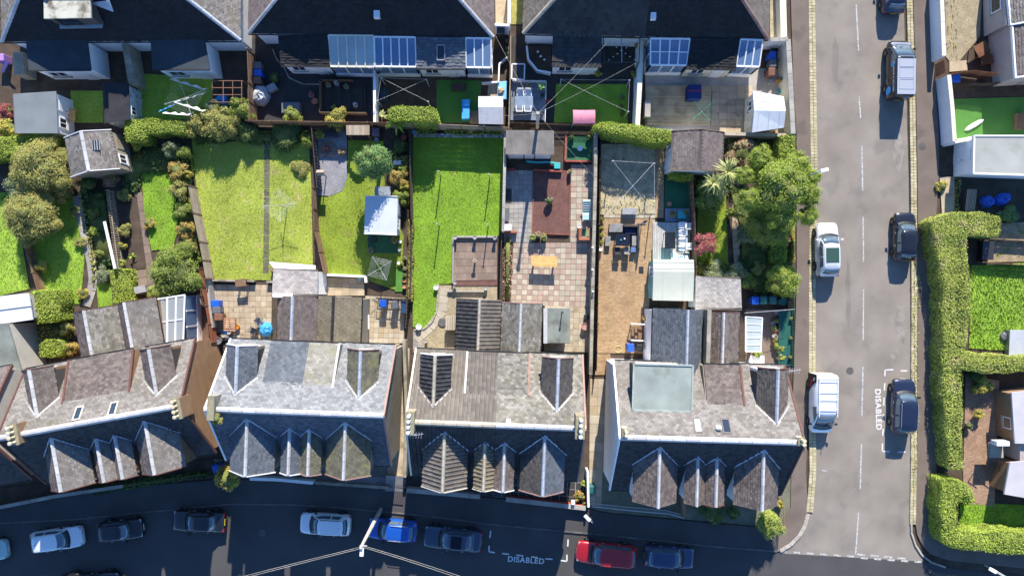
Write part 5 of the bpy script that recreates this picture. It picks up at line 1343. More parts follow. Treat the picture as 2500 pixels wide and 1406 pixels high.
pot(672, 192, 11, .5, 'dark round pot with leafy plant by the curved path edge', METALD, 'dark', .6)
stones('curved brick edging round the dark yard path', 'edging', [(665, 120), (675, 145), (695, 168), (705, 190), (740, 206), (780, 206)], .12, 1, .3, CONCD, 0, .09)
# bark yard
clothes_posts(['steel clothes post by the green bench corner', 'steel clothes post beside the artificial lawn', 'steel clothes post behind the clipped hedge', 'steel clothes post at the hedge end'], [(941, 208), (1048, 212), (933, 262), (1052, 264)], 2.0, 'clothes posts of the bark yard', [(0, 1, 'clothes line along the top of the bark yard'), (0, 3, 'clothes line crossing the bark yard downwards'), (1, 2, 'clothes line crossing the bark yard upwards'), (0, 2, 'short clothes line at the side of the bark yard')])
rumpled(937, 232, 11, 20, .5, pm('dark_cover', (.04, .06, .08), None, .6), 'dark covered bench beside the white capped wall', 'bench_cover', 'cover', seed=5)
box_thing('planter', 'planter', 'dark slatted bench box at the top of the artificial lawn', [(1100, 203), (1136, 203), (1134, 220), (1102, 220)], .03, .45, WOODK)
gable_shed('white and grey translucent-roofed shed beside the blue tarpaulin', [(1168, 236), (1228, 236), (1229, 304), (1169, 303)], 2.1, .35, pm('shed_roof_pale', (.5, .5, .5), (.56, .56, .56), .4, False, (2, .08), (20, .04)), pm('shed_wall_brown', (.16, .12, .1), None, .9), 'x', flat_=True, skew=.42, bands=4)
box_thing('covered_table', 'table cover', 'blue tarpaulin over a long narrow table on the artificial lawn', [(1128, 243), (1147, 243), (1146, 290), (1127, 291)], .05, .85, TARPB, bevel=.04)
t = box_thing('sand_table', 'play table', 'light blue plastic play pool with toys by the timber fence', [(1216, 200), (1238, 198), (1238, 243), (1213, 242)], .02, .35, pm('pool_blue', (.2, .5, .75), None, .4), None, bevel=.05)
p = W(1223, 222, .4); MB().blob((p.x, p.y, .42), (.28, .32, .16), 8, .3).build('toys', pm('toys', (.5, .4, .25), (.2, .4, .4), .8, True), t)
wall('white low wall with chamfered corner in the bark yard', [(1237, 140), (1219, 156), (1217, 200), (1176, 203)], .5, WHITE, .12)
fence_planks('pale timber fence between the bark yard and the blue deck', [(1246, 85), (1245, 180), (1241, 306)], 1.8, WOOD, .16)
wall('white gate wall at the side of the centre bungalow', [(1208, 60), (1243, 62)], 1.9, WHITE, .18)
wall('white capped side wall above the mossy path', [(1243, -60), (1243, 58)], 1.6, WHITE, .18, UPVC)
box_thing('dark_panel_gate', 'gate', 'black panel gate set against the white gate wall', [(1213, 66), (1232, 66), (1232, 84), (1213, 84)], .05, 1.6, METALD)
for i, py in enumerate((100, 118, 130, 142)): pot(1238, py, 4, .25, ['topmost', 'second', 'third', 'lowest'][i] + ' small grey pot on the strip along the pale timber fence', POTG, 'grey', .2, group='pots along the pale timber fence')
# blue deck yard
deck('deck', 'blue-grey timber deck with white balustrade', [(1248, 198), (1333, 198), (1333, 294), (1246, 294)], 22, WOODBL, .3, 'x')
fence_planks('white balustrade along the top of the blue-grey deck', [(1252, 196), (1333, 197)], 1.0, UPVC, .2, .1, 'balustrade'); fence_planks('white balustrade beside the shaded lawn', [(1333, 197), (1332, 240)], 1.0, UPVC, .2, .1, 'balustrade'); fence_planks('white balustrade at the lower corner of the blue-grey deck', [(1331, 265), (1330, 295)], 1.0, UPVC, .2, .1, 'balustrade')
table(1279, 250, 1.45, .95, .95, pm('blue_table', (.2, .27, .36), None, .5), 'blue-topped table on the blue-grey deck', 0, UPVC)
for i, (px, py, r) in enumerate(((1270, 232, 0), (1289, 232, 0), (1268, 268, PI), (1288, 268, PI))):
    c = chair(px, py, r, UPVC, ['pale chair behind the blue table, nearer the fence', 'pale chair behind the blue table, nearer the palm', 'cream chair in front of the blue table, nearer the fence', 'cream chair in front of the blue table, nearer the pole'][i], 'chairs round the blue table'); c.location.z = .3
spiky(1322, 212, 14, 1.3, 'conifer', 'potted palm by the white balustrade', 'potted_palm', 14, width=.09)
pot(1290, 210, 5, .3, 'yellow leafed pot on the blue-grey deck', POTG, 'yellow', .3, z=.3); pot(1324, 232, 5, .4, 'dark blue pot beside the balustrade gap', METALD, None, z=.3); pot(1323, 276, 5, .4, 'dark blue pot below the telephone pole', METALD, None, z=.3)
t = box_thing('hot_tub', 'hot tub', 'white-rimmed dark panel box beside the timber fence', [(1250, 157), (1281, 157), (1280, 195), (1249, 193)], .02, .7, UPVC, METALD)
for a, b in (((1250, 157), (1281, 157)), ((1281, 157), (1280, 195)), ((1280, 195), (1249, 193)), ((1249, 193), (1250, 157))): MB().bar(W(*a, .72), W(*b, .72), .09, .66, .74).build('rim', UPVC, t)
wall('white raised bed wall curving beside the charcoal extension', [(1286, 112), (1290, 145), (1312, 172), (1345, 178)], .6, WHITE, .14)
area('flower_bed', [(1290, 112), (1346, 112), (1346, 174), (1314, 168), (1294, 143)], .4, SOIL, t=.4)
for px, py in ((1313, 127), (1320, 138), (1329, 146)): MB().blob(W(px, py, .45), .1, 8, .15).build('boulder', WHITE, label='white painted stone in the raised bed, ' + {1313: 'uppermost', 1320: 'middle', 1329: 'lowest'}[px], cat='stone', group='white stones in the raised bed')
for i, (px, py, lab) in enumerate(((1461, 177, 'ball topiary by the charcoal extension corner'), (1549, 180, 'ball topiary beside the white boundary wall'), (1559, 112, 'ball topiary beside the glass conservatory'))): shrub(px, py, 10, 1.3, 'yellow', 'olive ' + lab, 'topiary_ball', 'topiary')
t = thing('canopy', 'pink fabric canopy over a garden swing by the picket fence', 'canopy', W(1425, 286))
cA, cB, cC, cD = W(1399, 269, 1.75), W(1453, 269, 1.75), W(1453, 302, 1.6), W(1399, 302, 1.6); m = MB()
for j in range(5):
    for i in range(9):
        a, b = i / 8, j / 4; p = cA.lerp(cB, a).lerp(cD.lerp(cC, a), b); m.v.append((p.x, p.y, p.z + .12 * math.sin(b * PI) - .05 * math.sin(a * PI) ** 2 + .02 * math.sin(i * 2.1 + j)))
for j in range(4):
    for i in range(8): m.f.append((j * 9 + i, j * 9 + 9 + i, j * 9 + 10 + i, j * 9 + 1 + i)); m.m.append(0)
m.build('fabric', PINKF, t, smooth=True)
for c in (cA, cB, cC, cD): MB().box((c.x, c.y, 0), (.05, .05, c.z)).build('post', METALS, t)
p = W(1425, 286); MB().box((p.x, p.y, .4), (1.5, .5, .08)).build('seat', PINKF, t)
fence_planks('dark picket fence below the blue-grey deck and pink canopy', [(1244, 298), (1450, 306)], .9, WOODK, .1, .05)
clothes_posts(['clothes post at the top corner of the shaded lawn', 'clothes post by the pebble border', 'clothes post at the lower end of the pebble border'], [(1366, 212), (1527, 214), (1524, 288)], 2.0, 'clothes posts of the shaded lawn', [(0, 1, 'clothes line along the top of the shaded lawn'), (0, 2, 'clothes line crossing the shaded lawn'), (1, 2, 'clothes line along the pebble border')])
stones('white rope and pebble edging beside the shaded lawn', 'edging', [(1549, 190), (1547, 300)], .1, 1, .2, WHITE, 0, .12)
for i, (px, py) in enumerate(((1520, 238), (1518, 258), (1519, 275))): shrub(px, py, 7, .6, ['grey', 'mid', 'dark'][i], ['grey', 'green', 'dark green'][i] + ' tuft in the pebble border by the shaded lawn', 'small_shrub')
box_thing('crate', 'crate', 'red plastic crate at the foot of the deck steps', [(1334, 243), (1341, 243), (1341, 252), (1334, 252)], .02, .3, REDP)
# telephone pole with wires
def pole(px, py, tx, ty, h, label, lamp=False, r=(.15, .11)):
    B, T = W(px, py, 0), W(tx, ty, h); t = thing('telegraph_pole' if not lamp else 'lamp_post', label, 'pole' if not lamp else 'street lamp', B)
    MB().tube([B, T], list(r), 10).build('pole', pm('pole_timber', (.45, .41, .35), (.52, .48, .42), .9, False), t)
    return t, T
t, T1 = pole(1312, 312, 1313, 276, 6.6, 'wooden telegraph pole at the corner of the blue-grey deck')
T1 = W(1313, 276, 6.6)
MB().box((T1.x, T1.y, T1.z - .25), (.3, .22, .22)).build('junction_box', METALS, t)
def wire(a, za, b, zb, label, sag=.3, r=.006, group=None):
    A, B = W(*a, za), W(*b, zb); pts = [A.lerp(B, k / 8) - Vector((0, 0, sag * 4 * (k / 8) * (1 - k / 8))) for k in range(9)]
    MB().tube(pts, r, 4).build('overhead_wire', pm('wire', (.5, .47, .4), None, .7), label=label, cat='wire', group=group)
for e, ze, lab in (((1208, 85), 3.2, 'overhead wire from the deck pole to the centre bungalow corner'), ((1484, 103), 3.4, 'overhead wire from the deck pole to the charcoal extension'), ((1552, 155), 2.8, 'overhead wire from the deck pole to the white boundary wall'), ((1452, 432), 3.0, 'overhead wire from the deck pole down over the red chip bed'), ((1170, 283), 5.5, 'thin wire from the deck pole towards the translucent shed')): wire((1313, 277), 6.4, e, ze, lab)
# right upper garden
wall('white double boundary wall between shaded lawn and tan deck', [(1566, 100), (1562, 200), (1556, 310)], 1.8, WHITE, .3, CREAM)
deck('deck', 'tan timber deck with blue cabinet on it', [(1576, 208), (1737, 209), (1734, 307), (1580, 304)], 26, WOODT, .2, 'x')
patio('slab_terrace', [(1738, 209), (1838, 209), (1834, 327), (1734, 324)], 5, 7, [SLABT, SLABB], .06)
t = box_thing('cabinet', 'cabinet', 'dark blue covered cabinet strapped in red on the tan deck', [(1681, 207), (1713, 207), (1713, 241), (1680, 242)], .22, 1.2, pm('navy_cover', (.012, .03, .14), None, .6))
MB().bar(W(1679, 222, 1.22), W(1715, 222, 1.22), .05, 1.2, 1.22).build('strap', REDP, t)
box_thing('gas_barbecue', 'barbecue', 'grey covered barbecue beside the double boundary wall', [(1575, 246), (1589, 246), (1588, 286), (1574, 286)], .2, 1.05, METALS, CONC)
rotary(1714, 272, 30, 1.9, 'folded green rotary dryer on the tan deck', .7, 5, pm('green_line', (.04, .3, .2), None, .6))
gable_shed('white sheet-roofed shed against the side road wall', [(1838, 222), (1913, 236), (1914, 312), (1836, 324)], 2.2, .4, METALW, CREAM, 'x', flat_=True, bands=3, skew=.5)
wheelie_bin(1886, 136, BINBLUE, 'blue wheelie bin by the side road wall', 0); wheelie_bin(1887, 155, BINGREY, 'grey wheelie bin between blue and brown bins by the side road wall', 0); wheelie_bin(1884, 176, BINBROWN, 'brown wheelie bin with papers on its lid by the side road wall', 0)
pot(1900, 197, 6, .4, 'terracotta pot with golden conifer by the side road wall', TERRA, 'yellow', .7); pot(1893, 118, 9, .3, 'coiled black hose pot behind the blue bin', BLACKP, None); pot(1906, 146, 5, .4, 'green watering can beside the side road wall', TURQ, None, name='watering_can'); pot(1905, 222, 6, .4, 'green watering can beside the white sheet-roofed shed', TURQ, None, name='watering_can'); pot(1882, 200, 6, .3, 'grey stone pot beside the bins', POTG, None)
wall('tall cream boundary wall along the side road', [(1924, 97), (1930, 210), (1936, 328)], 1.9, CREAM, .32, CONC)
wall('white wall across the end of the road side passage', [(1880, 98), (1924, 96)], 1.9, WHITE, .25, CONC)
wall('cream low wall beside the gravel strip', [(1910, -60), (1914, 90)], .9, CREAM, .5)
wall('pale coping wall under the slab terrace', [(1770, 327), (1936, 331)], 1.3, CONC, .2, SLABC)
box_thing('planter', 'planter', 'brick planter at the corner of the slab terrace', [(1893, 313), (1912, 313), (1912, 328), (1893, 328)], .02, .5, BRICKR, SLABT)
# ------------------------------------------------------------------ lower gardens, left to right
def slab_path(name, line, width, mat, sl=.6, z=.05):
    P = WP(line, z); t = thing(name, None, None, P[0]); t['kind'] = 'structure'
    for a, b in zip(P, P[1:]):
        d = b - a; L = d.length; k = max(1, round(L / sl)); rz = math.atan2(d.y, d.x)
        for i in range(k):
            c = a + d * ((i + .5) / k); piece('slab', mat, t, (c.x, c.y, z - .04), (L / k - .02, width, .04 + RNG.uniform(-.004, .006)), rz + RNG.uniform(-.02, .02))
lawn('lawn', [(-60, 470), (28, 470), (50, 575), (72, 705), (0, 722), (-60, 730)], GRASSD, 70, .09, label='bright grass at the picture edge beside the broken fence', w=.03)
lawn('lawn', [(58, 600), (100, 480), (182, 480), (200, 560), (206, 640), (196, 742), (80, 742), (90, 709)], GRASSD, 60, .08, label='grass between the broken fence and the curved path', w=.03)
lawn('lawn', [(345, 420), (400, 408), (425, 440), (436, 560), (420, 606), (370, 612), (352, 520)], GRASSD, 70, .07, label='oval of grass between two rows of bushes')
lawn('lawn', [(235, 690), (270, 690), (275, 745), (240, 750)], GRASSD, 60, .07, label='small patch of grass beside the clipped square hedge')
lawn('lawn', [(468, 345), (478, 320), (752, 320), (760, 450), (764, 662), (668, 642), (664, 684), (512, 682), (500, 600), (486, 520)], GRASSY, 95, .06, label='yellowish grass of the widest lawn with the stepping path')
lawn('lawn', [(800, 482), (848, 440), (850, 342), (936, 345), (940, 480), (986, 575), (976, 712), (890, 682), (796, 668), (778, 560), (778, 480)], GRASS, 70, .06, label='grass round the conifer and the blue-white shed')
lawn('lawn', [(1008, 335), (1230, 335), (1224, 560), (1216, 577), (1105, 577), (1105, 692), (1070, 694), (1066, 760), (1040, 802), (1008, 798)], GRASSD, 85, .07, label='bright grass with four clothes posts')
lawn('lawn', [(1704, 470), (1772, 470), (1778, 645), (1700, 645)], GRASS, 60, .06, label='mossy grass beside the red leafed shrub')
lawn('lawn', [(2372, 648), (2560, 640), (2560, 862), (2366, 850)], GRASSD, 80, .13, label='long rough grass behind the tall hedge', w=.04)
lawn('lawn', [(2344, 1222), (2420, 1228), (2560, 1236), (2560, 1304), (2342, 1296)], GRASSD, 80, .1, label='rough grass inside the corner hedge', w=.035)
area('artificial_lawn', [(2326, 242), (2560, 236), (2560, 345), (2330, 340)], .03, TURF)
slab_path('curved_path', [(186, 478), (195, 520), (205, 565), (214, 605), (222, 640), (227, 680), (223, 710), (210, 748)], .72, SLABG, .55)
slab_path('garden_path', [(336, 470), (345, 540), (358, 620), (372, 692)], .68, SLABR, .7)
patio('garden_patio', [(318, 662), (372, 655), (382, 715), (322, 722)], 3, 3, SLABR, .04)
slab_path('stepping_path', [(652, 345), (651, 500), (649, 668)], .46, pm('slab_dark', (.1, .09, .075), (.15, .135, .11), .9, True, (2, .2), (15, .2)), .62, .04)
area('soil_bed', [(300, 478), (334, 480), (358, 655), (316, 660)], .06, SOIL, t=.06)
fence_boards('broken low fence with orange rail at the edge of the far left lawn', [(32, 478), (52, 580), (90, 708)], 1.1, WOODB, 4, bay=1.4)
fence_planks('picket fence with pale new boards between bush bed and soil bed', [(258, 462), (283, 656)], 1.3, WOOD, .2, .09)
MB().beam(W(255, 541, 1.42), W(281, 656, 1.42), .22, .05).build('top_board', UPVC, label='pale white board along the top of the picket fence', cat='board')
t = gable_shed('slate-roofed outhouse with pale ridge and small skylight among the bushes', [(157, 337), (272, 317), (294, 412), (173, 433)], 2.4, .9, SL_PALE, STONE, 'y', LEAD, skew=.5, trim=UPVC)
MB().sheet([W(222, 343, 3.12), W(243, 343, 2.98), W(245, 366, 2.98), W(224, 367, 3.12)], .05).build('skylight', GLASSD, t)
for px in (224, 230, 236, 242): MB().beam(W(px, 343, 3.14 - (px - 222) * .0067), W(px + 2, 367, 3.14 - (px - 222) * .0067), .04, .04).build('skylight_bar', LEAD, t)
box_thing('compost_bin', 'box', 'grey plastic garden box on the slabs by the big leafy tree', [(323, 702), (352, 696), (358, 712), (330, 718)], .05, .7, BINGREY, POTG, .04)
box_thing('compost_bin', 'box', 'grey plastic garden box beside the rounded hedge', [(140, 829), (157, 833), (153, 850), (137, 846)], .02, .8, BINGREY, POTG, .04)
# conservatory beside the left house wing
cs = glass_roof('conservatory', 'glass conservatory showing furniture against the turned house', [(448, 838), (370, 848), (366, 733), (452, 720)], 3.1, 2.6, 4, 1, glass('clear_glass', (.5, .55, .58), .05, .3))
p = W(425, 760, .5); MB().box((p.x, p.y, 0.06), (1.1, .7, .7)).build('sofa', WOODT, cs); p = W(405, 805, .5); MB().box((p.x, p.y, 0.06), (.9, .9, .5)).build('armchair', CLOTHW, cs)
area('side_yard', [(455, 705), (495, 695), (520, 845), (470, 850)], .02, pm('yard_brown', (.12, .07, .05), (.16, .1, .075), .9, False))
fence_boards('red-brown slatted screen fence beside the conservatory', [(486, 655), (516, 836)], 1.5, pm('red_slats', (.2, .065, .035), (.3, .11, .06), .85, True), 9, bay=1.5)
wall('pale concrete wall between the red slatted fence and the worn patio', [(504, 668), (517, 800)], 1.0, CONC, .2)
# widest lawn
fence_boards('long weathered board fence along the left of the widest lawn', [(459, 452), (471, 520), (486, 590), (502, 680)], 1.6, WOOD, 6, gap=.03)
rotary(682, 501, 41, 1.95, 'rotary dryer on the widest lawn', .08, 8)
wall('low concrete wall at the foot of the widest lawn', [(512, 684), (620, 686)], .5, CONCD, .16)
wall('short low concrete wall beside the pale annex', [(650, 688), (668, 688)], .5, CONCD, .16)
patio('worn_patio', [(514, 694), (664, 696), (662, 830), (524, 832)], 11, 10, [SLABB, SLABT, SLABB], .04)
table(587, 690, .85, .6, .95, WOODB, 'small brown slatted table on the worn patio', .1, slats=5)
wheelie_bin(525, 741, BINBLUE, 'blue wheelie bin, topmost of three by the pale concrete wall', 1.6); wheelie_bin(528, 757, BINGREY, 'grey wheelie bin, middle of three by the pale concrete wall', 1.6); wheelie_bin(533, 774, BINBROWN, 'brown wheelie bin, lowest of three by the pale concrete wall', 1.6)
t = thing('pallet', 'reddish wooden pallet leaning among clutter on the worn patio', 'pallet', W(561, 792))
for i in range(6): MB().beam(W(545, 778 + i * 5.5, .5), W(575, 779 + i * 5.5, .5), .11, .03).build('slat', pm('pallet_wood', (.4, .22, .14), (.5, .3, .2), .9, True), t)
for px in (545, 560, 575): MB().beam(W(px, 777, .42), W(px, 808, .42), .08, .1).build('bearer', WOODB, t)
pot(578, 798, 6, .35, 'orange plastic bucket beside the pallet', pm('orange', (.6, .22, .03), None, .5), None); pot(562, 812, 6, .3, 'terracotta pot below the pallet', TERRA, 'white', .2); pot(545, 818, 6, .35, 'cream bucket on the clutter by the house wall', SLABC, None); pot(532, 832, 9, .6, 'grey steel drum at the corner of the worn patio', METALS, None, name='drum')
for i, (px, py) in enumerate(((548, 812), (556, 822), (535, 818))): rumpled(px, py, 7, 6, .35, [TARPB, POTG, BLACKP][i], ['blue bag of rubbish below the pallet', 'grey bag of rubbish below the pallet', 'black bag beside the steel drum'][i], 'rubbish_bag', 'bag', seed=10 + i)
rumpled(648, 804, 15, 18, .7, TARPB, 'bright blue tarpaulin heap beside the brown wing', 'tarpaulin', 'tarpaulin', seed=3)
chair(634, 786, .6, METALS, 'steel garden chair beside the blue tarpaulin heap'); chair(618, 808, -.4, BINGREY, 'striped folding chair beside the blue tarpaulin heap')
for i in range(4): MB().beam(W(658 + i * 3, 641 + i * 4, .35 + i * .03), W(770, 650 + i * 3, .3), .14, .03).build('white_board', UPVC, label=['white board on top of the pile by the annex', 'second white board of the pile by the annex', 'third white board of the pile by the annex', 'lowest white board of the pile by the annex'][i], cat='board', group='white boards beside the annex')
pot(668, 660, 7, .3, 'round pot with dry plant beside the pale annex', POTG, 'tan', .3)
# gravel and conifer garden
trellis('dark trellis along the slate gravel patch', [(760, 313), (773, 457)], 1.5, WOODK); trellis('low trellis across the top of the slate gravel patch', [(762, 312), (846, 312)], 1.2, WOODK)
fence_boards('brown board fence between the widest lawn and the conifer garden', [(763, 457), (766, 560), (790, 667)], 1.5, WOODB, 6, gap=.03)
area('gravel_patch', [(768, 314), (846, 314), (847, 437), (836, 466), (805, 479), (776, 477)], .05, GRAVELG, t=.06)
t = thing('paved_circle', None, None, W(802, 365, .07)); t['kind'] = 'structure'
for ring, n in ((.25, 6), (.58, 14)):
    for i in range(n):
        a = 2 * PI * (i + .5) / n; c = W(802, 365, .05) + Vector((math.cos(a), math.sin(a), 0)) * ring; piece('slab', SLABR, t, (c.x, c.y, .04), (.24, .28, .04), a + PI / 2)
shrub(797, 361, 9, .5, 'acer', 'small pink plant on the paved circle', 'small_shrub'); shrub(832, 371, 12, .6, 'tan', 'small tan grass beside the paved circle', 'small_shrub')
t = thing('arbour', 'weathered timber arbour with a curved slatted roof', 'arbour', W(875, 322))
for i in range(9):
    k = i / 8 - .5; z = 2.1 - .9 * k * k * 2; MB().beam(W(848 + 51 * i / 8, 306, z), W(849 + 50 * i / 8, 330, z), .2, .03).build('roof_slat', WOOD, t)
for px in (850, 897):
    for py in (308, 330): p = W(px, py, 1.6); MB().box((p.x, p.y, 0), (.08, .08, 1.6)).build('post', WOODB, t)
p = W(873, 325, .4); MB().box((p.x, p.y, .38), (1.3, .5, .05)).build('seat', WOODB, t); MB().box((p.x, p.y + .25, .45), (1.3, .05, .6)).build('backrest', WOODB, t)
table(808, 326, 1.1, .55, .45, METALD, 'dark low table with white ornaments on the gravel patch')
t = thing('bird_table', 'bird table on a tall post in the gravel patch', 'bird table', W(797, 431))
MB().tube([(0, 0, 0), (0, 0, 1.5)], .04, 8).build('post', WOODK, t, local=True); MB().box((0, 0, 1.5), (.5, .4, .04)).build('tray', WOODT, t, local=True); MB().add([(-.3, -.24, 1.75), (.3, -.24, 1.75), (.3, .24, 1.75), (-.3, .24, 1.75), (-.3, 0, 1.95), (.3, 0, 1.95)], [(0, 1, 5, 4), (2, 3, 4, 5), (0, 4, 3), (1, 2, 5), (3, 2, 1, 0)]).build('roof', WOOD, t, local=True)
box_thing('storage_box', 'box', 'purple-grey storage box beside the curved arbour', [(908, 312), (925, 312), (925, 331), (908, 331)], .02, .8, pm('purple_grey', (.17, .13, .18), None, .6))
pot(985, 336, 7, .5, 'red kettle barbecue near the pallet corner', pm('red_enamel', (.45, .1, .07), None, .4), None, name='kettle_barbecue'); pot(919, 342, 6, .3, 'pale blue bowl behind the conifer', POTG, None); pot(1012, 323, 6, .35, 'pale blue pot at the top of the clothes post lawn', pm('paleblue', (.3, .5, .62), None, .5), None)
deck('stage', 'dark pallet stage under the overhanging palm', [(940, 308), (975, 308), (975, 342), (935, 342)], 8, WOODK, .15, 'y', .05)
box_thing('planter', 'planter', 'white trough planter behind the yellow bushes', [(961, 392), (979, 391), (979, 402), (961, 402)], .02, .4, UPVC)
gable_shed('shed with smooth white-blue roof in the conifer garden', [(892, 479), (971, 480), (969, 574), (889, 571)], 2.3, .25, pm('shed_white_roof', (.46, .5, .54), (.5, .54, .58), .6, False, (1, .05), (20, .03)), UPVC, 'y', flat_=True, bands=0, skew=.5, trim=UPVC)
table(934, 466, 1.3, .7, .6, pm('glass_grey', (.25, .28, .32), None, .2), 'grey glass-topped bench behind the white-blue shed')
area('shed_mat', [(898, 572), (972, 574), (970, 618), (898, 618)], .05, TURFD)
pot(905, 612, 7, .3, 'tan grass pot at the corner of the dark turf mat', POTG, 'tan', .35); pot(963, 586, 8, .3, 'tan grass pot beside the shed door', POTG, 'autumn', .35); box_thing('door_step', 'step', 'dark blue mat box beside the shed door', [(902, 578), (918, 578), (918, 590), (902, 590)], .055, .3, METALD)
rotary(927, 655, 33, 1.9, 'rotary dryer in the conifer garden', .55, 9)
area('turf_strip', [(966, 655), (985, 655), (983, 712), (964, 712)], .05, TURF)
for i, (px, py) in enumerate(((988, 630), (988, 656), (987, 671), (987, 685), (987, 700))): pot(px, py, 5, .3, ['topmost', 'second', 'third', 'fourth', 'lowest'][i] + ' pot in the column beside the dividing fence', [POTG, TERRA, POTG, TERRA, TERRA][i], ['mid', 'grey', 'mid', None, None][i], .25, 'pots beside the dividing fence')
for i, (px, py) in enumerate(((977, 590), (975, 610), (973, 642))): pot(px, py, 4, .3, ['small white ornament below the shed corner', 'small grey ornament on the stony strip', 'pale ornament beside the turf strip'][i], [WHITE, POTG, WHITE][i], None, name='garden_ornament')
wall('white rendered low wall round the tan slab patio', [(778, 670), (892, 675), (893, 690)], .6, WHITE, .18)
patio('tan_patio', [(782, 676), (888, 680), (890, 722), (780, 722)], 6, 3, SLABT, .05)
patio('cream_patio', [(892, 722), (990, 728), (985, 838), (885, 838)], 8, 9, [SLABC, SLABT], .05)
rumpled(787, 708, 12, 13, .9, BINGREY, 'grey covered barbecue on the tan slab patio', 'barbecue_cover', 'cover', seed=6)
pot(877, 682, 5, .35, 'pale blue bird bath at the corner of the tan patio', pm('paleblue', (.3, .5, .62), None, .5), None, name='bird_bath')
trellis('dark rail fence above the blue bin', [(918, 728), (994, 731)], 1.1, WOODK); trellis('dark rail fence beside the cream patio', [(994, 731), (990, 800)], 1.1, WOODK)
wheelie_bin(935, 741, BINBLUE, 'blue wheelie bin on the cream slab patio'); wheelie_bin(963, 745, BINGREY, 'grey wheelie bin on the cream slab patio', .2); box_thing('water_butt', 'box', 'dark blue box beside the grey bin on the cream patio', [(978, 735), (992, 735), (992, 765), (978, 765)], .05, .9, pm('navy_box', (.02, .05, .12), None, .6))
table(884, 785, .8, 1.15, .7, pm('olive_top', (.36, .36, .22), None, .5), 'olive folding table beside the tan tiled wing', 0, METALS)
MB().beam(W(900, 768, .75), W(900, 803, .75), .1, .04).build('white_post', UPVC, label='white board leaning by the olive folding table', cat='board')
pot(893, 830, 5, .3, 'red and white flower pot by the house wall', REDP, 'red', .25)
fence_planks('tall plank fence between conifer garden and clothes post lawn', [(999, 312), (1000, 420), (1003, 535)], 1.5, WOODK, .16); fence_planks('dark plank fence below the ivy beside the clothes post lawn', [(1003, 535), (1002, 660), (999, 730)], 1.2, WOODK, .16)
# clothes post lawn
clothes_posts(['clothes post at the upper left of the bright lawn', 'clothes post at the upper right of the bright lawn', 'clothes post at the lower left of the bright lawn', 'clothes post at the corner of the sandstone patio'], [(1077, 428), (1196, 435), (1073, 551), (1192, 553)], 2.1, 'clothes posts of the bright lawn', r=.045)
patio('sandstone_patio', [(1107, 580), (1213, 580), (1213, 684), (1106, 686)], 8, 6, SLABR, .1, stagger=True)
wall('low stone kerb wall round the sandstone patio', [(1214, 578), (1107, 578), (1105, 690)], .35, CONC, .14)
area('red_chip_strip', [(1108, 687), (1214, 685), (1214, 697), (1110, 697)], .1, CHIPS, t=.12)
t = thing('sundial', 'small stone sundial in the middle of the sandstone patio', 'sundial', W(1160, 637, .1)); MB().lathe([(.14, 0), (.08, .08), (.08, .6), (.18, .66), (.18, .72), (.02, .73)], (0, 0, 0), 12).build('column', STONE, t, local=True); MB().add([(0, -.12, .73), (0, .12, .73), (0, .1, .85), (.01, -.12, .73), (.01, .12, .73), (.01, .1, .85)], [(0, 1, 2), (5, 4, 3), (0, 3, 4, 1), (1, 4, 5, 2), (2, 5, 3, 0)]).build('gnomon', METALD, t, local=True)
for i, (px, py) in enumerate(((1111, 580), (1159, 580), (1208, 581), (1110, 690))): pot(px, py, 5, .35, ['stone urn at the upper left corner of the sandstone patio', 'stone urn midway along the top of the sandstone patio', 'stone urn at the upper right corner of the sandstone patio', 'stone urn at the lower corner of the sandstone patio'][i], POTG, None, name='stone_urn', z=.35)
area('gravel_yard', [(1070, 696), (1214, 698), (1214, 732), (1115, 732), (1112, 860), (1008, 860), (1010, 803), (1040, 803), (1068, 762)], .03, GRAVEL)
slab_path('garden_path', [(1086, 703), (1080, 760), (1050, 800), (1015, 830)], .7, SLABC, .6, .06)
stones('curved stone edging between bright lawn and gravel yard', 'edging', [(1070, 694), (1066, 760), (1055, 785), (1036, 803), (1010, 806)], .12, 1, .35, CONC, 0, .14)
patio('stone_path', [(1008, 808), (1030, 810), (1030, 855), (1008, 855)], 2, 4, SLABG, .06)
deck('store_box', 'tan plank store box beside the roll tiled wing', [(1088, 771), (1116, 771), (1116, 806), (1087, 806)], 5, SLABC, .9, 'y', .02, 'box')
p = W(1080, 787, .1); MB().lathe([(.36, 0), (.36, .08), (.3, .1)], (p.x, p.y, .03), 18).build('drain_cover', pm('iron_cover', (.12, .12, .12), None, .8), label='round dark drain cover in the gravel yard', cat='drain cover')
wall('low stone divider in the gravel yard', [(1092, 711), (1186, 711)], .3, CONC, .12)
for i, (px, py) in enumerate(((1064, 702), (1186, 704), (1182, 727), (1022, 798), (1040, 833))): pot(px, py, [6, 5, 4, 7, 4][i], .4, ['white stone ornament at the tip of the bright lawn', 'stone ornament at the end of the low divider', 'small dark ornament by the roll tiled wing', 'pale stone animal at the foot of the bright lawn', 'small ornament near the back wall in the gravel'][i], [WHITE, POTG, METALD, WHITE, POTG][i], None, name='garden_ornament')
wall('pale concrete panel wall beside the grey slab yard', [(1234, 320), (1231, 450), (1228, 566)], 1.5, CONC, .16, CONC)
trellis('dark trellis fence between sandstone patio and soil bed', [(1225, 572), (1222, 650), (1221, 735)], 1.2, WOODK)
for i, py in enumerate((318, 320, 319, 319)):
    x0, x1 = ((1016, 1060), (1086, 1146), (1150, 1180), (1188, 1228))[i]
    hedge([(x0, 311), (x1, 311), (x1, 326), (x0, 326)], .7, 'hedge', ['clipped low box hedge, first along the top of the bright lawn', 'long clipped low box hedge above the bright lawn', 'short clipped low box hedge above the bright lawn', 'clipped low box hedge in the corner by the corrugated store'][i], 120, .06)
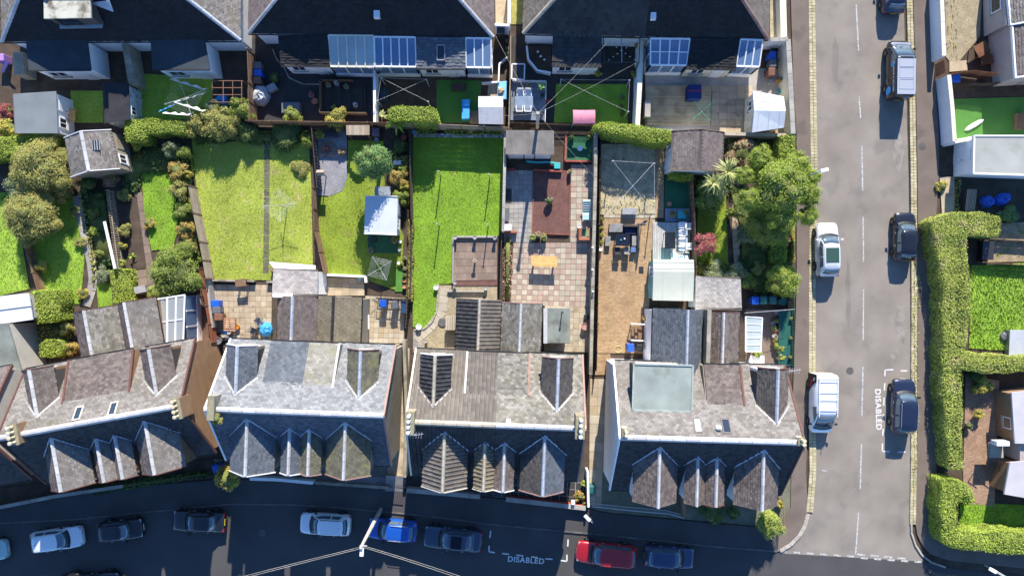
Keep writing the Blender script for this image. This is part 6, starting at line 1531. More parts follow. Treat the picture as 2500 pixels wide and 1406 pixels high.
stones('row of white and grey pebbles along the top of the bright lawn', 'pebbles', [(1010, 330), (1228, 332)], .3, 2, .22, pm('pebble', (.2, .2, .21), (.75, .75, .75), .8, True), .02, .13)
# red chip bed garden
t = thing('store', 'corrugated-roofed store with white doors behind the grey slab yard', 'shed', W(1294, 348))
Q = [W(1236, 318, 2.35), W(1352, 319, 2.35), W(1353, 378, 2.1), W(1234, 377, 2.1)]
for i in range(40):
    k0, k1 = i / 40, (i + .62) / 40
    if 22.5 < i < 24: continue
    MB().sheet([Q[0].lerp(Q[1], k0), Q[0].lerp(Q[1], k1), Q[3].lerp(Q[2], k1), Q[3].lerp(Q[2], k0)], .03).build('corrugation', CORR, t)
MB().sheet([p - Vector((0, 0, .035)) for p in Q], .04).build('roof_deck', CORR, t)
MB().prism(inset(Q, .12), 0, 2.02).build('wall', CONCD, t)
q = inset(Q, .12); a, b = Vector((*q[3], 0)), Vector((*q[2], 0))
if a.x > b.x: a, b = b, a
for k0, k1 in ((.03, .36), (.39, .6), (.63, .97)): MB().bar(a.lerp(b, k0) + Vector((0, -.05, 0)), a.lerp(b, k1) + Vector((0, -.05, 0)), .06, .08, 1.95).build('door', UPVC, t)
patio('grey_slab_yard', [(1233, 416), (1301, 416), (1300, 592), (1230, 592)], 6, 15, SLABG, .04)
area('chip_bed', [(1304, 417), (1393, 417), (1389, 573), (1299, 568)], .07, CHIPS, t=.08)
patio('chequered_patio', [(1253, 593), (1447, 593), (1443, 750), (1246, 745)], 15, 12, [SLABP, SLABC], .04, .028, True)
patio('chequered_path', [(1394, 402), (1450, 402), (1448, 592), (1392, 592)], 4, 14, [SLABP, SLABC], .04, .028, True)
patio('chequered_yard', [(1330, 746), (1443, 750), (1440, 860), (1328, 858)], 8, 8, [SLABB, SLABC], .04, .018, True)
stones('dark scalloped edging of the red chip bed', 'edging', [(1304, 417), (1299, 568), (1345, 572), (1389, 573), (1393, 417)], .07, 1, .16, BRICKR, 0, .16)
wall('low red wall behind the red chip bed', [(1302, 415), (1372, 418)], .4, pm('red_wall', (.32, .08, .06), None, .8), .14); wall('low red wall at the corner of the grey slab yard', [(1233, 413), (1257, 413)], .4, MATS['red_wall'], .14)
area('turf_bed', [(1384, 332), (1452, 332), (1452, 392), (1382, 392)], .15, TURFD, t=.16)
wall('red edging wall round the sunken turf bed', [(1382, 330), (1380, 393), (1452, 394)], .35, MATS['red_wall'], .14)
pot(1416, 362, 7, .4, 'white urn in the middle of the turf bed', WHITE, None, name='stone_urn'); shrub(1396, 336, 9, .7, 'dark', 'leafy plant at the top of the turf bed', 'small_shrub'); shrub(1440, 336, 9, .7, 'dark', 'dark bush in the corner of the turf bed', 'small_shrub')
box_thing('plastic_box', 'box', 'turquoise plastic box below the corrugated store', [(1353, 397), (1368, 397), (1368, 412), (1353, 412)], .04, .5, TURQ)
MB().tube([W(1285, 394, .15), W(1310, 397, .2), W(1335, 396, .15), W(1360, 400, .2)], .09, 6).build('garden_hose', TURQ, label='turquoise netting roll below the corrugated store', cat='netting')
MB().sheet([W(1230, 461, .08), W(1249, 461, .08), W(1249, 494, .08), W(1230, 494, .08)], .03).build('dark_mat', METALD, label='dark rectangular panel on the grey slabs beside the panel wall', cat='panel')
MB().sheet([W(1230, 510, .45), W(1244, 510, .45), W(1243, 540, .45), W(1229, 540, .45)], .03).build('dark_mat', BINGREY, label='dark panel leaning lower down by the panel wall', cat='panel')
t = table(1238, 555, .7, .5, .8, UPVC, 'small white side table with pots by the panel wall'); box_thing('brick_plinth', 'plinth', 'red brick plinth at the end of the pale panel wall', [(1226, 564), (1262, 564), (1262, 569), (1226, 569)], .02, .5, BRICKR)
shrub(1341, 492, 11, 1.0, 'grey', 'variegated potted shrub in the red chip bed', 'small_shrub'); pot(1391, 420, 6, .4, 'terracotta pot with grey plant at the chip bed corner', TERRA, 'grey', .3)
for i, (px, py, lf) in enumerate(((1300, 578, 'lime'), (1314, 574, 'tan'), (1328, 580, 'lime'))): pot(px, py, 8, .5, ['square planter with lime plant below the red chip bed, nearest the panel wall', 'middle pot with dry stems below the red chip bed', 'planter with lime plant below the red chip bed, nearest the chequered path'][i], POTG, lf, .4)
t = thing('garden_bench', 'varnished pine garden bench on the chequered patio', 'bench', W(1327, 648))
for i in range(5): MB().beam(W(1297, 626 + i * 5.2, .9), W(1360, 629 + i * 5.2, .9), .15, .04).build('slat', WOODO, t)
for px in (1303, 1353):
    for py in (631, 648): p = W(px, py, .85); MB().box((p.x, p.y, .04), (.08, .08, .82)).build('leg', WOODO, t)
    MB().beam(W(px, 628, .83), W(px, 650, .83), .08, .08).build('bearer', WOODO, t)
t = thing('deckchair', 'turquoise and white reclining deckchair on the chequered path', 'deckchair', W(1432, 512)); FABT = pm('turq_fabric', (.25, .55, .5), (.7, .75, .72), .8, True)
for i in range(9): MB().beam(W(1424, 490 + i * 5.5, .35 + .08 * max(0, 5 - i)), W(1441, 490 + i * 5.5, .35 + .08 * max(0, 5 - i)), .17, .03).build('strap', FABT, t)
for px in (1423, 1442): MB().tube([W(px, 488, .8), W(px, 515, .34), W(px, 540, .34)], .025, 6).build('frame', UPVC, t); MB().tube([W(px, 538, .34), W(px, 540, .05)], .02, 6).build('leg', UPVC, t)
t = thing('brick_barbecue', 'red brick barbecue with tray by the dividing wall', 'barbecue', W(1428, 568))
for px in (1416, 1441): MB().bar(W(px, 556, .7), W(px, 583, .7), .2, 0.04, .7).build('brick_pier', BRICKR, t)
MB().bar(W(1414, 583, .7), W(1443, 583, .7), .2, .04, .702).build('brick_wall', BRICKR, t); MB().prism([p[:2] for p in WP([(1419, 558), (1438, 558), (1438, 578), (1419, 578)], .75)], .66, .74).build('tray', pm('moss_tray', (.2, .24, .12), None, .9), t)
p = W(1427, 556, 1.0); MB().box((p.x, p.y, .74), (.3, .3, .3)).build('grill', METALD, t); pot(1415, 553, 5, .5, 'white jug on the brick barbecue ledge', WHITE, None, name='jug')
pot(1428, 797, 9, .5, 'pink square tub on the lower chequered yard', pm('pink_tub', (.42, .24, .2), None, .8), None); box_thing('garden_chair_box', 'box', 'black bucket by the dividing wall in the lower yard', [(1427, 768), (1437, 768), (1437, 780), (1427, 780)], .04, .5, BLACKP)
wall('grey capped dividing wall between chequered patio and block-paved yard', [(1455, 322), (1453, 460), (1449, 620), (1442, 915)], 1.45, CONCD, .2, CONCD)
fence_boards('dark brown fence along the block-paved yard', [(1466, 335), (1463, 600), (1457, 905)], 1.2, WOODK, 5, WOODB)
for i, (px, py) in enumerate(((1446, 605), (1446, 659), (1447, 712))): MB().lathe([(.05, 1.5), (.05, 1.75), (.1, 1.78), (.02, 1.88)], (W(px, py, 1.6).x, W(px, py, 1.6).y, 0), 8).build('lantern', UPVC, label=['white lantern on the dividing wall, topmost', 'white lantern on the dividing wall, middle', 'white lantern on the dividing wall, lowest'][i], cat='lantern', group='lanterns on the dividing wall')
# block-paved yard
area('gravel_patch', [(1468, 352), (1600, 352), (1600, 522), (1466, 524)], .03, pm('gravel_weedy', (.33, .28, .17), (.45, .38, .25), .95, True, (1.5, .3), (14, .45), .8, 30, ((.1, .13, .03), 1.6, .6, .7)))
def blocks(name, label, quad, bl, bw, mat, z=.05):
    Q = WP(quad, z); m = MB(); n_j = max(1, round((Q[3] - Q[0]).length / bw)); n_i = max(1, round((Q[1] - Q[0]).length / bl))
    t = thing(name, None, None, Q[0]); t['kind'] = 'structure'
    MB().prism([p[:2] for p in Q], -.02, z - .012).build('bedding', pm('block_joint', (.2, .13, .07), None, .9), t)
    for j in range(n_j):
        for i in range(n_i + 1):
            a0, a1 = max(0, (i - (j % 2) * .5) / n_i), min(1, (i + 1 - (j % 2) * .5) / n_i)
            if a1 - a0 < .01: continue
            f = lambda a, b: Q[0].lerp(Q[1], a).lerp(Q[3].lerp(Q[2], a), b)
            ga, gb = .04 / n_i, .07 / n_j
            p = [f(a0 + ga, (j + 1) / n_j - gb), f(a1 - ga, (j + 1) / n_j - gb), f(a1 - ga, j / n_j + gb), f(a0 + ga, j / n_j + gb)]; zz = z + RNG.uniform(-.004, .004)
            m.add([(q.x, q.y, z - .03) for q in p] + [(q.x, q.y, zz) for q in p], [(4, 5, 6, 7), (0, 1, 5, 4), (1, 2, 6, 5), (2, 3, 7, 6), (3, 0, 4, 7)])
    m.build('blocks', mat, t)['kind'] = 'stuff'
blocks('block_paved_yard', '', [(1466, 532), (1594, 532), (1580, 862), (1456, 862)], .22, .11, BLOCK)
blocks('block_path', '', [(1601, 345), (1622, 345), (1620, 532), (1599, 532)], .22, .11, BLOCK)
blocks('block_yard', '', [(1456, 864), (1490, 864), (1490, 915), (1452, 915)], .22, .11, BLOCK)
blocks('red_path', '', [(2358, 912), (2440, 930), (2428, 1236), (2350, 1228)], .22, .11, pm('red_block', (.3, .19, .13), (.4, .27, .19), .9, True, (1, .2), (18, .15)))
slab_path('edging_slabs', [(1474, 528), (1600, 529)], .26, SLABC, .45, .08); slab_path('edging_slabs', [(1596, 535), (1594, 610)], .2, SLABC, .45, .08)
clothes_posts(['clothes post at the upper left of the weedy gravel', 'clothes post at the upper right of the weedy gravel', 'clothes post at the lower right of the weedy gravel'], [(1487, 404), (1585, 410), (1586, 528)], 2.1, 'clothes posts of the weedy gravel', [(0, 1, 'clothes line along the top of the weedy gravel'), (0, 2, 'clothes line crossing the weedy gravel'), (1, 2, 'clothes line down the side of the weedy gravel')])
MB().tube([W(1597, 398, 2.05), W(1480, 525, 2.0)], .009, 4).build('clothes_line', CLOTHW, label='clothes line crossing the weedy gravel the other way', cat='clothes line')
RATT = pm('rattan_dark', (.035, .033, .035), (.055, .052, .055), .7, True); CUSH = pm('navy_cushion', (.02, .03, .07), None, .9); GREYC = pm('grey_cushion', (.2, .2, .2), (.25, .25, .25), .9, True)
t = thing('corner_sofa', 'dark rattan corner sofa beside the glass dining table', 'sofa', W(1542, 575))
MB().prism([p[:2] for p in WP([(1524, 551), (1560, 552), (1560, 602), (1543, 602), (1543, 570), (1524, 570)], .4)], .05, .4).build('base', RATT, t); MB().prism([p[:2] for p in WP([(1526, 557), (1553, 558), (1553, 572), (1526, 570)], .5)], .402, .52).build('seat_cushion', CUSH, t); MB().prism([p[:2] for p in WP([(1543, 576), (1554, 576), (1554, 600), (1543, 600)], .5)], .402, .52).build('seat_cushion', GREYC, t)
MB().bar(W(1523, 551, .8), W(1561, 552, .8), .15, .05, .8).build('backrest', RATT, t); MB().bar(W(1559, 553, .8), W(1559, 603, .8), .15, .05, .8).build('backrest', RATT, t)
t = table(1520, 586, 1.15, .95, .72, pm('dark_glass_top', (.015, .02, .035), None, .08, nz=None, fine=None), 'dark glass dining table on the block-paved yard', 0, RATT); MB().lathe([(.06, .72), (.06, .82)], (-.15, 0, 0), 10).build('cup', TURQ, t, local=True); MB().lathe([(.06, .72), (.06, .8)], (.15, .1, 0), 10).build('bowl', WHITE, t, local=True)
box_thing('ottoman', 'ottoman', 'large grey rattan ottoman above the dining table', [(1488, 546), (1520, 546), (1520, 567), (1487, 567)], .05, .45, RATT, GREYC); box_thing('ottoman', 'ottoman', 'small grey rattan stool left of the dining table', [(1478, 577), (1491, 577), (1490, 601), (1477, 601)], .05, .45, RATT, GREYC); box_thing('ottoman', 'ottoman', 'blue topped stool at the lower corner of the dining table', [(1541, 603), (1552, 603), (1552, 616), (1540, 616)], .05, .5, RATT, pm('blue_top', (.08, .16, .35), None, .8))
for i, px in enumerate((1507, 1530)): chair(px, 611, PI, RATT, ['dark rattan chair below the dining table, nearer the dividing wall', 'dark rattan chair below the dining table, nearer the deck'][i], 'rattan dining chairs', .48, GREYC if i else RATT)
box_thing('planter', 'planter', 'grey trough planter on the cream edging slabs', [(1520, 508), (1555, 508), (1555, 524), (1519, 524)], .05, .5, METALS, POTG)
t = thing('parasol', 'closed parasol on a cross foot beside the cream edging', 'parasol', W(1566, 546)); MB().beam((-.35, 0, .08), (.35, 0, .08), .09, .06).build('foot', METALS, t, local=True); MB().beam((0, -.35, .02), (0, .35, .02), .09, .05).build('foot', METALS, t, local=True); MB().lathe([(.03, .03), (.03, 1.2), (.1, 1.25), (.07, 2.2), (.02, 2.35)], (0, 0, 0), 10).build('closed_canopy', WOODK, t, local=True)
MB().sheet([W(1560, 651, .08), W(1571, 651, .08), W(1571, 667, .08), W(1560, 667, .08)], .02).build('drain_cover', METALD, label='square dark drain cover on the block paving', cat='drain cover')
wheelie_bin(1540, 849, BINBLUE, 'blue wheelie bin by the white wing of the end house'); wheelie_bin(1562, 850, BLACKP, 'black wheelie bin by the white wing of the end house')
t = thing('steps', 'timber landing with white rails at the side door of the end house', 'steps', W(1560, 810))
for i in range(3): MB().box(W(1546 + i * 8, 811, .2 + i * .18), (.3, 1.0, .08)).build('tread', WOODB, t)
for py in (790, 830): MB().beam(W(1541, py, .9), W(1578, py + 2, 1.0), .1, .08).build('rail', UPVC, t); MB().beam(W(1541, py, .9), W(1541, py, .02), .08, .08).build('post', UPVC, t)
MB().tube([W(1510 + 10 * math.cos(a) , 852 + 8 * math.sin(a), .1) for a in [i * .7 for i in range(22)]], .02, 5).build('garden_hose', pm('hose', (.6, .6, .25), None, .6), label='coiled yellow hose beside the blue bin', cat='hose')
spiky(1572, 777, 9, .7, 'autumn', 'orange spiky potted plant by the white wing', 'potted_plant', 16, width=.03)
for i, (px, py) in enumerate(((1470, 536), (1469, 558), (1468, 575), (1467, 592))): shrub(px, py, 7, .7, ['mid', 'yellow', 'lime', 'mid'][i], ['leafy plant, topmost on the dark brown fence', 'yellow plant, second on the dark brown fence', 'lime plant, third on the dark brown fence', 'leafy plant, lowest on the dark brown fence'][i], 'climbing_plant', 'plant')
for i, (px, py) in enumerate(((1460, 740), (1459, 790), (1458, 820))): shrub(px, py, 5, .7, ['bright', 'autumn', 'lime'][i], ['bright climber beside the round wall lamp', 'rusty climber low on the dark brown fence', 'lime climber low on the dark brown fence'][i], 'climbing_plant', 'plant')
pot(1466, 608, 5, .5, 'white lantern pot on the block paving', WHITE, None)
# turf, deck and green shed
area('turf_bed', [(1624, 434), (1682, 434), (1682, 508), (1622, 508)], .06, TURFD)
area('blue_slab', [(1624, 509), (1684, 509), (1684, 541), (1624, 541)], .05, pm('blue_slab_m', (.25, .3, .38), None, .8))
pot(1641, 523, 9, .35, 'pot with dry pink stems on the blue slab', POTG, 'tan', .4); box_thing('planter', 'planter', 'teal square planter on the blue slab', [(1654, 514), (1676, 514), (1676, 534), (1654, 534)], .05, .45, BINTEAL, TURQ); shrub(1674, 516, 8, .9, 'grey', 'variegated plant in the teal planter', 'small_shrub'); pot(1634, 498, 6, .25, 'tan round dish on the dark turf', TERRA, None); 
deck('deck', 'pale grey timber deck above the green-grey shed', [(1595, 542), (1686, 544), (1684, 636), (1593, 634)], 22, WOODG, .2, 'y')
t = table(1635, 587, .85, 1.35, .75, pm('black_table', (.02, .024, .03), None, .2), 'black rectangular table on the pale grey deck', 0, METALD); t.location.z = .2
for i, (px, py) in enumerate(((1662, 551), (1663, 570), (1663, 588), (1663, 605), (1679, 553), (1681, 602))): c = chair(px, py, -PI / 2 if i < 4 else PI / 2, UPVC, ['white garden chair, topmost along the grey deck edge', 'white garden chair, second along the grey deck edge', 'white garden chair, third along the grey deck edge', 'white garden chair, lowest along the grey deck edge', 'white garden chair stacked at the fence, upper', 'white garden chair stacked at the fence, lower'][i], 'white chairs on the grey deck', .46); c.location.z = .2
t = thing('sun_lounger', 'white fabric sun lounger beside the green-grey shed', 'sun lounger', W(1655, 623)); m = MB()
for i in range(7): MB().beam(W(1640 + i * 6, 618 + i, .5 + (.06 * (i - 3) if i > 3 else 0)), W(1642 + i * 6, 634, .5 + (.06 * (i - 3) if i > 3 else 0)), .2, .03).build('strap', CLOTHW, t)
for py in (617, 634): MB().tube([W(1638, py, .48), W(1682, py, .6)], .025, 6).build('frame', UPVC, t)
for px in (1642, 1678): MB().tube([W(px, 618, .46), W(px, 618, .2), ], .02, 6).build('leg', UPVC, t); MB().tube([W(px, 633, .46), W(px, 633, .2)], .02, 6).build('leg', UPVC, t)
gable_shed('green-grey felt-roofed summerhouse with turquoise walls', [(1594, 633), (1694, 634), (1692, 735), (1593, 733)], 2.35, .2, pm('felt_sage', (.4, .43, .37), (.45, .48, .42), .85, False, (.6, .08), (20, .05)), pm('turq_wall', (.2, .45, .43), None, .8), 'x', flat_=True, bands=2, skew=.3, win=True)
fence_planks('brown plank fence between the grey deck and the tree garden', [(1692, 432), (1698, 560), (1701, 690)], 1.5, WOODB, .15)
gable_shed('stone-slated outhouse with white front under the clipped hedge end', [(1641, 320), (1768, 323), (1765, 420), (1635, 416)], 2.5, .8, SL_PURP, WHITE, 'y', None, skew=.52, trim=WOODB)
an = thing('store', 'pale slate lean-to store beside the turquoise summerhouse', 'outbuilding', W(1752, 715)); Q = [W(1698, 674, 2.4), W(1808, 676, 2.4), W(1811, 758, 2.7), W(1697, 756, 2.7)]
MB().sheet(Q, .1).build('roof_deck', ROOFU, an); roof_plane(an, [p + Vector((0, 0, .012)) for p in Q], slate('slate_store', (.3, .28, .26), (.4, .38, .35))); MB().prism(inset(Q, .15), 0, 2.28).build('wall', WHITE, an)
slab_path('garden_path', [(1797, 445), (1795, 560), (1800, 640)], .5, SLABB, .55, .05)
wheelie_bin(1844, 734, BINBLUE, 'blue wheelie bin beside the two green bins'); wheelie_bin(1864, 733, BINTEAL, 'green wheelie bin next to the blue one'); wheelie_bin(1887, 733, BINTEAL, 'green wheelie bin next to the round water butt'); pot(1912, 736, 9, .9, 'round green water butt by the green corner fence', BINTEAL, None, name='water_butt')
area('side_yard', [(1820, 755), (1936, 755), (1936, 895), (1820, 900)], .03, SLABR)
GRNP = pm('green_panel', (.015, .09, .075), (.02, .11, .09), .7, True)
fence_planks('dark green slatted fence along the pavement', [(1938, 690), (1940, 755), (1939, 898)], 1.1, GRNP, .2, .04)
MB().sheet([W(1902, 758, .6), W(1932, 758, .6), W(1930, 893, .6), W(1900, 893, .6)], .04).build('plant_shelf', GRNP, label='dark green plant shelf along the inside of the pavement fence', cat='shelf')
MB().tube([W(1818, 764, 2.2), W(1940, 755, 2.0)], .015, 5).build('clothes_line', GALV, label='pale washing line above the pots of the end house', cat='clothes line')
for i, (px, py, r, mt, lf) in enumerate(((1896, 763, 6, POTG, None), (1909, 770, 6, METALD, 'dark'), (1888, 790, 6, POTG, None), (1889, 800, 6, POTG, 'mid'), (1895, 784, 5, TERRA, 'bright'), (1910, 804, 8, WHITE, 'white'), (1893, 808, 6, TERRA, 'red'), (1903, 822, 7, REDP, 'red'), (1893, 832, 6, TERRA, 'yellow'), (1892, 820, 6, WHITE, 'white'), (1906, 835, 6, POTG, 'lime'), (1896, 842, 6, TERRA, 'lime'))):
    pot(px, py, r, .35, ['empty grey pot nearest the washing line', 'black pot with dark plant under the shelf', 'empty grey pot left of the bright herb', 'grey pot with green plant below the empty one', 'terracotta pot with bright herb', 'large white pot of white flowers', 'terracotta pot with red flowers above the white blooms', 'red pot with red flowers beside the shelf', 'terracotta pot with yellow flowers', 'white pot with white blooms among the flowers', 'grey pot with lime plant by the shelf', 'terracotta pot with lime plant low in the row'][i], mt, lf, .3)
for i, (px, py) in enumerate(((1932, 778), (1931, 825), (1930, 872))): pot(px, py, 4, .2, ['terracotta pot on the green shelf, topmost', 'terracotta pot on the green shelf, middle', 'terracotta pot on the green shelf, lowest'][i], TERRA, 'mid', .15, 'pots on the green shelf', z=.6)
MB().sheet([W(1832, 868, .06), W(1866, 868, .06), W(1866, 890, .06), W(1820, 892, .06)], .03).build('white_sheet', UPVC, label='white board lying by the back wall of the end house', cat='board')
# ------------------------------------------------------------------ trees, hedges, shrubs
hedge([(-60, 338), (40, 330), (113, 322), (126, 345), (95, 366), (30, 386), (-60, 390)], 2.2, 'bright', 'shaggy bright hedge below the blue-grey felt shed', wob=.14)
hedge([(300, 296), (352, 288), (420, 292), (450, 296), (448, 325), (400, 322), (356, 326), (350, 345), (304, 345)], 1.9, 'hedge', 'clipped L-shaped hedge below the rotary dryer with sheets', wob=.12)
hedge([(70, 712), (140, 706), (146, 780), (86, 792)], 1.9, 'hedge', 'square clipped hedge beside the pale metal store roof')
hedge([(92, 840), (110, 830), (145, 833), (152, 855), (140, 870), (96, 872)], 1.4, 'hedge', 'rounded clipped hedge beside the roughcast extension')
hedge([(265, 660), (314, 656), (325, 738), (275, 743)], 1.1, 'hedge', 'long clipped hedge at the foot of the picket fence', wob=.12)
hedge([(946, 266), (960, 259), (1050, 259), (1064, 268), (1066, 290), (1050, 297), (960, 294), (946, 286)], 3.1, 'hedge', 'rounded clipped hedge with a browned hole below the bark yard')
hedge([(1450, 305), (1475, 297), (1540, 302), (1640, 318), (1640, 345), (1600, 347), (1500, 328), (1455, 315)], 2.6, 'hedge', 'long clipped hedge between shaded lawn and stone-slated outhouse', wob=.12)
hedge([(1908, 330), (1943, 329), (1945, 378), (1906, 380)], 2.0, 'hedge', 'square clipped hedge at the pavement corner above the big tree')
hedge([(2275, 540), (2318, 520), (2385, 516), (2442, 527), (2448, 541), (2442, 577), (2402, 575), (2361, 574), (2366, 640), (2375, 690), (2371, 750), (2366, 820), (2358, 860), (2430, 868), (2560, 872), (2560, 905), (2430, 912), (2352, 905), (2354, 976), (2352, 1060), (2356, 1130), (2352, 1148), (2322, 1146), (2314, 1060), (2306, 960), (2304, 880), (2306, 770), (2303, 700), (2290, 620)], 2.0, 'hedgeb', 'tall long hedge along the pavement of the side road', 300, .058)
hedge([(2300, 1172), (2345, 1172), (2374, 1194), (2384, 1228), (2352, 1226), (2342, 1232), (2341, 1290), (2350, 1299), (2450, 1298), (2560, 1306), (2560, 1362), (2452, 1352), (2330, 1340), (2306, 1325), (2298, 1260)], 2.0, 'hedge', 'corner hedge wrapping the lower right garden', 300, .058)
hedge([(1640, 421), (1695, 424), (1694, 436), (1640, 434)], 1.6, 'bright', 'strip of ivy under the white front of the outhouse')
hedge([(1892, 565), (1928, 560), (1922, 640), (1886, 640)], 1.3, 'bright', 'bright yellow-green hedge inside the pavement boundary')
hedge([(1936, 540), (1942, 540), (1942, 640), (1935, 640)], .9, 'yellow', 'golden strip of hedge at the pavement edge')
hedge([(996, 536), (1007, 536), (1006, 735), (995, 735)], .7, 'olive', 'narrow strip of ivy along the dark plank fence')
hedge([(1230, 572), (1252, 574), (1248, 738), (1228, 738)], .35, 'tan', 'low dry plants in the soil bed beside the chequered patio', 40, .07)
hedge([(215, 1190), (330, 1172), (500, 1150), (512, 1163), (340, 1190), (225, 1210)], .5, 'dark', 'low dark planting in front of the brown harled house', 60, .1)
T = tree
for pts, h, lf, lab, dn in (
 ([(195, 470), (255, 465), (278, 650), (240, 660), (224, 600), (210, 540)], .4, 'dark', 'mixed low planting between curved path and picket fence', 55), ([(190, 470), (200, 470), (232, 640), (228, 700), (218, 640)], .3, 'olive', 'flowering edge along the curved path', 60), ([(55, 430), (160, 425), (182, 478), (110, 482), (62, 590), (40, 560)], .35, 'olive', 'low growth under the two olive trees', 50), ([(425, 380), (462, 390), (480, 560), (492, 640), (450, 650), (438, 560)], .5, 'mid', 'mixed border between oval lawn and board fence', 70), ([(295, 380), (400, 350), (440, 350), (425, 420), (345, 425), (330, 470), (300, 475)], .35, 'dark', 'shaded planting below the L-shaped hedge', 60),
 ([(470, 322), (752, 320), (748, 340), (640, 352), (560, 345), (480, 352)], .35, 'dark', 'weedy strip along the head of the widest lawn', 60), ([(1772, 440), (1860, 470), (1938, 560), (1932, 725), (1842, 718), (1808, 650), (1806, 560)], .3, 'dark', 'shaded ground planting of the tree garden', 50), ([(1700, 436), (1770, 440), (1772, 472), (1700, 472)], .4, 'mid', 'planting round the foot of the palm lilies', 60), ([(1700, 640), (1775, 640), (1800, 655), (1800, 674), (1700, 672)], .4, 'mid', 'border above the lean-to store', 60), ([(85, 790), (165, 770), (172, 870), (92, 875)], .3, 'olive', 'weedy bed beside the roughcast extension', 50), ([(960, 380), (998, 380), (998, 500), (975, 500)], .4, 'olive', 'mixed border beside the tall plank fence', 60), ([(2334, 436), (2345, 436), (2345, 516), (2334, 516)], .3, 'olive', 'weeds at the edge of the dark yard', 40), ([(1772, 332), (1900, 334), (1900, 360), (1840, 400), (1772, 400)], .4, 'dark', 'shaded undergrowth beside the stone-slated outhouse', 50)):
    t = hedge(pts, h, lf, lab, dn, .1, 'ground_planting', wob=.2); t['kind'] = 'stuff'; t['category'] = 'planting'
T(100, 405, 66, 3.6, 'olive', 'broad olive green tree beside the slate-roofed outhouse', 'x', 0, 1.0, 1.7, boughs=((40, 35, .45), (-48, 20, .45), (15, -52, .42), (-30, 45, .4), (50, -22, .36)))
T(78, 530, 62, 3.2, 'olive', 'olive green tree beside the broken low fence', 'x', 1, .95, 1.5, boughs=((45, 20, .42), (-42, -22, .42), (-12, 45, .45), (30, -42, .36)))
T(432, 662, 57, 3.6, 'mid', 'dense leafy tree beside the long weathered fence', 'l', 1, 1.1, 1.8, boughs=((38, 25, .42), (-36, 30, .42), (10, -46, .42), (-20, 55, .4)))
T(908, 393, 44, 5.2, 'conifer', 'round feathery conifer in the garden with the white-blue shed', 'l', 2, 1.02, 1.9)
T(1900, 455, 64, 6.2, 'bright', 'largest tree of the picture, overhanging the pavement', 'x', 2, .98, 2.3, trunk_r=.24, boughs=((64, 18, .52), (-66, 26, .5), (10, 70, .6), (-40, -62, .5), (48, -50, .55), (-76, -24, .36), (66, 66, .4), (76, -18, .34)))
T(1872, 548, 58, 4.0, 'mid', 'lower leafy tree under the largest one', 'x', 1, .8, 1.8, rz=1.9, trunk_r=.2)
T(1720, 597, 31, 2.2, 'acer', 'red leafed maple beside the brown plank fence', 'm', 1, 1.1, 1.0, trunk_r=.06)
T(1908, 685, 40, 3.0, 'bright', 'bushy bright conifer beside the pavement above the bins', 'l', 0, 1.05, 1.6)
T(1882, 1278, 34, 2.6, 'lime', 'bright leafy bush at the corner of the end house front garden', 'l', 1, 1.0, 1.3)
T(554, 1168, 31, 2.4, 'yellow', 'golden round bush at the front corner of the grey slate house', 'm', 2, 1.0, 1.1)
